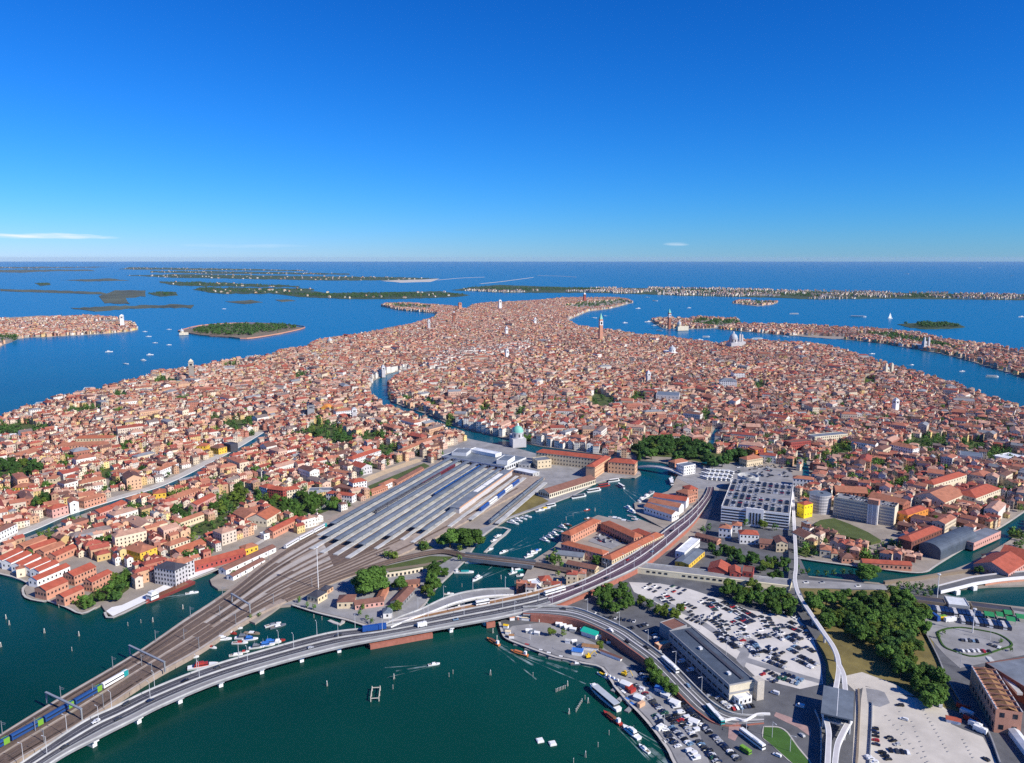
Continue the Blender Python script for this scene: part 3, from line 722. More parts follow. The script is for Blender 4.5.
# curved footbridge over the grand canal
fb = thing('arched_footbridge', 'slim arched pale steel footbridge over the canal', 'bridge')
a_, b_ = P(636, 467.5, 2), P(684, 475.5, 2); pts = [a_.lerp(b_, t / 20) + Vector((0, 0, 5.5 * (1 - (2 * t / 20 - 1) ** 2))) for t in range(21)]
mb = MB(); sweep(mb, pts, [(-3.5, -.5), (-3.5, 0), (3.5, 0), (3.5, -.5)]); mb.build('deck', M['quay_stone'], fb)
for s in (-3.6, 3.6): mb = MB(); sweep(mb, pts, [(s - .1, -.7), (s - .1, 1.0), (s + .1, 1.0), (s + .1, -.7)]); mb.build('railing', M['pale_metal'], fb)
# side canal of the northern quarter, with its pale quay street
CAN = [(-30, 548), (0, 541), (33, 529), (66, 515), (112, 500), (140, 492), (160, 485.5), (185, 474.5), (205, 464), (232, 450), (262, 432)]
cl = line(CAN, GZ, 6); mb = MB(); sweep(mb, cl, [(4, .05), (14, .05)], closed=False); structure(mb.build('side_canal_water', M['water']), 'narrow dark side canal between house fronts')
mb = MB(); sweep(mb, cl, [(-9, .06), (3.7, .06)], closed=False); structure(mb.build('quay_street_pavement', M['quay_stone']), 'pale quay street beside the narrow canal')
mb = MB(); sweep(mb, cl, [(3.6, 0), (3.6, .5), (4.2, .5), (4.2, 0)]); structure(mb.build('canal_kerb', M['white']), 'white stone edge of the narrow canal')
block_line([p + Vector((0, 0, 0)) for p in cl], 9); block_line(line([(x + 4.5, y + 3.2) for x, y in CAN], GZ, 6), 10)
mb = MB(); bl = line([(362, 482), (380, 474), (400, 466.5), (421, 459.5)], GZ, 6); sweep(mb, bl, [(-7, .05), (7, .05)], closed=False); structure(mb.build('beige_road', mat('sand_paving', (.55, .42, .27), var=.15)), 'wide sandy lane beside the station yard'); block_line(bl, 8)
for px in ([(255, 545), (290, 525), (330, 503), (345, 494)],):
    mb = MB(); q = line(px, GZ, 6); sweep(mb, q, [(-2.5, .05), (2.5, .05)], closed=False); structure(mb.build('service_road', M['gravel_warm']), 'pale service road along the railway wall')
# shaded back canals of the southern quarter
for px in ([(700, 480), (705, 462), (712, 440), (718, 428)], [(800, 490), (806, 470), (796, 452), (780, 440)]):
    q = line(px, GZ, 5); mb = MB(); sweep(mb, q, [(-4, .05), (4, .05)], closed=False); structure(mb.build('back_canal_water', M['water']), 'narrow shaded canal between houses'); block_line(q, 4.5)

block_px([(440, 536), (545, 477), (572, 497), (508, 519), (481, 538), (464, 562), (430, 560)], GZ)
block_px([(545, 550), (560, 528), (600, 511), (642, 526), (672, 530), (612, 570), (560, 582), (520, 592), (526, 566)], GZ)
block_px([(15, 605), (75, 616), (100, 608), (135, 584), (118, 570), (60, 556), (30, 560)], GZ)
block_px([(922, 546), (1040, 535), (1040, 605), (922, 605), (905, 574), (925, 571)], GZ)
block_px([(205, 590), (280, 545), (300, 535), (262, 530), (215, 556)], GZ)

mb = MB(); yard.strip(mb, .12, .80, .07, 66, 91); structure(mb.build('track_shade_ground', M['track_bed']), 'track beds with the shade between the canopies painted dark')  # dark sheet over the track beds paints in the shade between the canopies

block_px([(880, 574), (948, 572), (948, 594), (880, 592)], GZ)
block_px([(198, 596), (204, 574), (230, 558), (282, 533), (288, 548), (235, 592)], GZ)
mb = MB(); sweep(mb, line(ISL['cemetery'] + [ISL['cemetery'][0]], 1.2, 3), [(-.6, 0), (-.6, 4), (.6, 4), (.6, 0)]); tag(mb.build('island_wall', M['salmon']), 'pale enclosing wall of the tree covered cemetery island', 'wall')

block_px([(628, 506), (672, 484), (702, 486), (716, 500), (690, 535), (640, 532)], GZ)
block_px([(680, 500), (722, 490), (724, 548), (690, 560), (668, 545)], GZ)
block_px([(808, 527), (818, 511), (836, 509), (897, 528), (892, 546), (866, 549), (845, 543)], GZ)

block_px([(362, 488), (424, 460), (434, 466), (374, 497)], GZ)
structure(sheet('lane_garden_field', [(368, 486), (424, 463), (430, 466), (374, 494)], GZ + .05, M['grass']), 'narrow green garden strip between the sandy lane and the platform wall')
# ------------------------------------------------------------------ buildings one can tell apart
NSOLO = 300
def ordinal_(n): return ['', 'first', 'second', 'third', 'fourth', 'fifth', 'sixth', 'seventh', 'eighth', 'ninth', 'tenth', 'eleventh', 'twelfth', 'thirteenth', 'fourteenth', 'fifteenth', 'sixteenth', 'seventeenth', 'eighteenth', 'nineteenth', 'twentieth'][n] if n <= 20 else (['', '', 'twenty', 'thirty', 'forty', 'fifty', 'sixty', 'seventy', 'eighty', 'ninety'][n // 10] + '-' + ordinal_(n % 10) if n % 10 else {30: 'thirtieth', 40: 'fortieth', 50: 'fiftieth', 60: 'sixtieth', 70: 'seventieth', 80: 'eightieth', 90: 'ninetieth'}[n])
WINP = {}
def winmesh(w_, h, m='glass', nm='window'):
    k = (w_, h, m, nm)
    if k not in WINP:
        mb = MB(); mb.box((0, 0, 0), (w_, .18, h)); WINP[k] = mb.mesh(nm, [M[m]])
    return WINP[k]
def rect_of(quad=None, edge=None, depth=10, z=10.0):
    """centre, angle, length, depth of the rectangle meant by four roof corners, or by its near eave and a depth"""
    if edge:
        a, b = P(*edge[0], z), P(*edge[1], z); d = b - a; l = d.length; d.normalize()
        n = Vector((-d.y, d.x, 0)); 
        m = (a + b) / 2
        if n.dot(m) < 0: n = -n
        c = m + n * depth / 2; return c.x, c.y, math.atan2(d.y, d.x), l, depth
    p = [P(*q, z) for q in quad]; c = sum(p, Vector()) / 4
    e = [(p[1] - p[0]) + (p[2] - p[3]), (p[2] - p[1]) + (p[3] - p[0])]
    if e[0].length < e[1].length: e = [e[1], e[0]]
    ang = math.atan2(e[0].y, e[0].x); l = e[0].length / 2; n = Vector((-math.sin(ang), math.cos(ang), 0)); dd = abs(e[1].dot(n)) / 2
    return c.x, c.y, ang, l, dd
def bld(name, label, cat, h, quad=None, edge=None, depth=10, roof='hip', wall='cream', rm='roof_tile', rise=None, win=(3.4, 3.4), ww=(1.3, 1.8), z0=None, group=None, oh=.4, ridge_alt=False, chim=0, maxw=60, faces=None, clear=1.5):
    z0 = GZ - .2 if z0 is None else z0
    cx, cy, a, l, d = rect_of(quad, edge, depth, z0 + h)
    raster(OCC, rect_pts(cx, cy, math.cos(a), math.sin(a), l + 2 * clear, d + 2 * clear))
    q = thing(name, label, cat, (cx, cy, z0), a, group)
    x, y = l / 2, d / 2; rise = (min(l, d) * .22 if rise is None else rise)
    mb = MB(); wv = [(-x, -y, 0), (x, -y, 0), (x, y, 0), (-x, y, 0), (-x, -y, h), (x, -y, h), (x, y, h), (-x, y, h)]
    mb.add(wv, [(0, 1, 5, 4), (1, 2, 6, 5), (2, 3, 7, 6), (3, 0, 4, 7)])
    r = MB()
    sw = d > l
    X, Y = (y, x) if sw else (x, y)
    f = (lambda u, v, z: (-v, u, z)) if sw else (lambda u, v, z: (u, v, z))
    if roof in ('hip', 'gable'):
        hip = roof == 'hip'; rx = max(X - Y * .9, .3) if hip else X + oh; eh = h - oh * rise / Y
        rv = [f(-X - oh, -Y - oh, eh), f(X + oh, -Y - oh, eh), f(X + oh, Y + oh, eh), f(-X - oh, Y + oh, eh), f(-rx, 0, h + rise), f(rx, 0, h + rise)]
        r.add(rv, RF_H_ if hip else RF_G_)
        if not hip:
            mb.add([f(-X, -Y, h), f(-X, Y, h), f(-X, 0, h + rise - .06)], [(0, 1, 2)]); mb.add([f(X, Y, h), f(X, -Y, h), f(X, 0, h + rise - .06)], [(0, 1, 2)])
    elif roof == 'barrel':
        n = 12; vs = []
        for s in (-1, 1):
            for i in range(n + 1): t = math.pi * i / n; vs.append(f(s * (X + .2), -Y * math.cos(t), h + rise * math.sin(t)))
        r.add(vs, [(i, i + 1, n + 2 + i, n + 1 + i) for i in range(n)] + [tuple(range(n + 1))[::-1], tuple(range(n + 1, 2 * n + 2))])
    else:
        mb.add([(-x, -y, h - .5), (x, -y, h - .5), (x, y, h - .5), (-x, y, h - .5)], [(0, 1, 2, 3)]) if roof == 'none' else None
        if roof == 'flat':
            r.box((0, 0, h - .15), (l - .8, d - .8, .3))
            for sx, sy, dx, dy in ((0, -1, l, .4), (0, 1, l, .4), (1, 0, .4, d - .8), (-1, 0, .4, d - .8)):
                mb.box((sx * (x - .2), sy * (y - .2), h + .25), (dx, dy, .5))
    mb.build('wall', M[wall], q)
    ro = r.build('roof', M[rm], q) if r.v else None
    for k in range(chim):
        c = MB(); c.box((0, 0, 0), (1, 1, 2.6)); c.box((0, 0, 1.4), (1.4, 1.4, .3)); c.build('chimney', M['salmon'], ro or q, ((k + .5) / chim * l * .8 - l * .4, y * .25 * (1 if k % 2 else -1), h + rise * .75 if roof != 'flat' else h + 1))
    if win:
        sp, fh = win; done = 0
        for nx, ny, half, span in ((0, -1, y, l), (0, 1, y, l), (1, 0, x, d), (-1, 0, x, d)):
            wx, wy = nx * math.cos(a) - ny * math.sin(a), nx * math.sin(a) + ny * math.cos(a)
            if (wx * -cx + wy * -cy) < .12 * math.hypot(cx, cy): continue
            nf = max(1, int((h - .8) / fh)); nw = max(1, int(span / sp))
            for fl in range(nf):
                for c in range(nw):
                    if done >= maxw: break
                    t = (c + .5) / nw * span - span / 2; done += 1
                    link('window', winmesh(*ww), q, (nx * (half + .02) + (t if nx == 0 else 0), ny * (half + .02) + (t if ny == 0 else 0), (fl + .55) * h / nf), math.pi / 2 if nx else 0)
    return q
RF_H_ = ((0, 1, 5, 4), (2, 3, 4, 5), (1, 2, 5), (3, 0, 4)); RF_G_ = ((0, 1, 5, 4), (2, 3, 4, 5))
ANCHORS = []
def anchor(s, x, y): ANCHORS.append((s, x, y))

# --- brick factory on the western shore
for k, (p, q_) in enumerate(([(2, 560), (23, 550)], [(11, 562.6), (31.6, 553)], [(21, 565.6), (41, 556)], [(30, 568.5), (50.6, 559.7)], [(39, 571.4), (59, 562.6)], [(37, 580), (70, 566)])):
    bld('factory_shed', f'red roofed shed with white end wall, {["farthest along the shore from", "fifth from", "fourth from", "third from", "second from", "closest to"][k]} the brick mill', 'shed', 7, edge=(p, q_), depth=10, roof='gable', wall='white', rm='roof_red', win=(3.6, 4), group='factory sheds on the western shore', clear=.3)
for k, (p, q_) in enumerate(([(23.5, 546.5), (47, 537.6)], [(33, 549), (56.5, 541)], [(44, 552), (65, 543.5)], [(56, 556), (77, 546.5)])):
    bld('factory_shed', f'pink walled shed behind the alley, {["farthest from", "third from", "second from", "closest to"][k]} the mill', 'shed', 7, edge=(p, q_), depth=10, roof='gable', wall='salmon', rm='roof_red' if k % 2 else 'roof_tile', win=(3.6, 4), group='factory sheds behind the alley', clear=.3)
bld('brick_mill', 'salmon brick mill hall with white gable beside the water', 'mill', 8.5, edge=((46, 590.5), (68, 581)), depth=13, roof='gable', wall='salmon', rm='roof_red', win=(3.2, 4))
bld('brick_mill', 'narrow salmon brick mill wing nearest the shore garden', 'mill', 8, edge=((64, 597), (84, 588)), depth=9, roof='gable', wall='salmon', rm='roof_red', win=(3.2, 4))
bld('brick_mill', 'salmon brick mill wing against the shore trees', 'mill', 9, edge=((92, 582), (112, 572)), depth=9, roof='gable', wall='salmon', rm='roof_red', win=(3, 4))
bld('brick_mill', 'middle salmon brick mill hall with two rows of openings', 'mill', 9, edge=((74, 576), (96, 566.5)), depth=13, roof='gable', wall='salmon', rm='roof_red', win=(3, 4))
# --- western quarter
bld('apartment_block', 'tall pinkish grey apartment block with dark roof on the white quay', 'apartment block', 15, edge=((154, 567), (175, 570.5)), depth=14, wall='pale_grey', rm='roof_dark', win=(3, 3))
bld('apartment_block', 'pinkish grey apartment block with red roof joined to the dark roofed block', 'apartment block', 14, edge=((176, 566.5), (194, 559.5)), depth=12, wall='pale_grey', rm='roof_tile', win=(3, 3))
bld('long_warehouse', 'long low red walled warehouse on the white quay', 'warehouse', 6, edge=((195, 566), (246, 552)), depth=11, roof='gable', wall='red_wall', rm='roof_red', win=(4, 5))
bld('rail_warehouse', 'long white warehouse with brown red roof along the tracks', 'warehouse', 5, edge=((226, 570), (276, 547)), depth=9, roof='gable', wall='white', rm='roof_brown', win=(8, 5))
bld('rail_warehouse', 'shorter white warehouse with dark roof closest to the tracks', 'warehouse', 4, edge=((233, 576.5), (265, 559.5)), depth=7, roof='gable', wall='white', rm='roof_brown', win=(8, 5))
bld('apartment_house', 'big plain yellow house above the shore trees', 'house', 9, edge=((122.5, 548), (140, 553)), depth=17, wall='yellow', rm='roof_tile', win=(4, 4), ww=(1.1, 1.4), chim=1)
bld('apartment_house', 'bright yellow house with orange roof beside the narrow canal', 'house', 11, edge=((153, 494), (166, 492.5)), depth=16, wall='yellow', rm='roof_orange', win=(4, 3.5), chim=1)
bld('apartment_house', 'long white house of three floors facing the narrow canal', 'house', 10, edge=((160, 470.5), (178.5, 463)), depth=11, wall='white', rm='roof_tile', chim=2)
bld('apartment_house', 'wide white house with brown roof between round trees', 'house', 8, edge=((109.5, 472), (136, 473)), depth=12, wall='white', rm='roof_tile', chim=2)
bld('apartment_house', 'small white house at the bend of the narrow canal', 'house', 8, edge=((204.6, 465.5), (219, 466)), depth=12, wall='white', rm='roof_brown', chim=1)
bld('apartment_house', 'orange yellow cube house near the canal top, closer to the white house', 'house', 9, edge=((196.5, 446), (206, 446)), depth=14, wall='yellow', rm='roof_orange', win=(4, 4))
bld('apartment_house', 'orange yellow house beside the dark cube near the canal top', 'house', 9, edge=((210, 447), (218.5, 448.5)), depth=14, wall='yellow', rm='roof_brown', win=(4, 4))
bld('scaffolded_house', 'house wrapped in dark blue sheeting at the canal top', 'house', 11, edge=((223.5, 443.5), (230.5, 445)), depth=12, roof='flat', wall='roof_dark', rm='roof_dark', win=None)
bld('apartment_house', 'pale yellow villa row with hipped roof by the wide white house', 'house', 9, edge=((80, 484), (106, 478.5)), depth=14, wall='pale_cream', rm='roof_tile', chim=2)
bld('apartment_house', 'cream house left of the pale yellow villa row', 'house', 10, edge=((46, 479), (56, 478.5)), depth=13, wall='cream', rm='roof_tile')
bld('apartment_house', 'cream yellow house beside the pale yellow villa row', 'house', 9, edge=((64.5, 478), (75, 477.5)), depth=12, wall='pale_cream', rm='roof_red')
bld('apartment_house', 'yellow ochre house with low red roof near the frame edge', 'house', 8, edge=((12.5, 487.5), (31.5, 487)), depth=14, wall='yellow', rm='roof_tile')
bld('apartment_house', 'white stepped house front on the canal quay near the frame edge', 'house', 9, edge=((-2, 533), (17, 523.5)), depth=10, wall='white', rm='roof_brown')
bld('apartment_house', 'lilac pink row house on the canal quay', 'house', 10, edge=((52, 509.5), (68, 505)), depth=12, wall='pink', rm='roof_red')
bld('church', 'small white church front on the canal quay', 'church', 12, edge=((69.5, 503), (78.5, 501.5)), depth=18, roof='gable', wall='white', rm='roof_tile', win=(4.5, 5))
bld('apartment_house', 'long salmon row house beside the small white church', 'house', 9, edge=((84, 501), (106, 494.5)), depth=11, wall='salmon', rm='roof_tile', chim=2)
bld('apartment_house', 'crimson roofed house half under repair on the canal bank', 'house', 6, edge=((100, 513), (114, 508)), depth=13, roof='gable', wall='pink', rm='roof_red')
bld('apartment_house', 'crimson roofed house farther along the canal bank', 'house', 6, edge=((115, 508), (127, 502.5)), depth=13, roof='gable', wall='pink', rm='roof_red')
bld('apartment_house', 'beige grey house next to the bright yellow house', 'house', 9, edge=((131, 500), (152, 494.5)), depth=12, wall='pale_cream', rm='roof_tile')
bld('apartment_house', 'long pale salmon house across the bright yellow house', 'house', 8, edge=((174, 499), (202, 489)), depth=13, wall='salmon', rm='roof_tile', chim=3)
bld('school', 'pink long building with arcade in the green gardens', 'school', 8, edge=((197, 505), (216, 495)), depth=11, roof='gable', wall='pink', rm='roof_red', win=(3, 4))
bld('long_house', 'long ochre row house below the garden trees', 'house', 7, edge=((176, 524), (204, 514)), depth=9, roof='gable', wall='cream', rm='roof_tile')
bld('apartment_house', 'pale yellow long house above the red warehouse', 'house', 8, edge=((170, 546), (190, 539)), depth=11, wall='pale_cream', rm='roof_tile')
bld('apartment_house', 'orange roofed house between red warehouse and rail gardens', 'house', 7, edge=((180, 553), (206, 543)), depth=14, roof='gable', wall='salmon', rm='roof_orange', win=(4, 4))
bld('apartment_house', 'yellow gabled house by the rail gardens', 'house', 7, edge=((245, 549), (258, 545)), depth=10, wall='yellow', rm='roof_tile')
bld('convent', 'orange roofed hall on the garden side of the railway', 'hall', 8, quad=[(236, 514), (246, 507), (258, 512.5), (247, 519.5)], roof='gable', wall='salmon', rm='roof_tile', win=(4, 4))
bld('convent', 'wide orange roofed hall beside the railway gardens', 'hall', 8, quad=[(251, 516.5), (265, 507), (278, 513.5), (263, 521)], roof='gable', wall='pale_cream', rm='roof_orange', win=(4, 4))
bld('long_house', 'long brown roofed salmon house along the railway wall', 'house', 7.5, edge=((273, 531.5), (300, 518)), depth=10, roof='gable', wall='salmon', rm='roof_red')
bld('garden_pavilion', 'small white pavilion with grey roof by the railway wall', 'pavilion', 5, edge=((264, 535), (276, 531.5)), depth=8, roof='flat', wall='white', rm='roof_grey')
bld('apartment_block', 'red flats above the station garden', 'apartment block', 13, edge=((267, 488.5), (283, 490.5)), depth=11, wall='red_wall', rm='roof_red', win=(3, 3))
bld('apartment_block', 'white end block of the stepped red flats', 'apartment block', 12, edge=((259, 486), (266.5, 488)), depth=12, wall='white', rm='roof_red', win=(3, 3))
bld('apartment_block', 'cream end block of the stepped red flats', 'apartment block', 11, edge=((284, 491), (300, 488.5)), depth=12, wall='pale_cream', rm='roof_red', win=(3, 3))
bld('hospital_wing', 'long white four storey wing with red roof above the sandy lane', 'hospital', 11, edge=((353, 459.5), (381, 450)), depth=13, wall='white', rm='roof_red', win=(3, 3.3))
bld('hospital_wing', 'grey white wing set below the long white wing', 'hospital', 10, edge=((361.5, 468), (372, 465.5)), depth=24, roof='gable', wall='pale_grey', rm='roof_red')
bld('apartment_block', 'tall white cube block with red roof beside the sandy lane', 'apartment block', 14, edge=((353, 483), (366.8, 480.5)), depth=13, wall='white', rm='roof_red', win=(3, 3.3))
bld('apartment_block', 'white low block with wide red roof above the railway garden', 'apartment block', 8.5, edge=((326, 493), (352, 496)), depth=9, wall='white', rm='roof_red', win=(3.2, 3.5))
bld('apartment_block', 'white block with brown roof behind the round tree', 'apartment block', 8, edge=((327, 470.5), (349, 474)), depth=9, wall='white', rm='roof_tile')
bld('office_block', 'brown red flat roofed office with glass front between white blocks', 'office', 9, edge=((334, 486.5), (352, 489.5)), depth=12, roof='flat', wall='brick', rm='roof_brown')
bld('office_block', 'grey flat roofed annex beside the garden trees', 'office', 6, edge=((308, 491), (331, 490.5)), depth=12, roof='flat', wall='pale_grey', rm='roof_grey')
bld('row_house', 'long yellow row of houses along the sandy lane', 'house', 9, edge=((403, 451), (445, 434.5)), depth=10, wall='cream', rm='roof_tile', win=(3.4, 3.5), chim=4)
bld('row_house', 'low row of brown roofs between sandy lane and platforms', 'house', 5, edge=((397, 483), (424, 468)), depth=8, roof='gable', wall='salmon', rm='roof_brown')
bld('apartment_house', 'brown roofed cottage under the platform wall', 'house', 5, edge=((372, 492), (388, 486)), depth=9, wall='salmon', rm='roof_tile')
bld('apartment_house', 'white cottage with red roof beside the platform wall', 'house', 6, edge=((385, 485), (397, 479.5)), depth=9, wall='white', rm='roof_tile')
bld('palace', 'big white palace with flat front deep in the northern quarter', 'palace', 15, edge=((336, 411.5), (352, 410)), depth=16, wall='white', rm='roof_tile')
bld('theatre', 'round topped orange yellow hall deep in the northern quarter', 'hall', 9, edge=((321, 408), (329, 408)), depth=18, roof='barrel', wall='yellow', rm='orange', win=None, rise=4)
bld('ferry_shed', 'long pale flat roofed shed at the northern shore near the frame edge', 'shed', 5, edge=((-12, 439.5), (15, 437)), depth=26, roof='flat', wall='white', rm='roof_white', win=(8, 5))
bld('barracks', 'long cream barracks with orange roof in the northern quarter', 'barracks', 11, edge=((74, 438.5), (112, 438)), depth=14, wall='cream', rm='roof_orange', win=(4, 4))
bld('barracks', 'long salmon barracks in front of the cream barracks', 'barracks', 10, edge=((56, 446), (106, 444)), depth=14, wall='salmon', rm='roof_tile', win=(4, 4))
bld('warehouse', 'pale roofed long warehouse near the dark northern gardens', 'warehouse', 7, edge=((20, 457), (40, 450)), depth=18, roof='gable', wall='pale_cream', rm='roof_tile', win=(5, 5))
# --- railway point
bld('signal_house', 'cream signal house with slate roof on the rail point', 'house', 6, quad=[(308.5, 594), (318, 588.5), (326, 592.5), (316.5, 598)], roof='hip', wall='cream', rm='roof_dark')
bld('signal_house', 'small slate roofed cabin by the tall white mast', 'cabin', 4, quad=[(321, 588), (327, 584), (332, 587), (326, 591)], wall='peach', rm='roof_dark')
bld('depot_house', 'squat brown roofed depot house on the rail point', 'house', 6, edge=((337, 602), (354, 601.5)), depth=13, wall='cream', rm='roof_brown')
bld('depot_house', 'long low brown roofed depot with pinkish wall under the big tree', 'depot', 4.5, edge=((355, 605), (384, 601)), depth=9, roof='gable', wall='pink', rm='roof_brown', win=(3.5, 4))
bld('depot_house', 'narrow tiled shed running behind the depot', 'shed', 4, edge=((384, 597), (390, 585)), depth=6, roof='gable', wall='salmon', rm='roof_tile', win=None)
bld('depot_house', 'tiled shed behind the row of arches on the rail point', 'shed', 4, edge=((404, 584.5), (420, 583)), depth=9, roof='gable', wall='salmon', rm='roof_brown', win=(4, 4))
bld('workshop', 'dark wide roofed workshop near the slip road', 'workshop', 4.5, quad=[(389, 602), (404, 588), (415, 588), (403, 602)], roof='gable', wall='concrete_dark', rm='roof_brown', win=(4, 4))
bld('kiosk_house', 'small white house with blue grey roof under the slip road', 'house', 5, edge=((383, 613), (391.5, 612.5)), depth=9, wall='white', rm='roof_bluegrey')
aw = thing('arched_wall', 'cream wall with a row of small arches below the grass strips', 'wall')
pts = line([(386, 577.5), (404, 575), (423, 571.5)], GZ, 4); mb = MB(); sweep(mb, pts, [(-.5, 0), (-.5, 4), (.5, 4), (.5, 0)]); mb.build('wall', M['pale_cream'], aw)
for p, a in along(pts, 3.6, 2): link('arch', winmesh(1.8, 2.2, 'glass', 'arch'), aw, (p.x + .55 * math.sin(a), p.y - .55 * math.cos(a), GZ + 1.6), a)
# --- railway station
st = bld('station_hall', 'low modern station hall with broad blue grey flat roof', 'station', 7, quad=[(447, 456.5), (459, 447.5), (519, 456), (512, 468.5)], roof='flat', wall='pale_metal', rm='roof_bluegrey', win=(5, 6), ww=(3.4, 3), maxw=40)
bld('rooftop_hall', 'white upper block on the station roof, wide one', 'roof block', 4, quad=[(471, 449.5), (474, 447.5), (500, 452), (497, 455)], z0=GZ + 7, roof='flat', wall='white', rm='roof_white', win=None)
bld('rooftop_hall', 'grey upper block on the station roof with skylight strip', 'roof block', 4, quad=[(452, 452), (458, 448), (471, 449.5), (466, 454)], z0=GZ + 7, roof='flat', wall='pale_metal', rm='roof_grey', win=None)
bld('rooftop_hall', 'white framed block at the canal end of the station roof', 'roof block', 5, quad=[(497, 459.5), (505, 455), (514, 456.5), (507, 462)], z0=GZ + 7, roof='flat', wall='white', rm='roof_bluegrey', win=None)
bld('station_annex', 'long low grey annex beside the last platform', 'annex', 5, edge=((513, 470), (533, 474)), depth=14, roof='flat', wall='concrete', rm='roof_white', win=(5, 5))
bld('station_annex', 'low pale annex between station and office palace', 'annex', 5, quad=[(519, 463), (524, 459), (533, 461), (529, 466)], roof='flat', wall='concrete', rm='roof_grey', win=(5, 5))
HEADA, HEADB = P(445, 459, ZR), P(542, 481, ZR)
DIRP = (P(448, 458, ZR) - P(332, 522, ZR)).normalized()
def plat_line(x, y, z, off=0.0):
    p = P(x, y, z); d = DIRP; h = HEADB - HEADA
    den = d.x * h.y - d.y * h.x; t = ((HEADA.x - p.x) * h.y - (HEADA.y - p.y) * h.x) / den
    return p, p + d * (t - 4)
CANO = [(332, 523), (325.5, 535.5), (336, 539), (349, 541), (361, 544), (388, 535.5), (413, 527), (423.5, 529.5)]
for k, (x, y) in enumerate(CANO):
    a, b = plat_line(x, y, ZR + 5.5); d = (b - a); ang = math.atan2(d.y, d.x); l = d.length
    q = thing('platform_canopy', f'long grey blue platform canopy, {ordinal_(k + 1)} counting from the hospital side', 'platform roof', (a.x, a.y, ZR), ang, 'station platform canopies')
    mb = MB(); wd = 6.6 if k < 5 else 5.6
    mb.add([(0, -wd / 2, 5.2), (l, -wd / 2, 5.2), (l, 0, 5.7), (0, 0, 5.7), (l, wd / 2, 5.2), (0, wd / 2, 5.2), (0, -wd / 2, 5.0), (l, -wd / 2, 5.0), (l, wd / 2, 5.0), (0, wd / 2, 5.0)], [(0, 1, 2, 3), (3, 2, 4, 5), (6, 9, 8, 7), (0, 6, 7, 1), (5, 4, 8, 9), (0, 3, 5, 9, 6), (1, 7, 8, 4, 2)])
    mb.build('roof', M['roof_bluegrey' if k not in (3, 5) else 'roof_grey'], q)
    pb = MB(); pb.box((0, 0, 0), (l + 24, wd - 1.5, 1.0)); pb.build('platform', M['concrete'], q, (l / 2 - 11, 0, .4))
    cmb = MB(); cmb.box((0, 0, 2.6), (.35, .35, 4.8)); cm = cmb.mesh('column', [M['steel']])
    for i in range(int(l / 16)): link('column', cm, q, (8 + i * 16, 0, .4))
q0 = thing('platform_canopy', 'broad pale red edged goods canopy with white skylights', 'platform roof', (0, 0, 0), 0, None)
a, b = plat_line(458, 508, ZR + 6); d = b - a; ang = math.atan2(d.y, d.x); l = d.length; q0.location = (a.x, a.y, ZR); q0.rotation_euler = (0, 0, ang)
mb = MB(); mb.box((l / 2, 4, 3), (l, 11, 6)); mb.build('wall', M['pale_grey'], q0)
mb = MB(); mb.box((l / 2, 4, 6.15), (l + 1, 12, .3)); mb.build('roof', M['roof_grey'], q0)
mb = MB(); mb.box((l / 2, -2.2, 6.3), (l + 1, 1.6, .7)); mb.build('eave_board', M['peach'], q0)
for i in range(3): mb = MB(); mb.box((0, 0, 0), (l * .16, 5, .6)); mb.build('skylight', M['white'], q0, (l * (.45 + .17 * i), 5.5, 6.5))
for x, y, wd, nm in ((470, 520, 5, 'pale platform strip beside the blue coaches'), (497, 524, 5, 'pale platform strip by the canal lawn'), (449, 527, 4, 'pale platform strip below the goods canopy')):
    a, b = plat_line(x, y, ZR); d = b - a; mb = MB(); mb.box((0, 0, 0), (d.length, wd, .9)); structure(mb.build('platform_pavement', M['concrete'], None, ((a + b) / 2 + Vector((0, 0, .45))), math.atan2(d.y, d.x)), nm)
# --- offices by the canal
bld('office_palace', 'very long cream office palace with red roof by the station', 'office palace', 15, edge=((536, 452), (603, 459.5)), depth=15, wall='cream', rm='roof_red', win=(4.2, 3.6), maxw=64)
bld('office_palace', 'peach office wing turned towards the water', 'office palace', 15, quad=[(587, 465), (603, 455.5), (610, 457), (594, 468)], wall='peach', rm='roof_red', win=(4, 3.6), maxw=40)
bld('office_palace', 'peach office block with red roof at the canal corner', 'office palace', 15, edge=((608, 461.5), (635, 464)), depth=16, wall='peach', rm='roof_red', win=(4, 3.6), maxw=40)
bld('office_annex', 'square cream annex with slate roof in front of the office palace', 'annex', 11, edge=((537.5, 461), (551.5, 459.5)), depth=17, roof='flat', wall='cream', rm='roof_grey', win=(4, 3.6))
bld('post_depot', 'long low depot with brown roof and white arcade on the canal quay', 'depot', 6.5, edge=((549.5, 493.5), (596, 479)), depth=17, roof='gable', wall='pale_cream', rm='roof_brown', win=(3.2, 6), ww=(1.8, 3))
# --- customs court
bld('customs_wing', 'salmon customs wing with red roof facing the boats', 'customs house', 9, edge=((571, 535.5), (601, 520.5)), depth=11, roof='hip', wall='salmon', rm='roof_orange', win=(4, 4))
bld('customs_wing', 'salmon customs wing at the back of the square courtyard', 'customs house', 9, edge=((601, 522.5), (634, 537.5)), depth=11, roof='hip', wall='salmon', rm='roof_orange', win=(3.5, 4))
bld('customs_wing', 'salmon customs wing in front of the square courtyard', 'customs house', 9, edge=((561, 543.5), (603, 554.5)), depth=10, roof='hip', wall='pink', rm='roof_orange', win=(3.5, 4))
bld('customs_wing', 'long cream customs wing against the viaduct', 'customs house', 9, edge=((612, 560), (664, 534.5)), depth=11, roof='hip', wall='cream', rm='roof_orange', win=(3.5, 4))
bld('customs_lodge', 'low red roofed lodge behind the customs court', 'lodge', 6, edge=((632, 530), (650, 537)), depth=9, wall='cream', rm='roof_red')
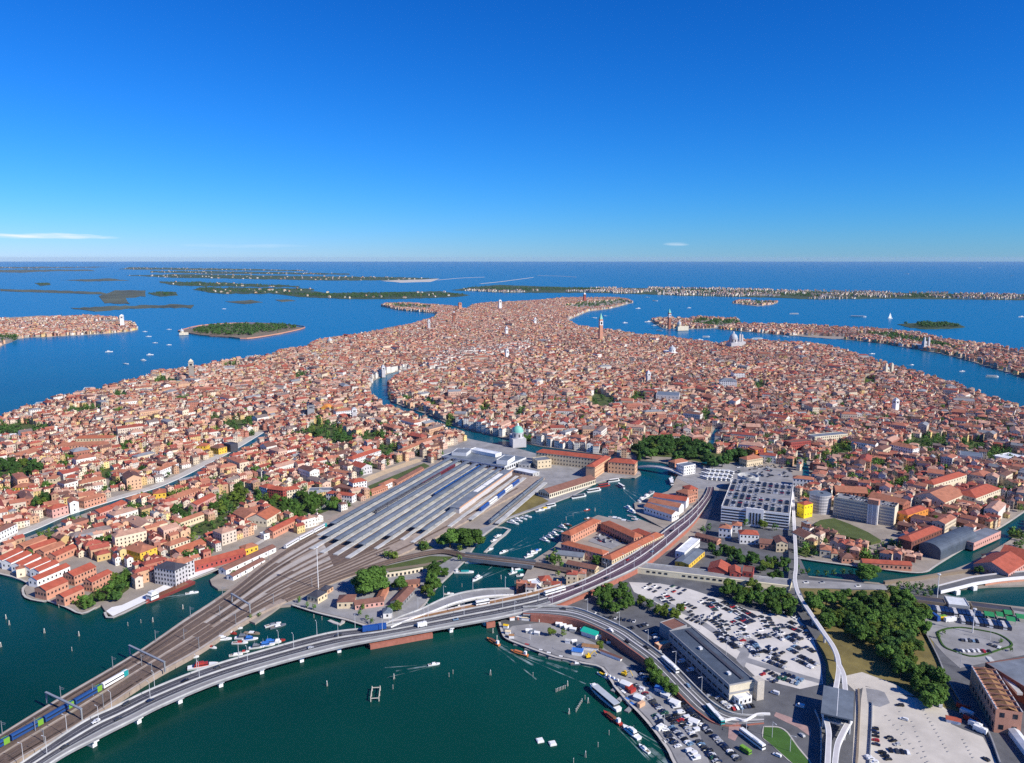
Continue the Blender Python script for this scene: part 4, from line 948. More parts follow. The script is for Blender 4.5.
structure(sheet('courtyard_pavement', [(588, 541), (603, 531), (635, 537.5), (612, 549)], Z3, M['concrete_dark']), 'grey courtyard inside the customs wings')
bld('long_shed', 'long grey roofed shed in front of the customs court', 'shed', 5, edge=((556, 554), (583, 557)), depth=10, roof='gable', wall='pale_cream', rm='roof_grey', win=(5, 5))
bld('long_shed', 'low ochre arcade house with brown roof below the customs court', 'house', 4.5, edge=((566, 563.5), (595, 569.5)), depth=9, roof='gable', wall='cream', rm='roof_brown', win=(3, 4))
bld('kiosk_house', 'small red roofed hut by the girder bridge', 'hut', 3.5, edge=((541, 581), (552, 580)), depth=10, wall='concrete', rm='roof_red', win=None)
bld('boat_shed', 'yellow boat shed with white roof by the girder bridge', 'boat shed', 3.5, edge=((521, 587), (531, 584.5)), depth=8, roof='flat', wall='yellow', rm='roof_white', win=(3, 3))
bld('boat_shed', 'white flat roofed shed beside the yellow boat shed', 'boat shed', 3.5, edge=((531.5, 585), (541, 583.5)), depth=10, roof='flat', wall='white', rm='roof_white', win=None)
# --- between canal and viaduct
bld('canal_warehouse', 'wide red roofed white warehouse on the canal point, front bay', 'warehouse', 8, edge=((644, 506), (672, 514.5)), depth=12, roof='gable', wall='white', rm='roof_tile', win=(4, 4))
bld('canal_warehouse', 'red roofed white warehouse on the canal point, middle bay', 'warehouse', 8.5, edge=((648, 501.5), (679, 507.5)), depth=13, roof='gable', wall='white', rm='roof_tile', win=None)
bld('canal_warehouse', 'red roofed warehouse with long white parapet, rear bay', 'warehouse', 9, edge=((653, 496.5), (686, 501)), depth=13, roof='gable', wall='white', rm='roof_red', win=None)
bld('canal_house', 'orange canal house with tiled roof behind the white warehouse', 'house', 11, edge=((676, 491), (688, 494.5)), depth=14, wall='salmon', rm='roof_tile')
bld('canal_house', 'salmon house with bright red roof next to the viaduct end', 'house', 12, edge=((689, 489.5), (698, 488.5)), depth=14, wall='salmon', rm='roof_red')
bld('canal_house', 'white block by the arched footbridge', 'house', 12, edge=((684, 466.5), (695.5, 464.5)), depth=14, roof='flat', wall='white', rm='roof_bluegrey')
bld('canal_house', 'red roofed house behind the white footbridge block', 'house', 10, edge=((675, 463), (688, 460.5)), depth=12, wall='salmon', rm='roof_tile')
# --- white garage
g_h = 17
gq = bld('parking_garage', 'big white multi storey garage with cars on its roof', 'garage', g_h, quad=[(721, 507), (790, 513.5), (793, 487), (733, 477.5)], roof='flat', wall='white', rm='concrete_dark', win=None)
gx, gy, ga, gl, gd = rect_of([(721, 507), (790, 513.5), (793, 487), (733, 477.5)], None, 0, GZ - .2 + g_h)
cam_dir = Vector((-gx, -gy, 0)); R_ = Matrix.Rotation(-ga, 3, 'Z'); lc = R_ @ cam_dir
# local axis that points at the camera
sides = [(0, -1, gd / 2, gl), (0, 1, gd / 2, gl), (1, 0, gl / 2, gd), (-1, 0, gl / 2, gd)]
for nx, ny, half, span in sides:
    if nx * lc.x + ny * lc.y < .15 * lc.length: continue
    for fl in range(5):
        zz = 2.6 + fl * 2.95
        mb = MB(); mb.box((0, 0, 0), (span * .98, .3, 1.3)); 
        mb.build('opening', M['glass'], gq, (nx * (half + .02), ny * (half + .02), zz), math.pi / 2 if nx else 0)
    if abs(ny) * gl + abs(nx) * gd == span and span > 60:
        mb = MB(); mb.box((0, 0, 0), (17, 1.6, g_h + 2)); mb.build('stair_tower', M['white'], gq, (nx * (half + .6), ny * (half + .6), g_h / 2 + 1), math.pi / 2 if nx else 0)
        for t in (-5, -2, 1, 4): mb = MB(); mb.box((0, 0, 0), (1.5, .3, g_h - 5)); mb.build('slot', M['glass'], gq, (nx * (half + 1.5) + (t if ny else 0), ny * (half + 1.5) + (t if nx else 0), g_h / 2), math.pi / 2 if nx else 0)
q = P(754, 483, g_h); mb = MB(); mb.lathe((0, 0, 0), [(12, 0), (12, g_h + 1.2), (11.4, g_h + 1.2), (11.4, g_h - 1), (5, g_h - 1), (5, g_h + .6), (4.4, g_h + .6), (4.4, g_h - 2)], 28)
tag(mb.build('spiral_ramp', M['concrete'], None, (q.x, q.y + 22, GZ)), 'round concrete spiral ramp behind the white garage', 'ramp'); raster(OCC, rect_pts(q.x, q.y + 22, 1, 0, 28, 28))
# --- below the garage
bld('villa', 'white villa with brown roof under the white garage', 'villa', 10, edge=((719, 527.5), (731, 529)), depth=11, wall='white', rm='roof_tile', chim=1)
bld('villa', 'white side wing of the villa under the garage', 'villa', 8, edge=((732, 525), (741.5, 526)), depth=11, wall='white', rm='roof_tile')
bld('villa', 'white house with vivid red hipped roof under the garage', 'villa', 10, edge=((740, 534), (759, 535)), depth=12, wall='white', rm='roof_red')
bld('villa', 'low brown roofed canal house between red roof and cream house', 'house', 6, edge=((760, 543), (776, 544.5)), depth=12, roof='gable', wall='salmon', rm='roof_brown')
bld('villa', 'narrow cream canal house beside the white track', 'house', 9, edge=((776.5, 543), (788, 543.5)), depth=16, roof='gable', wall='cream', rm='roof_brown')
bld('arcade', 'low dark roofed arcade house by the viaduct', 'arcade', 4.5, edge=((695, 535), (717, 541)), depth=8, roof='gable', wall='salmon', rm='roof_brown', win=(3, 4), ww=(1.6, 2.4))
bld('office_block', 'white flat office building along the viaduct', 'office', 7, quad=[(675, 551), (692, 537), (699, 540), (685, 553)], roof='flat', wall='white', rm='roof_white', win=(3, 3.4))
bld('fuel_station', 'shed with wide blue grey roof and yellow walls near the viaduct', 'shed', 5, quad=[(675, 561), (692, 547.5), (704, 551.5), (689, 564.5)], roof='gable', wall='yellow', rm='roof_bluegrey', win=(5, 5), rise=1.2)
bld('brick_ruin', 'crimson brick house with tiled roof behind the cream wall', 'house', 7, edge=((708, 569), (728, 572)), depth=17, roof='gable', wall='red_wall', rm='roof_red')
bld('brick_ruin', 'middle crimson brick gable behind the cream wall', 'house', 8, edge=((730, 572.5), (741, 573.5)), depth=14, roof='gable', wall='red_wall', rm='roof_red')
bld('brick_ruin', 'crimson brick end house with flat top behind the cream wall', 'house', 9, edge=((742.5, 571.5), (753, 573)), depth=13, roof='flat', wall='red_wall', rm='roof_brown')
# --- southern quarter
bld('tower_house', 'vivid yellow tall house with red roof', 'house', 15, edge=((804.5, 505), (813, 503)), depth=9, wall='bright_yellow', rm='roof_red', win=(4, 5), ww=(1, 1.4))
cp = bld('slab_car_park', 'long grey striped car park slab above the lawn', 'car park', 20, edge=((834, 497), (895, 508)), depth=17, roof='flat', wall='pale_cream', rm='concrete_dark', win=None)
cx_, cy_, ca_, cl_, cdp = rect_of(None, ((834, 497), (895, 508)), 17, GZ - .2 + 20)
for fl in range(6):
    mb = MB(); mb.box((0, 0, 0), (cl_ * .97, .3, 1.5)); mb.build('opening', M['grey_wall'], cp, (0, -cdp / 2 - .02, 2.2 + fl * 3.1))
mb = MB(); mb.box((0, 0, 0), (10, 6, 25)); stw = mb.build('stair_tower', M['pale_grey'], cp, (cl_ * .17, -cdp / 2 - 2.5, 12.5)); mb = MB(); mb.box((0, 0, 0), (10.4, 6.4, 5)); mb.build('lift_head', M['salmon'], cp, (cl_ * .17, -cdp / 2 - 2.5, 23.5))
for t in (-4, 0, 4): mb = MB(); mb.box((0, 0, 0), (.7, .5, 21)); mb.build('strut', M['white'], cp, (cl_ * .17 + t, -cdp / 2 - 5.9, 10.5))
q = P(823.5, 497, 20); mb = MB(); mb.lathe((0, 0, 0), [(11, 0), (11, 20)], 28)
rd = thing('round_car_ramp', 'round striped car ramp tower at the end of the car park slab', 'ramp tower', (q.x, q.y + 8, GZ)); mb.build('wall', M['pale_grey'], rd); raster(OCC, rect_pts(q.x, q.y + 8, 1, 0, 24, 24))
for fl in range(6): mb = MB(); mb.lathe((0, 0, 0), [(11.1, 1.6 + fl * 3.2), (11.1, 3.0 + fl * 3.2)], 28); mb.build('opening', M['grey_wall'], rd)
mb = MB(); mb.lathe((0, 0, 20), [(11, 0), (3, .4), (3, -.6), (.1, -.6)], 28); mb.build('roof', M['roof_bluegrey'], rd)
LAWN2 = [(814, 524), (820, 520), (834, 518), (850, 524), (868, 532), (881, 540), (871, 542.5), (850, 537), (826, 531)]
structure(sheet('green_roof_lawn', LAWN2, GZ + 2.5, M['dry_grass'] if False else M['grass'], thick=2.5), 'oblong green lawn below the car park slab'); block_px([(810, 526), (818, 515), (834, 512), (895, 528), (888, 543), (868, 546)])
bld('long_hall', 'tiled roof hall behind the round ramp', 'hall', 13, edge=((836, 491.5), (868, 493.5)), depth=20, roof='gable', wall='brick', rm='roof_tile', win=(4, 4))
bld('long_hall', 'tiled roof hall behind the car park slab', 'hall', 13, edge=((868, 496.5), (903, 505)), depth=18, roof='gable', wall='brick', rm='roof_tile', win=(4, 4))
bld('canal_house', 'beige house with brown roof beside the white track, south bank', 'house', 8, edge=((804.5, 538), (818, 536)), depth=17, roof='gable', wall='pale_cream', rm='roof_brown')
bld('canal_house', 'cream canal house with red roof below the lawn', 'house', 7.5, edge=((820, 549), (831, 550.5)), depth=12, wall='pale_cream', rm='roof_tile')
bld('canal_house', 'yellowish canal house beside the cream canal house', 'house', 6, edge=((831.5, 553), (838, 553.5)), depth=11, wall='cream', rm='roof_tile')
bld('canal_house', 'low salmon canal house with flat front', 'house', 5.5, edge=((842, 557.5), (854, 558)), depth=11, wall='salmon', rm='roof_brown')
bld('canal_house', 'long low canal house with dark red roof', 'house', 5.5, edge=((863, 562.5), (912, 565.5)), depth=9, roof='gable', wall='salmon', rm='roof_red', win=(3.5, 5))
bld('long_hall', 'dark red hall with bright red roof next to the grey hall', 'hall', 12, quad=[(899, 537), (931, 524.5), (940, 529.5), (911, 542)], roof='hip', wall='brick_dark', rm='roof_red', win=(5, 5))
bld('long_hall', 'orange walled hall with red front beside the car park slab', 'hall', 12, quad=[(897, 511.5), (918, 505), (927.5, 508.5), (907, 515.5)], wall='orange', rm='roof_red', win=(5, 5))
bld('long_hall', 'cream walled hall with red roof, farthest of the cream halls', 'hall', 12, quad=[(922, 482), (956, 471.5), (966, 475), (934, 484.5)], wall='pale_cream', rm='roof_red', win=(6, 5))
bld('long_hall', 'cream gabled hall in the middle of the cream halls', 'hall', 11, edge=((945, 502.5), (965, 494)), depth=32, roof='gable', wall='pale_cream', rm='roof_tile', win=(6, 5))
bld('long_hall', 'broad cream hall with red roof nearest the side canal', 'hall', 11, edge=((976, 498), (1001, 488.5)), depth=22, wall='pale_cream', rm='roof_red', win=(5, 5))
bld('arched_hall', 'dark grey arched steel hall beside the canal', 'hall', 8, quad=[(922, 544), (960, 528.5), (972, 538), (938, 553.5)], roof='barrel', wall='roof_slate', rm='roof_slate', rise=5.5, win=None)
bld('long_hall', 'pink flat roofed hall next to the grey arched hall', 'hall', 7, edge=((974, 543.5), (1001, 531.5)), depth=15, roof='flat', wall='pink', rm='roof_grey', win=(4, 5))
bld('row_house', 'dark brick row of arches behind the grey arched hall', 'row house', 8, edge=((932, 514.5), (982, 528)), depth=10, roof='gable', wall='brick_dark', rm='roof_brown', win=(4, 5), ww=(1.8, 3))
bld('sports_hall', 'flat pale blue roofed hall among the southern trees', 'hall', 10, edge=((960, 455), (983, 457.5)), depth=26, roof='flat', wall='pale_grey', rm='roof_bluegrey', win=(6, 6))
bld('sports_hall', 'pale flat roofed hall near the southern canal', 'hall', 7, edge=((1008, 459), (1024, 456)), depth=20, roof='flat', wall='white', rm='roof_white', win=(6, 6))
bld('harbour_warehouse', 'wide red roofed warehouse by the harbour bridge', 'warehouse', 6.5, quad=[(972, 565), (991, 553), (1028, 562), (1010, 572)], roof='gable', wall='pink', rm='roof_red', win=(4, 5))
bld('harbour_warehouse', 'red roofed warehouse behind the harbour bridge warehouse', 'warehouse', 6.5, quad=[(1000, 552.5), (1009, 547), (1048, 556), (1038, 563)], roof='gable', wall='salmon', rm='roof_red', win=(4, 5))
bld('apartment_block', 'blocky red apartment house at the plaza edge', 'apartment block', 14, edge=((748, 447), (755, 450)), depth=14, roof='flat', wall='red_wall', rm='roof_tile')
bld('apartment_block', 'orange red apartment house next to the blocky red one', 'apartment block', 13, edge=((756, 451), (766, 448.5)), depth=14, roof='flat', wall='orange', rm='roof_tile')
bld('apartment_house', 'cream corner house at the plaza gardens', 'house', 10, edge=((747, 460), (763, 457.5)), depth=14, wall='cream', rm='roof_tile')
bld('apartment_house', 'white house pair by the garage side street', 'house', 10, edge=((793, 478), (814, 480)), depth=11, wall='white', rm='roof_tile')
bld('school', 'crimson long house behind the plaza', 'school', 12, edge=((791, 443), (811, 441)), depth=14, roof='flat', wall='red_wall', rm='roof_brown')
bld('school', 'beige flat block behind the crimson long house', 'school', 12, edge=((815, 437), (848, 434)), depth=16, roof='flat', wall='pale_cream', rm='roof_grey')
bld('school', 'white fronted long building in the southern gardens', 'school', 12, edge=((889, 444), (913, 449)), depth=16, wall='white', rm='roof_tile')
bld('museum', 'large pale blue grey roofed hall in the middle of the old town', 'hall', 14, edge=((656, 395), (679, 396)), depth=40, roof='flat', wall='pale_grey', rm='roof_bluegrey', win=(7, 6))
bld('palace', 'large white palace block in the middle of the old town', 'palace', 18, edge=((720, 381), (737, 381.5)), depth=24, wall='white', rm='roof_grey')
bld('palace', 'white palace close to the far domed church', 'palace', 18, edge=((734, 373), (745, 373)), depth=24, wall='white', rm='roof_tile')
# --- foreground yards
lg = bld('long_market_hall', 'long grey roofed market hall between the car park and the ramp road', 'hall', 11.5, quad=[(670, 631.6), (690.6, 626.4), (754, 680), (729.5, 686)], roof='flat', wall='grey_wall', rm='roof_slate', win=(6, 4), ww=(4.4, 1.3), maxw=70)
lx, ly, la, ll, ld = rect_of([(670, 631.6), (690.6, 626.4), (754, 680), (729.5, 686)], None, 0, GZ - .2 + 11.5)
s_ = -1 if (Matrix.Rotation(-la, 3, 'Z') @ Vector((-lx, -ly, 0))).x < 0 else 1
for zz, hh in ((9, 4.2), (3.6, 3.2)): mb = MB(); mb.box((0, 0, 0), (.4, ld * .98, hh)); mb.build('end_wall', M['pale_cream'], lg, (s_ * (ll / 2 + .15), 0, zz))
mb = MB(); mb.box((0, 0, 0), (6, 5, 13)); mb.build('stair_tower', M['wood_pale'], lg, (s_ * (ll / 2 + 1), ld / 2 * (1 if True else -1) * s_ + 2 * s_, 6.5))
mb = MB(); mb.box((0, 0, 0), (ll * .9, 2.0, .5)); mb.build('roof_gutter', M['roof_dark'], lg, (0, ld * .16 * s_, 11.9))
for t in (-.1, .35): mb = MB(); mb.box((0, 0, 0), (2.5, 2, 1.4)); mb.build('roof_vent', M['pale_metal'], lg, (ll * t, -2, 12.4))
bld('market_annex', 'dark brown annex at the far end of the market hall', 'annex', 10, quad=[(661, 622), (674, 618.5), (687, 625), (671, 631)], roof='flat', wall='grey_wall', rm='roof_brown', win=None, clear=0)
bld('loading_dock', 'small cream loading deck beside the market hall', 'loading deck', 3.5, edge=((659, 646.5), (672, 642.5)), depth=5, roof='flat', wall='salmon', rm='cream', win=None)
bld('market_annex', 'white entrance block at the lit end of the market hall', 'annex', 4.5, edge=((739, 700), (752, 696)), depth=7, roof='flat', wall='white', rm='roof_white', win=(3, 4))
# people mover station
pz = 13.0; sx_, sy_, sa_, sl_, sdp = rect_of([(823.8, 684), (853.9, 692.8), (853, 720), (820.8, 712.6)], None, 0, pz)
ps = thing('track_station', 'raised station under a square blue grey roof on the white track', 'station', (sx_, sy_, GZ), sa_)
mb = MB(); mb.box((0, 0, pz - GZ - .4), (sl_, sdp, .8)); rf_ = mb.build('roof', M['roof_bluegrey'], ps)
mb = MB(); mb.box((0, 0, pz - GZ + .06), (sl_ * .98, .35, .14)); mb.build('roof_seam', M['roof_white'], rf_)
mb = MB(); mb.box((0, 0, 0), (sl_ * .86, sdp * .8, 1.2)); mb.build('platform_deck', M['concrete'], ps, (0, 0, 5.6))
for i in (-1, 1):
    mb = MB(); mb.box((0, 0, 0), (sl_ * .8, .3, 5)); mb.build('glass_wall', M['glass'], ps, (0, i * sdp * .38, 8.4))
    for k in (-1, 0, 1): mb = MB(); mb.cyl((0, 0, 0), (0, 0, 10.6), .5, .5, 10); mb.build('column', M['pale_metal'], ps, (k * sl_ * .38, i * sdp * .42, 0))
# white guideway of the people mover
gw = thing('elevated_guideway', 'curving white elevated guideway crossing the yard', 'guideway')
TR = [(792.5, 492, 8), (793.5, 510, 8), (794.5, 530, 8), (795.5, 548, 8), (796, 566, 8), (795, 580, 8), (799, 595, 8), (811, 614, 8), (824, 633, 8), (834, 648, 8), (838.5, 662, 8), (838, 676, 8), (835.5, 690, 8)]
gi = 0
for pxl, nm in ((TR, 'guideway_beam'), ([(838.5, 664, 8), (843.5, 675, 8), (845.5, 692, 8)], 'guideway_beam'), ([(824, 713, 7.5), (828.5, 730, 7.5), (828.5, 745, 7.5), (827, 775, 7.5)], 'guideway_beam'), ([(850, 720, 7.5), (842, 735, 7.5), (837, 748, 7.5), (834, 775, 7.5)], 'guideway_beam')):
    pts = line(pxl, None, 8); mb = MB(); sweep(mb, pts, [(-1.45, -1.1), (-1.45, .5 + gi), (1.45, .5 + gi), (1.45, -1.1)]); b_ = mb.build(nm, M['white'], gw)
    mb = MB(); sweep(mb, pts, [(-1.0, .53 + gi), (1.0, .53 + gi)], closed=False); gi += .05; mb.build('running_track', M['pale_grey'], b_)
    for i, (p, a) in enumerate(along(pts, 26, 12)):
        mb = MB(); mb.cyl((0, 0, 0), (0, 0, p.z - GZ - 1.1), .8, .9, 10); mb.build('pillar', M['concrete'], gw, (p.x, p.y, GZ))
block_line(line(TR, None, 4), 4)
mb = MB(); pts = line([(806, 622, GZ), (816, 645, GZ), (823, 665, GZ), (823, 688, GZ)], None, 8); sweep(mb, pts, [(-2.4, .05), (2.4, .05)], closed=False); structure(mb.build('service_road', M['asphalt_dark']), 'dark service lane beside the gravel car park')
mb = MB(); pts = line([(815, 712, GZ), (820, 725, GZ), (821, 745, GZ), (820, 775, GZ)], None, 8); sweep(mb, pts, [(-.3, 0), (-.3, 1.6), (.3, 1.6), (.3, 0)]); tag(mb.build('concrete_wall', M['concrete']), 'curving low concrete wall beside the guideway pillars', 'wall')
mb = MB(); pts = line([(858.5, 690, GZ), (859, 720, GZ), (856, 770, GZ)], None, 8); sweep(mb, pts, [(-.5, 0), (-.5, 1.2), (.5, 1.2), (.5, 0)]); tag(mb.build('lot_wall', M['wood']), 'low earth brown wall along the empty gravel lot', 'wall')
mb = MB(); pts = line([(872, 703, GZ), (871.5, 725, GZ), (869, 770, GZ)], None, 8); sweep(mb, pts, [(-.25, 0), (-.25, 1.4), (.25, 1.4), (.25, 0)]); tag(mb.build('lot_fence', M['steel']), 'thin fence crossing the empty gravel lot', 'fence')
mb = MB(); pts = line([(922, 628, GZ), (937, 657, GZ), (946, 678, GZ), (962, 705, GZ), (985, 728, GZ), (1000, 765, GZ)], None, 8); sweep(mb, pts, [(-.4, 0), (-.4, 1.8), (.4, 1.8), (.4, 0)]); tag(mb.build('yard_wall', M['concrete_dark']), 'long dark wall between grove and coach yard road', 'wall')
mb = MB(); pts = line([(724, 722, GZ), (735, 719.5, GZ), (745, 721.5, GZ), (757, 715.5, GZ), (770, 715, GZ)], None, 8); sweep(mb, pts, [(-.5, 0), (-.5, 1.3), (.5, 1.3), (.5, 0)]); tag(mb.build('road_barrier', M['white']), 'wavy white concrete barrier by the market hall', 'barrier')
# right hand warehouses
w1 = bld('brick_warehouse', 'tall brown brick warehouse with rusty roof and pale window frames', 'warehouse', 15, quad=[(972, 668), (994.5, 668), (1022, 711.5), (997, 709.5)], roof='none', wall='salmon', rm='roof_rust', win=(5, 6), ww=(2.4, 2.8))
wx_, wy_, wa_, wl_, wd_ = rect_of([(972, 668), (994.5, 668), (1022, 711.5), (997, 709.5)], None, 0, GZ - .2 + 15)
mb = MB(); mb.add([(-wl_ / 2 + .5, -wd_ / 2 + .5, 14), (wl_ / 2 - .5, -wd_ / 2 + .5, 14), (wl_ / 2 - .5, 0, 16.2), (-wl_ / 2 + .5, 0, 16.2), (wl_ / 2 - .5, wd_ / 2 - .5, 14), (-wl_ / 2 + .5, wd_ / 2 - .5, 14)], [(0, 1, 2, 3), (3, 2, 4, 5)]); wr = mb.build('roof', M['roof_rust'], w1)
for i in range(8): mb = MB(); mb.box((0, 0, 0), (1.0, wd_ * .9, .5)); mb.build('roof_beam', M['roof_brown'], wr, ((i + .5) / 8 * wl_ - wl_ / 2, 0, 16.2))
for sy in (-1, 1): mb = MB(); mb.box((0, 0, 0), (wl_, .5, .8)); mb.build('parapet', M['pale_grey'], w1, (0, sy * (wd_ / 2 - .2), 15.1))
bld('brick_warehouse', 'broad grey roofed warehouse with dark red wall at the frame edge', 'warehouse', 11, quad=[(1002, 661), (1075, 650), (1105, 690), (1026, 702)], roof='flat', wall='brick_dark', rm='roof_grey', win=None)
bld('low_shed', 'low shed with long white roof below the brown brick warehouse', 'shed', 4, quad=[(1008.5, 727), (1014, 725), (1046, 764), (1038, 768)], roof='gable', wall='white', rm='roof_white', win=None, clear=0)
gy_ = thing('loading_gangway', 'slanting pale concrete gangway between the two brick warehouses', 'gangway')
pts = line([(988, 657.5, 10), (1003, 675, 10), (1020, 694, 10)], None, 6); mb = MB(); sweep(mb, pts, [(-1.6, -.8), (-1.6, .8), (1.6, .8), (1.6, -.8)]); mb.build('deck', M['concrete'], gy_)
for p, a in along(pts, 18, 8): mb = MB(); mb.box((0, 0, 0), (1.2, 1.2, 8)); mb.build('pillar', M['concrete'], gy_, (p.x, p.y, 5))
bld('coach_shed', 'long dark roofed shed at the coach yard edge nearest the grove', 'shed', 4, edge=((903, 598.5), (946, 604)), depth=9, roof='flat', wall='wood', rm='roof_dark', win=None)
bld('coach_shed', 'pale canopy roof between the two dark coach sheds', 'canopy', 4.5, edge=((949, 604.5), (970, 607)), depth=16, roof='flat', wall='concrete', rm='roof_white', win=None)
bld('coach_shed', 'long dark roofed shed at the coach yard edge by the harbour', 'shed', 4, edge=((972, 606.5), (1014, 612)), depth=9, roof='flat', wall='wood', rm='roof_dark', win=None)
for k, (x0, y0, x1, y1) in enumerate(((985, 615, 995, 616.5), (997, 615.5, 1004, 616.5), (1005, 613.5, 1013, 614.5), (1007, 620, 1016, 621.5), (1017, 617.5, 1027, 619))):
    q = thing('green_canopy', ['bright green canopy closest to the pale canopy', 'small green canopy second along the harbour edge', 'tallest green canopy by the dark coach shed', 'green canopy closest to the coaches', 'green canopy cut by the frame edge'][k], 'canopy', None or (0, 0, 0))
    cx, cy, a, l, d = rect_of(None, ((x0, y0), (x1, y1)), 9, 5.0); q.location = (cx, cy, GZ); q.rotation_euler = (0, 0, a)
    mb = MB(); mb.add([(-l / 2, -d / 2, 3), (l / 2, -d / 2, 3), (l / 2, d / 2, 3), (-l / 2, d / 2, 3), (-l / 2, 0, 4.6), (l / 2, 0, 4.6)], list(RF_G_) + [(1, 2, 5), (3, 0, 4)]); mb.build('roof', mat('green_tarp', (.02, .22, .08), var=.2), q)
    for sx in (-1, 1):
        for sy in (-1, 1): mb = MB(); mb.cyl((0, 0, 0), (0, 0, 3.1), .15, .15, 6); mb.build('post', M['steel'], q, (sx * (l / 2 - .3), sy * (d / 2 - .3), 0))

# --- towers and domes
def top_z(x, y, ytop):
    b = P(x, y, GZ); f = PX(b)[2]; return (y - ytop) * f / FPX / math.cos(PITCH) * 1.01
def campanile(x, y, ytop, wd, label, shaft='brick', belfry='white', cap='copper', spire=.22):
    h = top_z(x, y, ytop); b = P(x, y, GZ); q = thing('bell_tower', label, 'bell tower', (b.x, b.y, GZ), R(20)); raster(OCC, rect_pts(b.x, b.y, 1, 0, wd + 6, wd + 6))
    hs_, hb = h * (.80 - spire) , h * .14
    mb = MB(); mb.box((0, 0, hs_ / 2), (wd, wd, hs_), 0, 0, .95); mb.build('shaft', M[shaft], q)
    mb = MB(); mb.box((0, 0, hs_ + .4), (wd * 1.1, wd * 1.1, .8)); mb.box((0, 0, hs_ + hb / 2), (wd * .96, wd * .96, hb)); mb.box((0, 0, hs_ + hb + .4), (wd * 1.08, wd * 1.08, .8)); bf = mb.build('belfry', M[belfry], q)
    for sx, sy in ((0, -1), (1, 0), (-1, 0), (0, 1)): mb = MB(); mb.box((0, 0, 0), (wd * .5, .4, hb * .6)); mb.build('arch', M['glass'], bf, (sx * wd * .48, sy * wd * .48, hs_ + hb * .5), math.pi / 2 if sx else 0)
    z = hs_ + hb + .8; a_ = h * .06
    mb = MB(); mb.box((0, 0, z + a_ / 2), (wd * .88, wd * .88, a_)); mb.build('attic', M[shaft], q)
    mb = MB(); r = wd * .46; zz = z + a_; mb.add([(-r, -r, zz), (r, -r, zz), (r, r, zz), (-r, r, zz), (0, 0, h)], [(0, 1, 4), (1, 2, 4), (2, 3, 4), (3, 0, 4)]); mb.build('spire', M[cap], q)
    return q
campanile(600.5, 342, 313.5, 11, 'tallest red brick bell tower with white belfry and green spire by the wide basin', shaft='salmon')
campanile(192, 380, 359, 11, 'tall brown brick bell tower near the northern shore', shaft='stone', belfry='wood_pale', cap='pale_cream', spire=.14)
campanile(669, 329, 309, 10, 'brick bell tower with pale spire on the small monastery island', cap='copper')
campanile(895, 414, 397.5, 8, 'slender white bell tower in the southern quarter', shaft='white', cap='lead', spire=.14)
campanile(354.5, 422, 407, 8, 'slim pale bell tower in the northern quarter', shaft='pale_grey', cap='lead', spire=.12)
campanile(311, 417, 404.5, 12, 'broad dark grey tower beside the orange yellow hall', shaft='grey_wall', belfry='grey_wall', cap='roof_dark', spire=.06)
campanile(460, 311, 302.5, 16, 'square pale red tower at the eastern tip of the old town', shaft='salmon', belfry='salmon', cap='roof_tile', spire=.06)
campanile(584.5, 302, 292.5, 14, 'lone red tower over the eastern gardens', shaft='red_wall', belfry='brick', cap='white')
campanile(500, 310, 299.5, 14, 'white tower behind the arsenal roofs', shaft='white', cap='lead', spire=.1)
campanile(454, 324, 311, 9, 'thin brown tower near the arsenal basin', shaft='brick', belfry='brick', cap='lead', spire=.15)
campanile(122.5, 327, 314.5, 14, 'white lighthouse tower on the brick roofed island', shaft='white', cap='white', spire=.1)
campanile(506.5, 337, 326, 9, 'thin white tower in the eastern quarter', shaft='white', cap='lead', spire=.2)
campanile(535, 326, 317, 9, 'small white tower near the eastern shore', shaft='white', cap='lead', spire=.2)
campanile(383.5, 377, 364.5, 8, 'pale tower at the bend of the grand canal', shaft='pale_grey', cap='lead', spire=.2)
campanile(648, 384, 370, 8, 'grey tower among the central roofs', shaft='pale_grey', cap='lead', spire=.2)
campanile(507, 359, 348.5, 9, 'short white tower among the central palaces', shaft='white', cap='lead', spire=.2)
campanile(429, 331, 319, 9, 'pale tower near the northern shore bend', shaft='pale_grey', cap='lead', spire=.15)
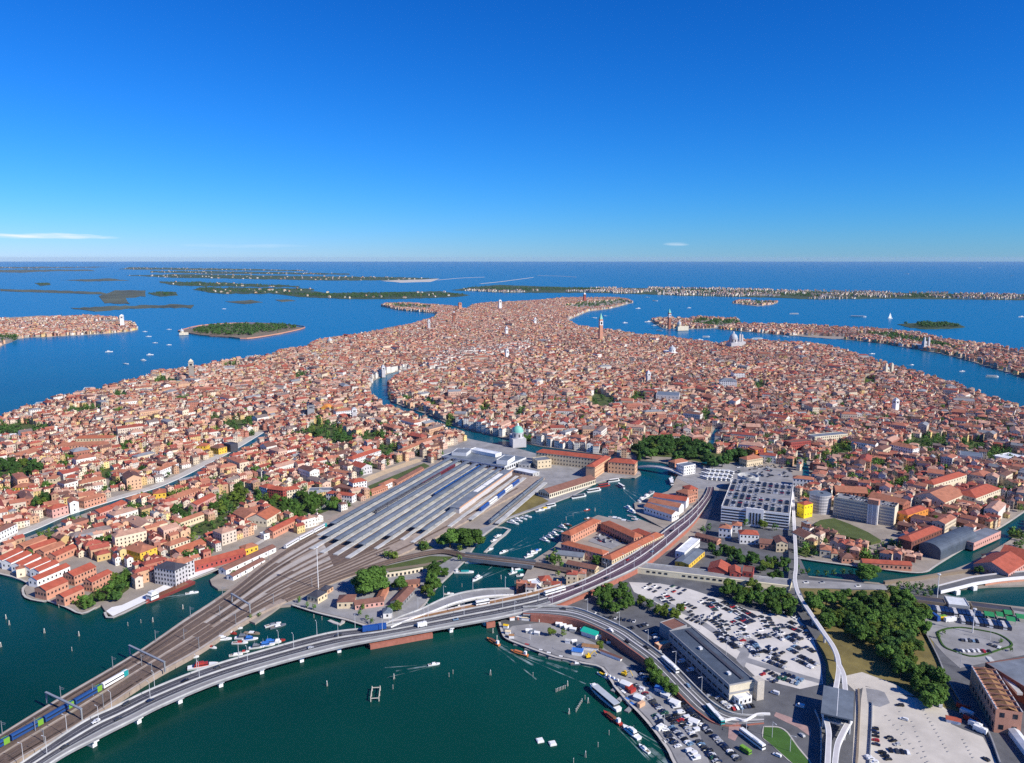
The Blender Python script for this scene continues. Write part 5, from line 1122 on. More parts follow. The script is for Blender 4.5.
def domed(x, y, ytop, r, label, wall='white', cap='lead', nave=None, small=()):
    h = top_z(x, y, ytop); b = P(x, y, GZ); q = thing('domed_church', label, 'church', (b.x, b.y, GZ), R(15)); raster(OCC, rect_pts(b.x, b.y, 1, 0, r * 3, r * 3))
    hb = h * .36; mb = MB(); mb.box((0, 0, hb / 2), (r * 2.3, r * 2.3, hb)); 
    mb.build('nave', M[wall], q)
    mb = MB(); mb.lathe((0, 0, hb), [(r * .95, 0), (r * .95, h * .22), (r, h * .22), (r, h * .25), (r * .9, h * .25)], 24); dr = mb.build('drum', M[wall], q)
    for k in range(8):
        t = k * math.pi / 4; link('window', winmesh(round(r * .2, 1), round(h * .12, 1)), dr, (r * .96 * math.cos(t), r * .96 * math.sin(t), hb + h * .12), t + math.pi / 2)
    z = hb + h * .25; hd = h * .26
    mb = MB(); mb.lathe((0, 0, z), [(r * .93 * math.cos(t * math.pi / 16), hd * math.sin(t * math.pi / 16)) for t in range(8)] + [(r * .12, hd)], 24); mb.build('dome', M[cap], q)
    mb = MB(); mb.lathe((0, 0, z + hd * .98), [(r * .16, 0), (r * .16, h * .07), (r * .2, h * .07), (.05, h * .13)], 12); mb.build('lantern', M['white'], q)
    if nave: mb = MB(); mb.box((0, 0, 0), (nave[0], nave[1], hb * 1.1)); mb.build('choir', M[wall], q, (nave[2], nave[3], hb * .55))
    for sx, sy, hh in small: mb = MB(); mb.box((0, 0, hh / 2), (5, 5, hh)); mb.lathe((0, 0, hh), [(2.6, 0), (2.2, 1.5), (.05, 4)], 10); mb.build('turret', M[wall], q, (sx, sy, 0))
    return q
domed(517.8, 446, 422.5, 8.6, 'white canal church with big pale green copper dome', cap='copper', wall='pale_grey', nave=(12, 20, 0, 14))
domed(733, 349, 331.5, 13, 'great white domed church at the mouth of the canal', nave=(26, 24, 28, 10), wall='pale_grey', small=((30, 14, 40), (30, 2, 40)))
domed(924, 349, 339, 8, 'white domed church on the long southern island', nave=(16, 36, 0, 22), wall='pale_grey', small=((8, -8, 34), (-8, -8, 34)))
domed(679, 330.5, 320, 8, 'white domed church below the brick tower on the monastery island', nave=(34, 16, 18, 0), wall='pale_cream')
domed(182, 335, 328.5, 7, 'white lakeside church at the corner of the cemetery island', nave=(18, 10, 12, 0), wall='pale_cream')
domed(672, 356, 345, 10, 'small pale domed church in front of the wide basin', nave=(20, 30, 0, 20))
domed(330, 346, 337, 8, 'tall white church front at the northern shore', nave=(14, 36, 0, 22), wall='pale_cream')
domed(886, 375, 365, 8, 'pale domed church with twin turrets on the wide canal shore', nave=(14, 24, 0, 16), wall='pale_cream', small=((8, -8, 26), (-8, -8, 26)))

for s, x, y in (('the brick factory on the shore', 45, 575), ('the big yellow shore house', 135, 552), ('the grey apartment blocks', 175, 568), ('the small white canal church', 74, 503), ('the wide white house', 122, 474), ('the yellow ochre house', 22, 488),
                ('the bright yellow canal house', 158, 494), ('the pink school in the gardens', 207, 500), ('the orange roofed convent', 256, 515), ('the stepped red flats', 278, 488), ('the tall white cube block', 360, 487), ('the long white hospital wing', 368, 456), ('the yellow row along the sandy lane', 425, 443),
                ('the red walled quay warehouse', 222, 558), ('the white railway warehouse', 250, 562), ('the dark blue sheeted house', 227, 446), ('the green copper dome', 518, 440), ('the canal corner office block', 620, 468), ('the footbridge house', 690, 467), ('the white multi storey garage', 756, 500),
                ('the vivid yellow tall house', 810, 508), ('the round car ramp', 824, 505), ('the long car park slab', 865, 510), ('the orange walled hall', 912, 510), ('the cream walled halls', 950, 490), ('the grey arched hall', 945, 542), ('the pink flat hall', 988, 538), ('the harbour warehouses', 1005, 562),
                ('the long low canal house', 888, 562), ('the dark red hall', 920, 532), ('the pale blue sports hall', 972, 455), ('the white school in the gardens', 900, 447), ('the crimson plaza house', 800, 442), ('the cream plaza corner house', 755, 459), ('the orange barracks', 90, 440), ('the white palace north of the canal', 344, 412), ('the customs court', 610, 535), ('the station hall', 480, 455), ('the canal bend tower', 384, 375), ('the slender white tower', 895, 410)):
    anchor(s, x, y)
# ------------------------------------------------------------------ trees
def leaf_crown(seed, style, n, base=0.22):
    """unit-height crown (trunk foot at 0, top at 1) of leaf clumps spread through uneven lobes"""
    r = random.Random(seed); mb = MB(); lobes = []
    if style == 'cone': lobes = [(0, 0, .22 + .12 * i, .20 - .028 * i, .13) for i in range(7)]
    elif style == 'flat':
        for i in range(9): a = r.random() * 6.28; d = r.random() * .36; lobes.append((math.cos(a) * d, math.sin(a) * d, .76 + r.uniform(-.06, .08), .2, .12))
    else:
        lobes.append((0, 0, .55, .27, .27))
        for i in range(9):
            a = i * 2.4 + r.random(); d = r.uniform(.17, .33); z = r.uniform(.34, .82); d *= 1.15 - .9 * abs(z - .52)
            s = r.uniform(.13, .21); lobes.append((math.cos(a) * d, math.sin(a) * d, z, s, s * .85))
    tot = sum(l[3] ** 2 for l in lobes)
    for cx, cy, cz, s, sz in lobes:
        for _ in range(int(n * s * s / tot)):
            u = r.gauss(0, 1), r.gauss(0, 1), r.gauss(0, 1); m = math.sqrt(sum(q * q for q in u)) or 1; k = r.uniform(.55, 1.06)
            p = Vector((cx + u[0] / m * s * k, cy + u[1] / m * s * k, cz + u[2] / m * sz * k))
            nn = (Vector(u) / m + Vector((r.uniform(-.7, .7), r.uniform(-.7, .7), r.uniform(-.2, .9)))).normalized(); t = nn.orthogonal().normalized()
            t = (Matrix.Rotation(r.random() * 6.28, 3, nn) @ t); b = nn.cross(t); w_ = r.uniform(.035, .075) * (.62 if style == 'big' else .8); h_ = w_ * r.uniform(.6, 1.1)
            mb.add([p - t * w_ - b * h_ * .3, p + b * -h_ + t * w_ * .2, p + t * w_, p + b * h_ + t * w_ * .1, p - t * w_ * .4 + b * h_ * .8], [(0, 1, 2, 3, 4)])
    return mb
def trunk_mb(style):
    mb = MB(); top = .8 if style == 'cone' else .62
    mb.cyl((0, 0, -.03), (0, 0, top), .032, .012, 7)
    if style != 'cone':
        for k in range(5): a = k * 1.3; mb.cyl((0, 0, .28 + .05 * k), (math.cos(a) * .24, math.sin(a) * .24, .52 + .06 * k), .015, .005, 5)
    return mb
CROWN = {}
TRUNK = {st_: trunk_mb(st_).mesh('trunk', [M['bark']]) for st_ in ('round', 'cone', 'flat', 'big')}
for st_, nv, nl in (('round', 4, 2000), ('cone', 1, 600), ('flat', 1, 800), ('big', 2, 5200)):
    for leafm in ('leaf', 'leaf_dark', 'leaf_light'):
        CROWN[st_, leafm] = []
    for v in range(nv):
        g_ = leaf_crown(40 + v, st_, nl)
        for leafm in ('leaf', 'leaf_dark', 'leaf_light'): CROWN[st_, leafm].append(g_.mesh('crown', [M[leafm]]))
GARDENS = []
def py_ok(px): return max(q[1] for q in px) < 545 or px[0][0] < 140
TREES = []   # (x, y, height, style, leaf, clump phrase, reference phrase)
def clump(px, n, h0, h1, phrase, ref, leaf='leaf', style='round', gap=.33, bl=True, wide=1.0):
    h = (h0 + h1) / 2; z = GZ + h * .45
    pts = [P(x, y, z) for x, y in px]; got = []
    xs = [q[0] for q in px]; ys = [q[1] for q in px]; t = 0
    while len(got) < n and t < n * 60:
        t += 1; x, y = random.uniform(min(xs), max(xs)), random.uniform(min(ys), max(ys))
        if not pip((x, y), px): continue
        q = P(x, y, z); hh = random.uniform(h0, h1)
        if any((q.x - g[0]) ** 2 + (q.y - g[1]) ** 2 < (gap * (hh + g[2])) ** 2 for g in got): continue
        if inmask(q.x, q.y, OCC0): continue
        got.append((q.x, q.y, hh)); lf = leaf if random.random() < .72 else random.choice(('leaf', 'leaf_dark', 'leaf_light'))
        TREES.append([q.x, q.y, hh, style if random.random() < .93 else 'cone', lf, phrase, ref, wide])
    if bl: raster(OCC, pts)
    if py_ok(px): GARDENS.append([P(x, y, GZ + .03) for x, y in px])
def inmask(x, y, grid):
    i = int((x - GX0) / GS); j = int((y - GY0) / GS)
    return 0 <= i < GNX and 0 <= j < GNY and grid[i, j]
def single(x, y, h, phrase, leaf='leaf', style='round', wide=1.0):
    q = P(x, y, GZ + h * .45); TREES.append([q.x, q.y, h, 'big' if h >= 14 and style == 'round' else style, leaf, phrase, None, wide]); raster(OCC, rect_pts(q.x, q.y, 1, 0, h * .7, h * .7))
# buildings only (the sheets of open ground may carry trees)
OCC0 = np.zeros_like(OCC)
for o in [o for o in C.objects if o.type == 'EMPTY' and o.get('category') and o.parent is None]:
    for ch in o.children:
        if ch.name.startswith('wall') and len(ch.data.vertices) >= 8 and len(ch.data.vertices) < 40:
            xs = [v.co.x for v in ch.data.vertices]; ys = [v.co.y for v in ch.data.vertices]; a = o.rotation_euler.z; l, d = max(xs) - min(xs), max(ys) - min(ys)
            raster(OCC0, rect_pts(o.location.x, o.location.y, math.cos(a), math.sin(a), l + 2, d + 2))
clump([(808, 598), (823, 620), (850, 632), (863, 637), (874, 647), (908, 677), (929, 700), (950, 699), (938, 680), (915, 655), (918, 640), (930, 620), (917, 602), (898, 594), (850, 591), (820, 593)], 80, 10, 15, 'the dense dark grove beside the white guideway', 'the canal road', 'leaf', gap=.24, wide=1.1)
clump([(724, 584), (750, 583), (780, 590), (795, 604), (797, 615), (775, 609), (745, 601), (724, 595)], 24, 9, 13, 'the tree belt along the gravel car park', 'the cream wall', gap=.26)
clump([(596, 592), (605, 586), (624, 583), (633, 592), (629, 606), (612, 610), (597, 606)], 15, 9, 12, 'the trees between viaduct and small car park', 'the viaduct', gap=.26)
clump([(640, 599), (650, 601), (664, 609), (681, 604), (682, 614), (668, 616), (652, 608), (640, 604)], 10, 7, 10, 'the tree row at the gravel car park entrance', 'the viaduct', 'leaf_light', gap=.25)
clump([(711, 547), (735, 549), (762, 556), (787, 563), (790, 575), (772, 578), (748, 566), (715, 554)], 26, 7, 11, 'the canal bank trees behind the crimson houses', 'the viaduct', 'leaf_dark', gap=.27)
clump([(424, 588), (428, 574), (434, 566), (439, 570), (436, 585), (429, 595)], 8, 9, 13, 'the tree row on the inlet bank', 'the slip road', gap=.25)
clump([(630, 450), (642, 440), (660, 437), (690, 440), (715, 448), (745, 452), (744, 461), (715, 464), (700, 462), (680, 458), (650, 456), (636, 456)], 44, 14, 18, 'the big dark park by the arched footbridge', 'the footbridge', 'leaf_dark', gap=.22, wide=1.15)
clump([(77, 605), (92, 592), (110, 578), (124, 570), (133, 575), (129, 589), (114, 600), (95, 602), (82, 608)], 24, 5.5, 9.5, 'the shore garden below the brick mill', 'the white quay', 'leaf', gap=.27)
clump([(70, 600), (86, 596), (92, 604), (80, 610)], 5, 4, 5, 'the yellowish bushes at the garden tip', 'the mill', 'leaf_light', gap=.3, bl=False)
clump([(266, 500), (285, 493), (310, 494), (335, 499), (337, 507), (320, 514), (300, 522), (284, 511), (268, 507)], 36, 9, 13, 'the big garden beside the platforms', 'the red flats', 'leaf', gap=.26)
clump([(213, 506), (225, 495), (236, 485), (245, 483), (246, 500), (236, 508), (216, 514)], 22, 7, 12, 'the monastery garden north of the convent halls', 'the convent halls', 'leaf_light', gap=.28)
clump([(184, 532), (196, 524), (222, 515), (228, 523), (206, 536), (191, 535)], 16, 5, 7, 'the dark clipped grove below the ochre row house', 'the ochre row house', 'leaf_dark', gap=.28)
clump([(172, 512), (178, 505), (190, 505), (191, 515), (180, 519)], 9, 8, 11, 'the tree group below the long salmon house', 'the salmon house', 'leaf_dark', gap=.28)
clump([(301, 432), (315, 420), (332, 422), (352, 434), (352, 443), (335, 443), (318, 437)], 30, 12, 15, 'the large dark garden of the northern quarter', 'the white palace', 'leaf_dark', gap=.27)
clump([(360, 436), (366, 430), (382, 432), (383, 438), (370, 441)], 8, 10, 13, 'the garden next to the large northern garden', 'the sandy lane', 'leaf_dark')
clump([(376, 450), (383, 442), (397, 443), (398, 450), (386, 455)], 8, 10, 13, 'the garden behind the long white hospital wing', 'the hospital wing', 'leaf_dark')
clump([(222, 425), (230, 417), (250, 417), (252, 426), (238, 430)], 12, 11, 14, 'the dark trees beside the canal top', 'the dark sheeted house', 'leaf_dark')
clump([(209, 421), (213, 413), (220, 414), (220, 421)], 3, 10, 13, 'the tree trio beyond the canal top', 'the dark sheeted house', 'leaf_dark')
clump([(-10, 478), (0, 460), (20, 461), (41, 464), (40, 472), (20, 477)], 22, 11, 14, 'the dark garden at the western frame edge', 'the barracks', 'leaf_dark')
clump([(-10, 434), (0, 422), (20, 420), (50, 424), (45, 431), (15, 433)], 18, 11, 14, 'the dark shore garden near the ferry shed', 'the ferry shed', 'leaf_dark')
clump([(64, 413), (75, 405), (100, 406), (98, 412)], 14, 10, 13, 'the dark trees near the northern shore', 'the barracks', 'leaf_dark')
clump([(34, 504), (38, 494), (48, 494), (50, 503)], 5, 10, 13, 'the round trees behind the lilac house', 'the lilac house', 'leaf_dark')
clump([(100, 478), (101, 469), (110, 468), (111, 478)], 3, 9, 12, 'the trees left of the wide white house', 'the wide white house', 'leaf_dark')
clump([(108, 487), (110, 480), (122, 479), (122, 486)], 5, 6, 8, 'the garden below the wide white house', 'the wide white house', 'leaf')
single(142, 470, 12, 'dark round tree at the end of the wide white house', 'leaf_dark')
single(99, 541, 10, 'dark round tree on the small bright lawn, darker one', 'leaf_dark'); single(108, 540, 11, 'round tree beside the darker tree on the small bright lawn')
single(138, 519, 8, 'round tree in the yard behind the big yellow house'); single(146, 507, 9, 'dark tree beside the bright yellow canal house', 'leaf_dark')
single(222, 467, 8, 'dark tree behind the small white canal bend house', 'leaf_dark'); single(253, 463, 9, 'small tree in the brown roofs past the canal bend'); single(272, 467, 9, 'dark tree above the red flats', 'leaf_dark')
single(305, 489, 11, 'dark tree at the corner of the cream red flats', 'leaf_dark'); single(323, 478, 11, 'large round tree behind the white low block', 'leaf_dark', wide=1.25); single(362, 473, 10, 'slim dark tree at the grey white wing', 'leaf_dark', 'cone')
single(371, 580, 22, 'huge round dark tree on the rail point', 'leaf', wide=1.5); single(363, 587, 15, 'smaller tree leaning on the huge rail point tree'); single(381, 575, 15, 'tree behind the huge rail point tree')
single(399, 584, 14, 'round tree between huge tree and arched wall'); single(397, 606, 9, 'reddish green tree by the blue roofed house', 'leaf_light'); single(391, 609, 8, 'small tree beside the blue roofed house')
single(450, 539, 19, 'huge round tree by the yard end, closer to the tracks', 'leaf', wide=1.4); single(469, 537, 21, 'huge round tree by the yard end, closer to the water', 'leaf', wide=1.4); single(460, 548, 8, 'light green bush under the twin huge trees', 'leaf_light')
single(445, 572, 9, 'tree on the paved tip by the girder bridge'); single(459, 558, 8, 'small tree where the girder bridge starts'); single(445, 560, 6, 'bush beside the grass strips')
for k, (x, y) in enumerate(((299, 600), (307, 605), (314, 607), (360, 613), (367, 618), (372, 621), (356, 606), (363, 607))): single(x, y, 5.5, f'low hedge bush on the rail point quay, {ordinal_(k + 1)} counting towards the slip road', 'leaf')
clump([(820, 461), (842, 469), (846, 474), (820, 467)], 9, 6, 9, 'the tree row among the southern long houses', 'the plaza', 'leaf_dark')
clump([(829, 452), (836, 441), (850, 443), (850, 453)], 12, 10, 13, 'the dark trees behind the beige flat school', 'the beige flat school', 'leaf_dark')
clump([(903, 446), (912, 435), (945, 434), (946, 446)], 26, 9, 13, 'the dark gardens by the white fronted school', 'the white fronted school', 'leaf_dark')
clump([(872, 465), (876, 458), (886, 460), (884, 468)], 5, 9, 12, 'the trees between the southern long houses', 'the cream halls', 'leaf')
clump([(903, 470), (908, 463), (915, 466), (912, 474)], 5, 9, 12, 'the dark trees by the farthest cream hall', 'the cream halls', 'leaf_dark')
clump([(985, 452), (1000, 446), (1020, 452), (1010, 458), (990, 460)], 16, 9, 12, 'the dark gardens near the southern canal', 'the blue sports hall', 'leaf_dark')
clump([(962, 440), (985, 438), (984, 450), (965, 449)], 10, 9, 12, 'the dark trees behind the blue sports hall', 'the blue sports hall', 'leaf_dark')
clump([(1000, 562), (1008, 558), (1024, 548), (1024, 536), (1012, 545), (1002, 553)], 6, 6, 8, 'the dark trees on the side canal bank', 'the harbour warehouses', 'leaf_dark', bl=False)
single(869, 572, 15, 'big round tree over the canal road', 'leaf', wide=1.35); single(862, 575, 10, 'tree tucked beside the big round canal tree'); single(979, 570, 9, 'round tree by the harbour warehouse', 'leaf_dark')
for k, (x, y) in enumerate(((802, 572), (808, 571), (817, 573), (826, 573), (834, 573), (843, 572), (851, 573), (797, 567))): single(x, y, 6.5, f'dark canal bank bush, {ordinal_(k + 1)} counting from the guideway', 'leaf_dark')
clump([(888, 589), (900, 583), (925, 585), (946, 590), (938, 595), (905, 593)], 18, 5, 8, 'the dark hedge bank below the harbour road', 'the grove', 'leaf_dark', gap=.3)
for k, (x, y, h) in enumerate(((650, 666, 11), (657, 676, 10), (662, 682, 9.5), (671, 689, 10))): single(x, y, h, f'quay roadside tree below the ramp, {ordinal_(k + 1)} counting from the green tent', 'leaf', wide=1.1)
single(551, 632, 7, 'small round tree on the quay, closer to the slip road', 'leaf_light'); single(563.5, 633, 6.5, 'small round tree on the quay, closer to the green tent', 'leaf_light'); single(600, 645, 7, 'small round tree beside the white quay cabin', 'leaf_light')
single(250, 617, 4.5, 'round bush on the causeway bulge, closer to the camera side', 'leaf_light'); single(259.5, 614.5, 4.5, 'round bush on the causeway bulge beside the tracks', 'leaf')
single(233, 573.5, 7, 'round yellow green tree on the small rail quay', 'leaf_light')
clump([(543, 556), (552, 552), (566, 558), (562, 566), (550, 563)], 8, 6, 9, 'the trees below the customs sheds', 'the girder bridge', 'leaf', gap=.26)
single(597, 560, 10, 'dark tree at the corner of the customs wings'); single(558, 573, 6, 'bush by the red roofed hut', 'leaf_light'); single(567, 575, 6, 'bush between hut and viaduct')
single(763, 524, 10, 'bright tree in front of the white garage', 'leaf_light'); single(746, 523, 9, 'tree between villa and red roofed house'); single(775, 527, 9, 'dark tree in front of the white garage', 'leaf_dark'); single(709, 527, 9, 'dark tree by the arcade house', 'leaf_dark'); single(703, 530, 9, 'second dark tree by the arcade house', 'leaf_dark')
single(825, 541, 7, 'tree beside the oblong lawn'); single(857, 552, 7, 'tree behind the low salmon canal house')
for k, (x, y) in enumerate(((938, 636), (944, 632), (1001, 641), (1011, 649))): single(x, y, 4.5, f'low bush on the oval car park rim, {ordinal_(k + 1)} counting clockwise', 'leaf')
for px, n, ph in (([(589, 405), (595, 390), (606, 393), (615, 400), (608, 408)], 10, 'a'), ([(628, 400), (634, 392), (645, 394), (643, 400)], 8, 'b'), ([(422, 405), (428, 399), (437, 402), (434, 406)], 8, 'c'), ([(446, 425), (448, 416), (453, 418), (452, 426)], 4, 'd'), ([(863, 384), (866, 375), (875, 377), (874, 385)], 5, 'e'), ([(148, 382), (160, 376), (181, 379), (178, 383)], 14, 'f'), ([(108, 395), (118, 391), (128, 392), (124, 396)], 8, 'g'),
                  ([(222, 366), (226, 362), (240, 362), (238, 366)], 8, 'h'), ([(290, 376), (300, 372), (308, 373), (302, 378)], 7, 'i'), ([(755, 385), (760, 380), (765, 384), (760, 390)], 5, 'k'), ([(700, 415), (706, 408), (712, 414), (706, 420)], 5, 'l'), ([(480, 410), (484, 404), (490, 408), (486, 412)], 4, 'm'), ([(515, 414), (520, 408), (524, 411), (520, 416)], 4, 'n')):
    clump(px, n, 10, 13, 'dark trees among the far roofs', 'x', 'leaf_dark')
# small walled gardens between the houses
r6 = random.Random(11); n6 = 0
while n6 < 190:
    x, y = r6.uniform(0, 1020), 385 + 180 * r6.random()
    q = P(x, y, GZ)
    if inmask(q.x, q.y, OCC) or not inmask(q.x, q.y, LAND): continue
    n6 += 1; k = r6.randint(2, 7); s6 = r6.uniform(5, 10)
    rp6 = rect_pts(q.x, q.y, .8, .6, s6 * 2.1, s6 * 1.5); raster(OCC, rp6); GARDENS.append([Vector((a, b, GZ + .05 + n6 * .003)) for a, b in rp6])
    for _ in range(k): TREES.append([q.x + r6.uniform(-s6, s6), q.y + r6.uniform(-s6, s6) * .7, r6.uniform(6, 11), 'round', r6.choice(('leaf', 'leaf', 'leaf_light', 'leaf_dark')), None, None, 1.1])
# far woods of the islands and the eastern gardens
for px, n in (([(560, 306), (585, 303), (620, 300), (632, 303), (606, 307), (580, 309)], 120), ([(190, 332), (215, 325.5), (285, 325.5), (298, 328), (250, 335.5), (212, 335)], 360), ([(690, 325), (700, 320), (735, 321), (740, 324), (715, 327)], 90), ([(900, 325), (935, 323), (962, 327), (925, 328)], 80),
              ([(196, 290), (215, 293), (260, 293.5), (310, 290), (250, 288.5), (200, 288)], 300), ([(165, 282.5), (185, 285.5), (295, 287), (290, 286), (200, 282.4)], 260), ([(270, 293), (300, 296), (360, 298.5), (455, 296), (465, 294.5), (400, 293), (330, 294)], 600), ([(130, 275.8), (180, 277.5), (260, 279), (400, 279.6), (430, 278.6), (320, 277), (230, 275.5)], 420), ([(155, 271.5), (200, 273), (345, 274.4), (345, 273.8), (200, 271.2)], 200), ([(125, 268), (200, 269.6), (300, 270.8), (220, 268.8)], 200), ([(500, 290), (600, 290), (700, 293), (820, 297), (1024, 298.5), (1024, 296), (830, 293), (700, 290), (600, 288.6), (480, 288)], 1500), ([(460, 290), (500, 291), (600, 291), (600, 288.6), (500, 286), (470, 287.5)], 150),
              ([(850, 334), (900, 341), (940, 348), (960, 350), (930, 342), (890, 334)], 80), ([(0, 337), (18, 337), (16, 341), (0, 344)], 16), ([(735, 303.5), (760, 305), (775, 303), (755, 301)], 30), ([(384, 306), (400, 308.5), (430, 310), (430, 306.5), (395, 304.5)], 40), ([(148, 294), (165, 296), (177, 294), (160, 292)], 40), ([(36, 284), (45, 285), (50, 283.5)], 10), ([(-20, 271), (60, 270), (95, 271), (40, 268.5)], 120)):
    xs = [q[0] for q in px]; ys = [q[1] for q in px]; c = t = 0
    while c < n and t < n * 80:
        t += 1; x, y = random.uniform(min(xs), max(xs)), random.uniform(min(ys), max(ys))
        if pip((x, y), px): q = P(x, y, 1.2); TREES.append([q.x, q.y, random.uniform(10, 17), 'round', 'leaf_dark', None, None, 1.5]); c += 1
    if n < 200: raster(OCC, [P(x, y, 1.2) for x, y in px])

gm = MB()
for k, g in enumerate(GARDENS):
    n = len(g)
    if sum(g[i].x * g[(i + 1) % n].y - g[(i + 1) % n].x * g[i].y for i in range(n)) < 0: g = g[::-1]
    gm.add([p + Vector((0, 0, .004 * k)) for p in g], [tuple(range(n))])
tag(gm.build('garden_grass', M['grass']), 'grass of the walled gardens between the houses', None, None, 'stuff')
# ------------------------------------------------------------------ the city: rows of houses
WALLS = [('cream', (.68, .57, .42), 6), ('salmon', (.60, .37, .23), 5), ('pink', (.64, .43, .33), 4), ('ochre', (.62, .44, .20), 2.6), ('white', (.72, .68, .61), 4), ('brick red', (.40, .17, .12), 2.5), ('beige', (.56, .47, .38), 5), ('yellow', (.72, .55, .24), 1.8)]
ROOFS = [('orange tiled', (.36, .135, .085), 5), ('brown', (.155, .075, .058), 6), ('red', (.29, .07, .048), 4), ('pale terracotta', (.44, .255, .185), 6), ('grey brown', (.20, .155, .14), 1.4), ('slate grey', (.22, .23, .25), .35)]
WALLS_P = np.array([q[2] for q in WALLS], float); WALLS_P /= WALLS_P.sum()
ROOFS_P = np.array([q[2] for q in ROOFS], float); ROOFS_P /= ROOFS_P.sum()
ROOFS_N = np.array([2, 1, 5, 3, .3, .1]); ROOFS_N /= ROOFS_N.sum()
NSEED = 560
def inmask(x, y, grid):
    i = int((x - GX0) / GS); j = int((y - GY0) / GS)
    return 0 <= i < GNX and 0 <= j < GNY and grid[i, j]
def rect_cells(cx, cy, ux, uy, l, w_):
    a = np.arange(-l / 2 + 1.0, l / 2 - .6, 1.6); b = np.arange(-w_ / 2 + 1.0, w_ / 2 - .6, 1.6)
    A, B = np.meshgrid(a, b)
    I = ((cx + ux * A - uy * B - GX0) / GS).astype(int).ravel(); J = ((cy + uy * A + ux * B - GY0) / GS).astype(int).ravel()
    return I, J
def free(I, J):
    if I.min() < 0 or J.min() < 0 or I.max() >= GNX or J.max() >= GNY: return False
    return bool(LAND[I, J].all() and not OCC[I, J].any())
WHITE_ZONES = [[(370, 380), (372, 372), (410, 365), (410, 371), (380, 380), (372, 392)], [(425, 366), (450, 352), (530, 343), (530, 350), (455, 360), (430, 371)], [(455, 424), (545, 444), (600, 453), (600, 447), (540, 436), (455, 418)]]
SPARSE = [(P(*q, 1.2), r) for q, r in (((700, 293), 2600), ((250, 276), 6000), ((238, 330), 260))]
HOUSES = []
def fill(seeds, ang_fn, rad, hscale=1.0, density=.95, maxd=6500, minpx=-60, walls=None):
    sx = np.array([s[0] for s in seeds]); sy = np.array([s[1] for s in seeds])
    for k, s in enumerate(seeds):
        ang = ang_fn(s); ux, uy = math.cos(ang), math.sin(ang)
        v = -rad; first = True
        while v < rad:
            dep = random.uniform(6.2, 9.8)
            u = -rad + random.uniform(0, 9)
            rowh = random.uniform(5.5, 9.5)
            while u < rad:
                wd = random.choice((random.uniform(4.5, 7), random.uniform(5.5, 9.5), random.uniform(7, 17)))
                if random.random() < .06: u += random.uniform(3, 14); continue
                cx, cy = s[0] + ux * (u + wd / 2) - uy * (v + dep / 2), s[1] + uy * (u + wd / 2) + ux * (v + dep / 2)
                u += wd + (0 if random.random() < .8 else random.uniform(.8, 3))
                if cy < 250 or cy > maxd: continue
                p = PX((cx, cy, 6))
                if p[0] < minpx or p[0] > 1090 or p[1] > 800: continue
                if int(np.argmin((sx - cx) ** 2 + (sy - cy) ** 2)) != k: continue
                if random.random() > density: continue
                I, J = rect_cells(cx, cy, ux, uy, wd, dep)
                if not len(I) or not free(I, J): continue
                OCC[I, J] = True
                h = max(4.0, rowh + random.uniform(-2.2, 3.2)) * hscale
                wi = int(rng.choice(len(WALLS), p=WALLS_P)); ri = int(rng.choice(len(ROOFS), p=ROOFS_N if p[0] < 330 and p[1] > 440 else ROOFS_P))
                if walls: wi = random.choice(walls)
                if any(pip((p[0], p[1]), z) for z in WHITE_ZONES):
                    wi = 4; h += 4
                turn = wd < dep * .8 and random.random() < .5
                HOUSES.append([cx, cy, ang + (math.pi / 2 if turn else 0), dep if turn else wd, wd if turn else dep, h, random.uniform(.16, .26), random.random() < .38, wi, ri, random.uniform(.72, 1.22), p])
            v += dep + (random.uniform(0, .6) if first else random.uniform(2.2, 5.0)); first = not first
# district seeds: denser near, wider far
seeds = []
tries = 0
while len(seeds) < NSEED and tries < 30000:
    tries += 1
    px, py = random.uniform(-20, 1060), 297 + 278 * random.random() ** .8
    q = P(px, py, GZ)
    if not inmask(q.x, q.y, LAND) or not pip((px, py), MAIN): continue
    if all((q.x - s[0]) ** 2 + (q.y - s[1]) ** 2 > 62 ** 2 for s in seeds): seeds.append((q.x, q.y, random.random()))
for k in range(36):
    q = P(random.uniform(470, 632), random.uniform(298.6, 309), GZ)
    if inmask(q.x, q.y, LAND) and all((q.x - s[0]) ** 2 + (q.y - s[1]) ** 2 > 80 ** 2 for s in seeds): seeds.append((q.x, q.y, random.random()))
def city_angle(s):
    p = PX((s[0], s[1], 0))
    base = R(47) if p[0] < 470 and p[1] > 400 else R(-38) if p[0] > 760 and p[1] > 420 else R(20) + s[2] * R(60)
    return base + (s[2] - .5) * R(26)
# bigger blocks first: palaces, convents and halls standing among the small houses
c5 = t5 = 0
while c5 < 330 and t5 < 30000:
    t5 += 1; px, py = random.uniform(-10, 1034), 300 + 260 * random.random(); q = P(px, py, GZ)
    if not inmask(q.x, q.y, LAND) or not pip((px, py), MAIN): continue
    k = min(range(len(seeds)), key=lambda i: (seeds[i][0] - q.x) ** 2 + (seeds[i][1] - q.y) ** 2); ang = city_angle(seeds[k]) + random.choice((0, math.pi / 2))
    wd, dp = random.uniform(15, 36), random.uniform(10, 16); I, J = rect_cells(q.x, q.y, math.cos(ang), math.sin(ang), wd, dp)
    if not free(I, J): continue
    OCC[I, J] = True; c5 += 1
    HOUSES.append([q.x, q.y, ang, wd, dp, random.uniform(9, 15), random.uniform(.10, .2), random.random() < .5, random.choice((0, 0, 1, 2, 4, 4, 4, 6, 5)), random.choice((0, 0, 1, 2, 3, 3, 4, 5)), random.uniform(.85, 1.15), PX((q.x, q.y, 6))])
fill(seeds, city_angle, 170.0)
fill(seeds, city_angle, 170.0)
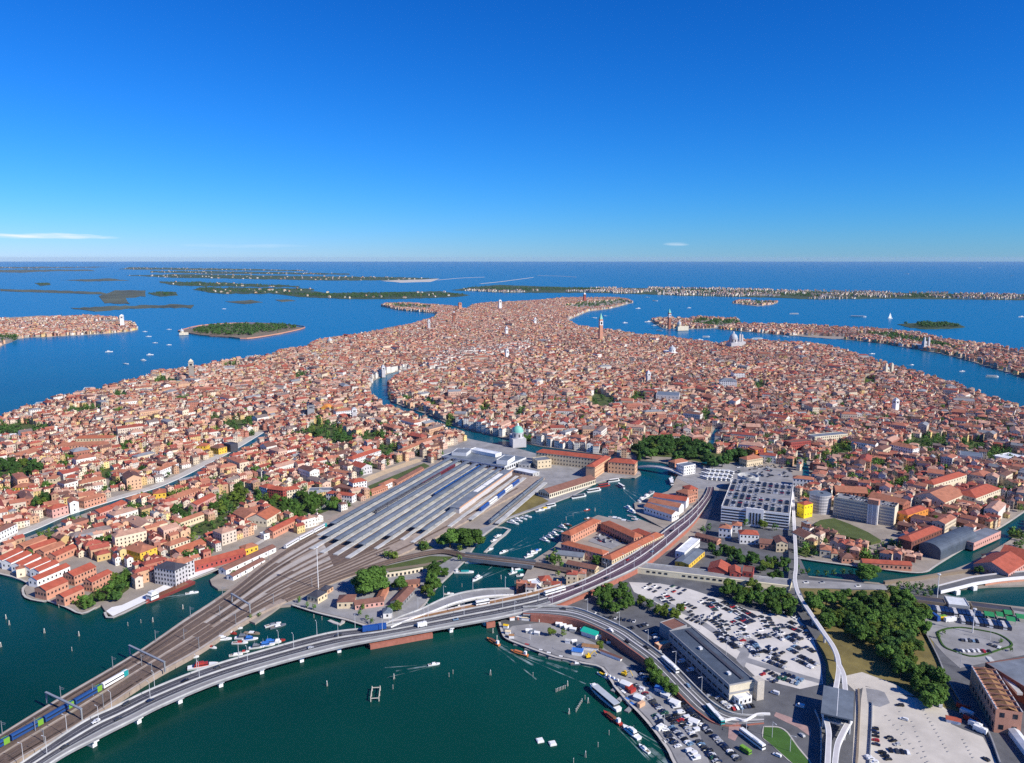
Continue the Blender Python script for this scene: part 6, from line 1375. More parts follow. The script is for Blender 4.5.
# far islands: sparser, coarser
isl = []
for k, n in (('murano', 26), ('giudecca', 80), ('monastery', 6), ('hospital', 3)):
    xs = [q[0] for q in ISL[k]]; ys = [q[1] for q in ISL[k]]; c = 0; t = 0
    while c < n and t < 4000:
        t += 1; px, py = random.uniform(min(xs), max(xs)), random.uniform(min(ys), max(ys))
        if pip((px, py), ISL[k]): q = P(px, py, 1.2); isl.append((q.x, q.y, random.random())); c += 1
lid = []
while len(lid) < 60:
    px, py = random.uniform(455, 1060), random.uniform(288, 300)
    if pip((px, py), ISL['lido']): q = P(px, py, 1.2); lid.append((q.x, q.y, random.random()))
near_n = len(HOUSES)
for nm, n in (('farm', 90), ('croft', 60), ('dune', 80), ('garden', 22), ('orchard', 16), ('vignole', 18), ('spit', 24)):
    c = t = 0; px = ISL[nm]
    while c < n and t < 6000:
        t += 1; x, y = random.uniform(min(q[0] for q in px), max(q[0] for q in px)), random.uniform(min(q[1] for q in px), max(q[1] for q in px))
        if pip((x, y), px): q = P(x, y, 1.2); c += 1; HOUSES.append([q.x, q.y, random.random() * 3, random.uniform(12, 26), random.uniform(9, 13), random.uniform(6, 12), .2, True, random.choice((0, 1, 4, 6)), random.choice((0, 3, 4)), 1.0, PX((q.x, q.y, 6))])
fill(lid, lambda s: R(30) + s[2] * R(40), 130.0, hscale=1.5, density=.11, maxd=7500, walls=(0, 4, 4, 6))
fill(isl, lambda s: R(30) + s[2] * R(40), 130.0, density=.62, maxd=7000)

def cols(hs):
    wc = np.array(WALLS[hs[8]][1]) * hs[10]; rc = np.array(ROOFS[hs[9]][1]) * (2 - hs[10]) ** .8
    return (*wc, 1), (*rc, 1)
def house_geo(hs, local=False):
    """walls (quads, uv), roof faces and gables of one house"""
    cx, cy, a, l, d, h, pt, hip = hs[:8]
    if local: cx = cy = 0.0; a = 0.0; z0 = 0.0
    else: z0 = GZ - .4
    ca, sa = math.cos(a), math.sin(a)
    def w_(x, y, z): return (cx + x * ca - y * sa, cy + x * sa + y * ca, z0 + z)
    if d > l: 
        l, d = d, l
        def w_(x, y, z): return (cx - y * ca - x * sa, cy - y * sa + x * ca, z0 + z)
    x, y = l / 2, d / 2; h += .4 if not local else 0
    rise = d * pt * 1.25
    wv = [w_(-x, -y, 0), w_(x, -y, 0), w_(x, y, 0), w_(-x, y, 0), w_(-x, -y, h), w_(x, -y, h), w_(x, y, h), w_(-x, y, h)]
    o = .35
    rx = x - (y * .9 if hip else -o)
    rx = max(rx, .2)
    eh = h - o * rise / y
    rv = [w_(-x - o, -y - o, eh), w_(x + o, -y - o, eh), w_(x + o, y + o, eh), w_(-x - o, y + o, eh), w_(-rx, 0, h + rise), w_(rx, 0, h + rise)]
    gv = [] if hip else [(w_(-x, -y, h), w_(-x, y, h), w_(-x, 0, h + rise - .05)), (w_(x, y, h), w_(x, -y, h), w_(x, 0, h + rise - .05))]
    return wv, rv, gv, (l, d, h, rise, hip)
WF = ((0, 1, 5, 4), (1, 2, 6, 5), (2, 3, 7, 6), (3, 0, 4, 7))
RF_H = ((0, 1, 5, 4), (2, 3, 4, 5), (1, 2, 5), (3, 0, 4))
RF_G = ((0, 1, 5, 4), (2, 3, 4, 5))
def colour_attr(me, cols_):
    ca = me.color_attributes.new('col', 'FLOAT_COLOR', 'POINT'); ca.data.foreach_set('color', np.array(cols_, np.float32).ravel())
def mass_of_houses(name, lst, label):
    v = []; f = []; mi = []; col = []; uv = []
    for hs in lst:
        wv, rv, gv, (l, d, h, rise, hip) = house_geo(hs); wc, rc = cols(hs); o = len(v)
        for k, q in enumerate(WF):
            b = len(v); v += [wv[i] for i in q]; f.append((b, b + 1, b + 2, b + 3)); mi.append(0); col += [wc] * 4
            n = max(1, round((l if k % 2 == 0 else d) / 2.9)); m = max(2, round(h / 3.3)); uv += [(0, 0), (n, 0), (n, m), (0, m)]
        for g in gv: b = len(v); v += g; f.append((b, b + 1, b + 2)); mi.append(0); col += [wc] * 3; uv += [(0, 0)] * 3
        b = len(v); v += rv; col += [rc] * 6
        for q in (RF_H if hip else RF_G): f.append(tuple(b + i for i in q)); mi.append(1); uv += [(0, 0)] * len(q)
        if random.random() < .8:
            c = MB(); t = random.uniform(-.3, .3)
            ca, sa = math.cos(hs[2]), math.sin(hs[2]); b = len(v)
            c.box((hs[0] + ca * t * hs[3] - sa * random.uniform(-.25, .25) * hs[4], hs[1] + sa * t * hs[3], GZ + h + rise * .7), (.9, 1.1, 2.6), hs[2])
            v += c.v; col += [wc] * 8
            for q in c.f: f.append(tuple(b + i for i in q)); mi.append(0); uv += [(0, 0)] * 4
    me = bpy.data.meshes.new(name); me.from_pydata(v, [], f); me.materials.append(M['house_wall_far']); me.materials.append(M['house_roof'])
    me.polygons.foreach_set('material_index', mi); colour_attr(me, col)
    ul = me.uv_layers.new(name='wuv'); ul.data.foreach_set('uv', np.array(uv, np.float32).ravel()); me.update()
    o = link(name, me); tag(o, label, None, None, 'stuff'); return o
def appears(hs):
    p = hs[11]
    if not (-2 < p[0] < 1026 and p[1] < 766): return 0
    return (hs[3] + hs[4]) * hs[5] / p[2] ** 2
order = sorted(range(near_n), key=lambda i: -appears(HOUSES[i]))
SOLO = order[:NSOLO]
solo = set(SOLO)
mass_of_houses('townhouses', [h for i, h in enumerate(HOUSES) if i not in solo], 'dense mass of small tiled roofs and pale walls of the old town')
WINM = {}
def win_mesh(w_, h, mname='glass'):
    k = (w_, h, mname)
    if k not in WINM:
        mb = MB(); mb.box((0, 0, 0), (w_, .16, h)); WINM[k] = mb.mesh('window', [M[mname]])
    return WINM[k]
ordinal = ordinal_
cnt = {}
recs = []
for i in SOLO:
    hs = HOUSES[i]; p = hs[11]
    an = min(ANCHORS, key=lambda a: (a[1] - p[0]) ** 2 + 5 * (a[2] - p[1]) ** 2)
    side = ('before' if p[1] > an[2] + 4 else 'behind' if p[1] < an[2] - 4 else 'beside')
    d2 = (an[1] - p[0]) ** 2 + 5 * (an[2] - p[1]) ** 2
    recs.append((d2, i, an[0], side))
recs.sort()
for d2, i, an, side in recs:
    hs = HOUSES[i]; cx, cy, a, l, d, h = hs[:6]; hip = hs[7]
    k = (WALLS[hs[8]][0], ROOFS[hs[9]][0], hip, an, side); cnt[k] = cnt.get(k, 0) + 1; n = cnt[k]
    art = 'the ' if n > 1 else ''
    lead = '' if n == 1 else ordinal(n) + ' closest '
    core = f"{k[0]} house with {k[1].replace('pale terracotta', 'pale').replace('orange tiled', 'orange')} {'hipped' if hip else 'gabled'} roof"
    label = (f"{lead}{core} {side} {an}")
    q = thing('house', label, 'house', (cx, cy, GZ - .2), a, 'houses of the old town')
    wv, rv, gv, (L_, D_, H_, rise, _h) = house_geo(hs, True); wc, rc = cols(hs)
    v = list(wv); f = list(WF)
    for g in gv: b = len(v); v += g; f.append((b, b + 1, b + 2))
    me = bpy.data.meshes.new('wall'); me.from_pydata(v, [], f); me.materials.append(M['house_wall']); colour_attr(me, [wc] * len(v)); link('wall', me, q)
    me = bpy.data.meshes.new('roof'); me.from_pydata(rv, [], RF_H if hip else RF_G); me.materials.append(M['house_roof']); colour_attr(me, [rc] * 6); rf = link('roof', me, q)
    mb = MB(); mb.box((0, 0, 0), (.9, 1.0, 2.4)); mb.box((0, 0, 1.35), (1.3, 1.4, .35))
    mb.build('chimney', M['salmon'], rf, (random.uniform(-.3, .3) * l, random.uniform(-.2, .2) * d, H_ + rise * .7))
    # windows on the walls one can see
    for nx, ny, half, span in ((0, -1, d / 2, l), (0, 1, d / 2, l), (1, 0, l / 2, d), (-1, 0, l / 2, d)):
        wx, wy = nx * math.cos(a) - ny * math.sin(a), nx * math.sin(a) + ny * math.cos(a)
        if wx * (0 - cx) + wy * (0 - cy) < .25 * math.hypot(cx, cy): continue
        nfl = max(1, int((h - 1.5) / 3.4)); nw = max(1, int(span / 3.2))
        for fl in range(nfl):
            for c in range(nw):
                t = (c + .5) / nw * span - span / 2
                link('window', win_mesh(1.1, 1.7), q, (nx * (half + .02) + (t if nx == 0 else 0), ny * (half + .02) + (t if ny == 0 else 0), 2.2 + fl * (h - 2.4) / nfl + .4), math.pi / 2 if nx else 0)
REFS = {'the canal road': (850, 585), 'the cream wall': (720, 580), 'the viaduct': (640, 560), 'the slip road': (430, 612), 'the footbridge': (684, 476), 'the white quay': (150, 598), 'the mill': (60, 590), 'the red flats': (272, 490), 'the convent halls': (255, 515), 'the ochre row house': (190, 518), 'the salmon house': (188, 495), 'the white palace': (344, 410),
 'the sandy lane': (400, 466), 'the hospital wing': (366, 456), 'the dark sheeted house': (227, 444), 'the barracks': (90, 442), 'the ferry shed': (2, 438), 'the lilac house': (60, 508), 'the wide white house': (122, 472), 'the plaza': (760, 470), 'the beige flat school': (832, 436), 'the white fronted school': (900, 447), 'the cream halls': (950, 488), 'the blue sports hall': (972, 455), 'the harbour warehouses': (1000, 562), 'the grove': (900, 620), 'the girder bridge': (500, 562)}
# courtyard trees scattered in what the houses left free
c = t = 0
while c < 420 and t < 40000:
    t += 1; px, py = random.uniform(-10, 1034), 310 + 250 * random.random()
    q = P(px, py, GZ); i, j = int((q.x - GX0) / GS), int((q.y - GY0) / GS)
    if 2 < i < GNX - 3 and 2 < j < GNY - 3 and LAND[i - 1:i + 2, j - 1:j + 2].all() and not OCC[i - 1:i + 2, j - 1:j + 2].any():
        OCC[i - 1:i + 2, j - 1:j + 2] = True; TREES.append([q.x, q.y, random.uniform(6, 10), 'round', random.choice(('leaf', 'leaf_dark')), None, None, 1.0]); c += 1
def tsize(t):
    p = PX((t[0], t[1], GZ)); return 0 if not (-15 < p[0] < 1040) else t[2] / p[2]
named = sorted([t for t in TREES if t[5]], key=lambda t: -tsize(t))[:300]
nid = {id(t) for t in named}
byc = {}
for t in named: byc.setdefault((t[5], t[6]), []).append(t)
for (ph, ref), lst in byc.items():
    if ref:
        rx, ry = REFS.get(ref, (512, 480)); rp = P(rx, ry, GZ); lst.sort(key=lambda t: (t[0] - rp.x) ** 2 + (t[1] - rp.y) ** 2)
    for k, (x, y, h, style, lf, _p, _r, wide) in enumerate(lst):
        label = ph if not ref else f"{ordinal_(k + 1)} tree out from {ref} in {ph}"
        q = thing('tree', label, 'tree', (x, y, GZ - .05), random.random() * 6.28, (ph[4:] if ref else None)); q.scale = (h * wide * random.uniform(.92, 1.1), h * wide * random.uniform(.92, 1.1), h)
        link('trunk', TRUNK[style], q); link('crown', random.choice(CROWN[style, lf]), q)
# all the farther, smaller trees as one mass
def mass_trees(name, lst, label):
    v = []; f = []; mi = []; r = random.Random(5)
    mats = ['leaf_dark', 'leaf', 'leaf_light']
    for x, y, h, style, lf, _p, _r, wide in lst:
        k = mats.index(lf); d = PX((x, y, 0))[2]; n = 46 if d < 1800 else 26; s = h * .34 * wide
        for _ in range(n):
            u = Vector((r.gauss(0, 1), r.gauss(0, 1), r.gauss(0, 1))).normalized(); p = Vector((x, y, GZ + h * .56)) + Vector((u.x * s, u.y * s, u.z * h * .42)) * r.uniform(.5, 1.1)
            nn = (u + Vector((r.uniform(-.6, .6), r.uniform(-.6, .6), .4))).normalized(); a = nn.orthogonal().normalized(); b = nn.cross(a); w_ = s * r.uniform(.22, .42); o = len(v)
            v += [p - a * w_, p - b * w_ * .8, p + a * w_, p + b * w_ * .7]; f.append((o, o + 1, o + 2, o + 3)); mi.append(k)
    me = bpy.data.meshes.new(name); me.from_pydata(v, [], f)
    for k in mats: me.materials.append(M[k])
    me.polygons.foreach_set('material_index', mi); me.update(); tag(link(name, me), label, None, None, 'stuff')
mass_trees('woods', [t for t in TREES if id(t) not in nid], 'dark green trees of far gardens, courtyards and islands')
# ------------------------------------------------------------------ vehicles
CARCOL = {'black': (.012, .012, .014), 'dark blue': (.012, .022, .06), 'dark grey': (.05, .052, .056), 'silver': (.42, .43, .45), 'white': (.75, .75, .75), 'red': (.38, .02, .02), 'pale blue': (.16, .26, .38), 'green': (.03, .10, .06)}
CARW = [('black', 6), ('dark blue', 4), ('dark grey', 5), ('silver', 3), ('white', 3.2), ('red', 1.2), ('pale blue', .7), ('green', .5)]
for k, c in CARCOL.items(): M['paint ' + k] = mat('paint_' + k.replace(' ', '_'), c, rough=.25, var=.04, coat=.6)
for k, c in (('bus blue', (.02, .08, .30)), ('train blue', (.018, .065, .21)), ('train green', (.17, .36, .04)), ('teal', (.02, .30, .30)), ('maroon', (.16, .03, .045)), ('bright red', (.36, .04, .03)), ('boat white', (.78, .78, .76)), ('boat blue', (.03, .14, .40)), ('boat brown', (.20, .08, .04)), ('boat orange', (.55, .18, .06)), ('tarp blue', (.04, .16, .50)), ('tent green', (.02, .42, .30)), ('crane yellow', (.75, .48, .02))): M[k] = mat('paint_' + k.replace(' ', '_'), c, rough=.35, var=.08)
def extr(mb, prof, y0, y1, mi=0, taper=1.0):
    n = len(prof); vs = [(x, y0 * (taper if z > .9 else 1), z) for x, z in prof] + [(x, y1 * (taper if z > .9 else 1), z) for x, z in prof]
    mb.add(vs, [(i, n + i, n + (i + 1) % n, (i + 1) % n) for i in range(n)] + [tuple(range(n)), tuple(range(n, 2 * n))[::-1]], mi)
CARMESH = {}
def car_parts(kind, col):
    k = (kind, col)
    if k in CARMESH: return CARMESH[k]
    mb = MB()
    if kind == 'van':
        extr(mb, [(-2.5, .35), (2.5, .35), (2.55, 1.0), (1.75, 1.25), (1.2, 2.15), (-2.5, 2.2)], -.95, .95); g = MB(); extr(g, [(1.72, 1.3), (1.28, 2.02), (.5, 2.02), (.5, 1.3)], -.97, .97)
    else:
        s = {'hatchback': ((-1.95, .3), (2.0, .3), (2.05, .72), (1.1, .88), (.45, 1.42), (-1.35, 1.46), (-1.98, .9)), 'saloon': ((-2.2, .3), (2.15, .3), (2.2, .7), (1.15, .86), (.5, 1.38), (-.85, 1.38), (-1.45, .92), (-2.22, .86)), 'estate': ((-2.3, .35), (2.2, .35), (2.25, .85), (1.2, 1.0), (.6, 1.62), (-2.0, 1.64), (-2.32, 1.0))}[kind]
        extr(mb, list(s), -.86, .86, 0, .84)
        z = 1.3 if kind != 'estate' else 1.5; f = .98 if kind != 'estate' else 1.08; g = MB()
        extr(g, [(1.0, f), (.5, z), (-1.1 if kind != 'saloon' else -.8, z), (-1.4 if kind != 'saloon' else -1.25, f)], -.79, .79)
        g2 = MB(); g2.v = [(x, y * 1.0, zz) for x, y, zz in g.v]; g.v = [(x * 1.02 + .04, y * 1.01, zz - .02) for x, y, zz in g.v]
    for sx in (-1.3, 1.3):
        for sy in (-.82, .82): mb.cyl((sx, sy - .1, .32), (sx, sy + .1, .32), .32, .32, 10, 1)
    CARMESH[k] = (mb.mesh('car_body', [M['paint ' + col], M['rubber']]), g.mesh('cabin_glass', [M['glass']])); return CARMESH[k]
CARS = []
def car(x, y, z, heading, label, group, kind=None, col=None):
    p = P(x, y, z) if not isinstance(x, Vector) else x
    kind = kind or random.choice(('hatchback', 'hatchback', 'saloon', 'estate'))
    col = col or random.choices([c[0] for c in CARW], [c[1] for c in CARW])[0]
    CARS.append((p, heading, kind, col, label, group))
def car_row(a, b, n, phrase, z=Z3 + .02, kind=None, col=None, rot=math.pi / 2, skip=.06, group='parked cars'):
    p, q = P(*a, z), P(*b, z); d = q - p; h = math.atan2(d.y, d.x) + rot; n = max(n, 1)
    cap = max(1, int(d.length / 2.3) + 1)
    if n > cap: n = cap
    for i in range(n):
        if random.random() < skip: continue
        r = p.lerp(q, i / max(n - 1, 1)) + Vector((random.uniform(-.15, .15), random.uniform(-.3, .3), 0))
        car(r, None, z, h + random.choice((0, math.pi)) + random.uniform(-.04, .04), f'{{c}} parked {ordinal_(i + 1)} along {phrase}', group, kind, col if col is None or isinstance(col, str) else random.choice(col))
GR = [((688, 619), (702, 624), 4), ((703, 616), (716, 619), 3), ((712, 621), (722, 629), 5), ((722, 626), (728, 630), 2), ((717, 633), (724, 642), 6), ((727, 641), (736, 648), 6), ((733, 622), (744, 627), 5), ((738, 633), (743, 641), 4), ((735, 612), (753, 622), 9), ((708, 604), (716, 611), 5), ((719, 606), (731, 612), 5), ((701, 602), (709, 606), 3), ((761, 617), (768, 629), 6), ((756, 634), (764, 641), 4),
      ((772, 634), (783, 640), 5), ((776, 629), (780, 634), 3), ((786, 626), (800, 632), 6), ((788, 638), (796, 643), 4), ((790, 650), (796, 653), 3), ((764, 651), (778, 657), 5), ((748, 646), (757, 656), 7), ((766, 661), (784, 668), 7), ((763, 675), (775, 682), 4), ((780, 678), (797, 684), 5), ((796, 660), (812, 668), 6), ((803, 646), (814, 652), 4), ((806, 633), (812, 640), 4), ((785, 612), (797, 619), 5), ((680, 607), (690, 612), 4), ((660, 598), (668, 604), 4), ((668, 590), (680, 594), 3), ((645, 588), (655, 592), 3)]
GR += [((a[0] + 4.5, a[1] - 3.4), (b[0] + 4.5, b[1] - 3.4), n) for a, b, n in GR if pip((a[0] + 4.5, a[1] - 3.6), GRAVEL) and pip((b[0] + 4.5, b[1] - 3.6), GRAVEL)]
for k, (a, b, n) in enumerate(sorted(GR, key=lambda r: r[0][0])): car_row(a, b, n, f'the {ordinal_(k + 1)} row of the pale gravel car park', group='cars in the pale gravel car park', col=None)
for a, b, n, ph, kd, cl in (((645, 695), (675, 724), 13, 'the quay edge row by the basin', None, None), ((672, 728), (690, 745), 9, 'the crowded quay row nearest the camera', None, None), ((684, 704), (709, 733), 13, 'the row behind the white vans', None, ('black', 'dark blue', 'dark grey')), ((672, 702), (695, 731), 6, 'the white van line on the quay', 'van', 'white'),
                              ((690, 714), (738, 760), 20, 'the long row beside the shuttle road', None, None), ((709, 752), (718, 762), 5, 'the short row below the long quay row', None, None), ((669, 737), (678, 747), 4, 'the kerb row by the quay steps', None, None), ((655, 716), (672, 740), 9, 'the second quay edge row by the basin', None, None), ((676, 716), (694, 737), 9, 'the inner quay row between vans and edge', None, None), ((699, 742), (716, 762), 8, 'the row along the quay corner', None, None), ((632, 683), (645, 694), 5, 'the quay row beside the quay trees', None, None), ((640, 672), (650, 684), 5, 'the shaded row under the quay trees', None, None), ((655, 650), (668, 662), 5, 'the wall side row under the ramp', None, None), ((702, 690), (714, 701), 6, 'the lane beside the market hall flank', None, None), ((690, 752), (696, 759), 3, 'the big van trio at the quay end', 'van', 'white'), ((715, 696), (730, 708), 6, 'the market hall side', None, ('silver', 'white', 'dark grey')), ((733, 709), (752, 706), 7, 'the front of the market hall', None, ('red', 'dark blue', 'white', 'pale blue', 'black')),
                              ((673, 654), (690, 671), 3, 'the shaded flank of the market hall', 'van', 'white'), ((594, 614), (606, 619), 5, 'the first row of the small asphalt lot', None, None), ((611, 618), (634, 622), 6, 'the second row of the small asphalt lot', None, ('black', 'dark grey', 'dark blue', 'white')), ((629, 629), (646, 625), 6, 'the third row of the small asphalt lot', None, None), ((653, 633), (660, 645), 5, 'the deck side row of the small asphalt lot', None, ('white', 'silver', 'black')),
                              ((875, 729), (876, 745), 5, 'the fence of the empty gravel lot', None, ('dark blue', 'red', 'black')), ((889, 738), (897, 745), 4, 'the middle of the empty gravel lot', None, None), ((891, 751), (908, 753), 5, 'the front group of the empty gravel lot', None, None), ((882, 753), (888, 760), 4, 'the fence side group of the empty gravel lot', None, ('black', 'dark grey')), ((868, 757), (874, 763), 3, 'the bottom fence group of the empty gravel lot', None, ('white', 'silver')), ((962, 640.5), (977, 642), 6, 'the middle row of the oval car park', None, None), ((990, 645), (999, 648), 3, 'the harbour side row of the oval car park', None, ('white', 'dark grey')),
                              ((957, 651), (989, 652), 7, 'the rim row of the oval car park', None, None)):
    car_row(a, b, n, ph, Z3 + .02, kd, cl, group='cars on the quay and yards')
for x, y, h, ph, kd, cl in ((900, 706, 3.0, 'standing alone near the lot heap', 'estate', 'black'), (904, 720, 2.6, 'with its door open in the middle of the lot', 'estate', 'white'), (935, 703, 1.2, 'beside the yard wall at the grove end', None, 'dark grey'), (940, 706, 1.2, 'second beside the yard wall at the grove end', 'van', 'white'), (806, 583, .0, 'on the canal road under the guideway', 'van', 'white'), (822, 583, .1, 'on the canal road at the bush row', None, 'silver'), (858, 586.5, .1, 'on the canal road below the big round tree', None, 'white'), (802, 736, 1.9, 'driving round the traffic island', None, 'silver'), (745, 727, 2.5, 'waiting near the brick crossing', None, 'dark grey'), (777, 756, 2.4, 'driving below the traffic island', None, 'white'), (800, 707, 2.6, 'in the shadow of the track station', 'van', 'white'),
                            (775, 694, 2.5, 'on the lane by the gravel car park edge', 'van', 'white'), (641, 690, 2.4, 'parked across the quay road', 'van', 'white'), (658, 718, 2.0, 'silver one parked at the quay edge', 'van', 'silver'), (986, 760, 2.0, 'at the dark wall of the empty lot', None, 'black')):
    car(x, y, Z3 + .02, h, '{c} ' + ph, 'single cars of the yards', kd, cl)
# cars on the bridge and viaduct
for k, (i, t) in enumerate(((8, .2), (14, .6), (22, .3), (27, .66), (33, .15), (38, .55), (46, .3), (52, .2), (66, .65), (71, .28), (88, .6), (118, .3), (124, .75), (131, .2), (140, .7), (149, .35))):
    p = road.row(t)[i]; q = road.row(t)[i + 1]; d = q - p
    car(p + Vector((0, 0, .06)), None, 0, math.atan2(d.y, d.x) + (math.pi if t < .5 else 0), f'{{c}} driving on the road bridge, {ordinal_(k + 1)} counting from the frame corner', 'cars driving on the bridge')
for k, (i, t) in enumerate(((14, .25), (30, .7), (38, .72), (44, .25), (58, .3))):
    p = ap.row(t)[i]; q = ap.row(t)[i + 1]; d = q - p
    car(p + Vector((0, 0, .06)), None, 0, math.atan2(d.y, d.x), f'{{c}} on the curved ramp road, {ordinal_(k + 1)} counting down from the bridge', 'cars on the ramp road')
# roof of the white garage, car park slab, bus plaza
gz = GZ - .2 + g_h + .1
nr = 0
for fy in np.linspace(-.44, .44, 10):
    nr += 1
    for i in range(22):
        if random.random() < .08 or i % 6 == 5: continue
        u = (i / 21 - .5) * gl * .92
        if abs(u) < 9 and fy < .1 and nr < 6: continue
        c_, s_2 = math.cos(ga), math.sin(ga); v = fy * gd
        car(Vector((gx + c_ * u - s_2 * v, gy + s_2 * u + c_ * v, gz)), None, 0, ga + math.pi / 2, f'{{c}} on the white garage roof, {ordinal_(i + 1)} in its {ordinal_(nr)} row', 'cars on the white garage roof')
for r_ in (-.28, .3):
    for i in range(20):
        if random.random() < .3: continue
        u = (i / 19 - .5) * cl_ * .94; v = r_ * cdp
        car(Vector((cx_ + math.cos(ca_) * u - math.sin(ca_) * v, cy_ + math.sin(ca_) * u + math.cos(ca_) * v, GZ + 19.9)), None, 0, ca_ + math.pi / 2, f"{{c}} on the car park slab roof, {ordinal_(i + 1)} in its {'front' if r_ < 0 else 'rear'} row", 'cars on the car park slab')
for k in range(26): car(random.uniform(593, 628), random.uniform(534, 543), Z3 + .02, R(-60) + (k % 2) * math.pi, f'{{c}} in the customs courtyard, {ordinal_(k + 1)} listed from the boats', 'cars in the customs courtyard')
for k in range(60):
    x, y = random.uniform(735, 792), random.uniform(465, 477)
    car(x, y, Z1 + .05, random.uniform(0, 6.3), '{c} in the bus plaza', 'cars on the plaza')
CARS.sort(key=lambda c: -1 / PX(c[0])[2])
for p, h, kind, col, label, group in CARS[:300]:
    b, g = car_parts(kind, col); o = link('parked_car' if 'driving' not in label else 'car', b, None, p, h)
    tag(o, label.replace('{c}', f'{col} {kind}'), 'van' if kind == 'van' else 'car', group); link('cabin_glass', g, o)
rest = MB()
mats_ = [M['paint ' + c] for c in CARCOL] + [M['glass']]; ci = {c: i for i, c in enumerate(CARCOL)}
for p, h, kind, col, label, group in CARS[300:]:
    rest.box((p.x, p.y, p.z + .55), (4.2, 1.75, .75), h, ci[col]); rest.box((p.x, p.y, p.z + 1.15), (2.3, 1.55, .5), h, len(CARCOL), .8)
tag(rest.build('plaza_cars', mats_), 'far parked cars of the gravel lot, garage roof and bus plaza', None, None, 'stuff')
# buses, coaches, trucks
def bus(p, h, L_, col, label, group=None, cat='bus', name='bus', glass=True, H_=3.2, roofm='boat white'):
    q = thing(name, label, cat, p, h, group)
    mb = MB(); mb.box((0, 0, H_ * .5 + .25), (L_, 2.6, H_ - .3)); mb.build('body', M[col], q)
    mb = MB(); mb.box((0, 0, H_ + .18), (L_ * .98, 2.4, .2)); mb.box((L_ * .2, 0, H_ + .38), (L_ * .25, 1.6, .3)); mb.build('roof', M[roofm], q)
    if glass: mb = MB(); mb.box((0, 0, H_ * .66), (L_ * 1.004, 2.64, H_ * .28)); mb.build('window_band', M['glass'], q)
    mb = MB()
    for sx in (-.32, .32):
        for sy in (-1.15, 1.15): mb.cyl((L_ * sx, sy - .15, .5), (L_ * sx, sy + .15, .5), .5, .5, 10)
    wheel = mb.mesh('wheel', [M['rubber']]); link('wheel', wheel, q)
    return q
def heading(a, b, z): d = P(*b, z) - P(*a, z); return math.atan2(d.y, d.x)
for k in range(18):
    r_, c_ = divmod(k, 6); x, y = 707 + c_ * 4.6 - r_ * 1.5, 471.5 + r_ * 3.6 + c_ * .35
    bus(P(x, y, Z1 + .05), heading((700, 480), (712, 470), 0) + 1.1, 12, 'boat white', f'white bus in the plaza, {ordinal_(c_ + 1)} of the {ordinal_(r_ + 1)} rank from the gardens', 'white buses in the plaza')
for k in range(15):
    x, y = 921 + k * 4.2, 609.5 + k * .55
    bus(P(x, y, Z2 + .02), R(70), 10, 'paint dark blue' if k % 4 else 'boat white', f"{'blue' if k % 4 else 'white'} coach, {ordinal_(k + 1)} in the rear coach row counting from the grove", 'coaches in the yard', 'coach', 'coach', True, 2.8, 'paint dark blue' if k % 4 else 'pale_grey')
for k in range(11):
    x, y = 962 + k * 4.6, 621.5 + k * .65
    bus(P(x, y, Z2 + .02), R(70), 10, 'paint dark blue' if k % 3 else 'paint white', f"{'dark blue' if k % 3 else 'white'} coach, {ordinal_(k + 1)} in the front coach row counting from the grove", 'coaches in the yard', 'coach', 'coach', True, 2.8, 'paint dark blue' if k % 3 else 'pale_grey')
bus(P(935, 619.5, Z2), R(100), 8, 'bus blue', 'bright blue box truck at the coach yard end', None, 'truck', 'truck', False, 4, 'bus blue'); bus(P(941.5, 619.5, Z2), R(10), 7, 'crane yellow', 'yellow green truck beside the blue box truck', None, 'truck', 'truck', False, 3, 'train green'); bus(P(950, 621.5, Z2), R(10), 9, 'boat white', 'white truck beside the yellow truck', None, 'truck', 'truck', False, 3.2)
ah = heading((684, 682), (698, 701), 3)
bus(ap.row(.27)[52] + Vector((0, 0, .06)), math.atan2(*(ap.row(.27)[53] - ap.row(.27)[52]).yx), 18, 'boat white', 'long white shuttle bus on the ramp road below the market hall', None, 'bus', 'bus')
bus(P(715, 717, Z2), heading((706, 707), (724, 727), Z2), 18, 'teal', 'long teal bus on the road beside the market hall'); bus(P(752, 741.5, Z2), heading((743, 735), (760, 748), Z2), 18, 'boat white', 'long white bus beside the traffic island')
bus(P(745.5, 752, Z2), heading((741, 749), (750, 755), Z2), 6.5, 'train green', 'lime yellow van below the long white bus', None, 'van', 'van', True, 2.4, 'train green')
i = 78; d = road.row(.2)[i + 1] - road.row(.2)[i]; bus(road.row(.2)[i] + Vector((0, 0, .06)), math.atan2(d.y, d.x), 17, 'bus blue', 'long bright blue truck on the road bridge', None, 'truck', 'truck', False, 3.8, 'bus blue')
i = 84; d = road.row(.6)[i + 1] - road.row(.6)[i]; bus(road.row(.6)[i] + Vector((0, 0, .06)), math.atan2(d.y, d.x), 7, 'boat white', 'white box van on the road bridge past the blue truck', None, 'van', 'van', False, 3)
i = 113; d = road.row(.2)[i + 1] - road.row(.2)[i]; bus(road.row(.22)[i] + Vector((0, 0, .06)), math.atan2(d.y, d.x), 20, 'boat white', 'white tram on the viaduct by the slip road', None, 'tram', 'tram')
i = 94; d = road.row(-.16)[i + 1] - road.row(-.16)[i]; bus(road.row(-.16)[i] + Vector((0, 0, .06)), math.atan2(d.y, d.x), 11, 'boat white', 'white tram car on the rust brown track strip', None, 'tram', 'tram')
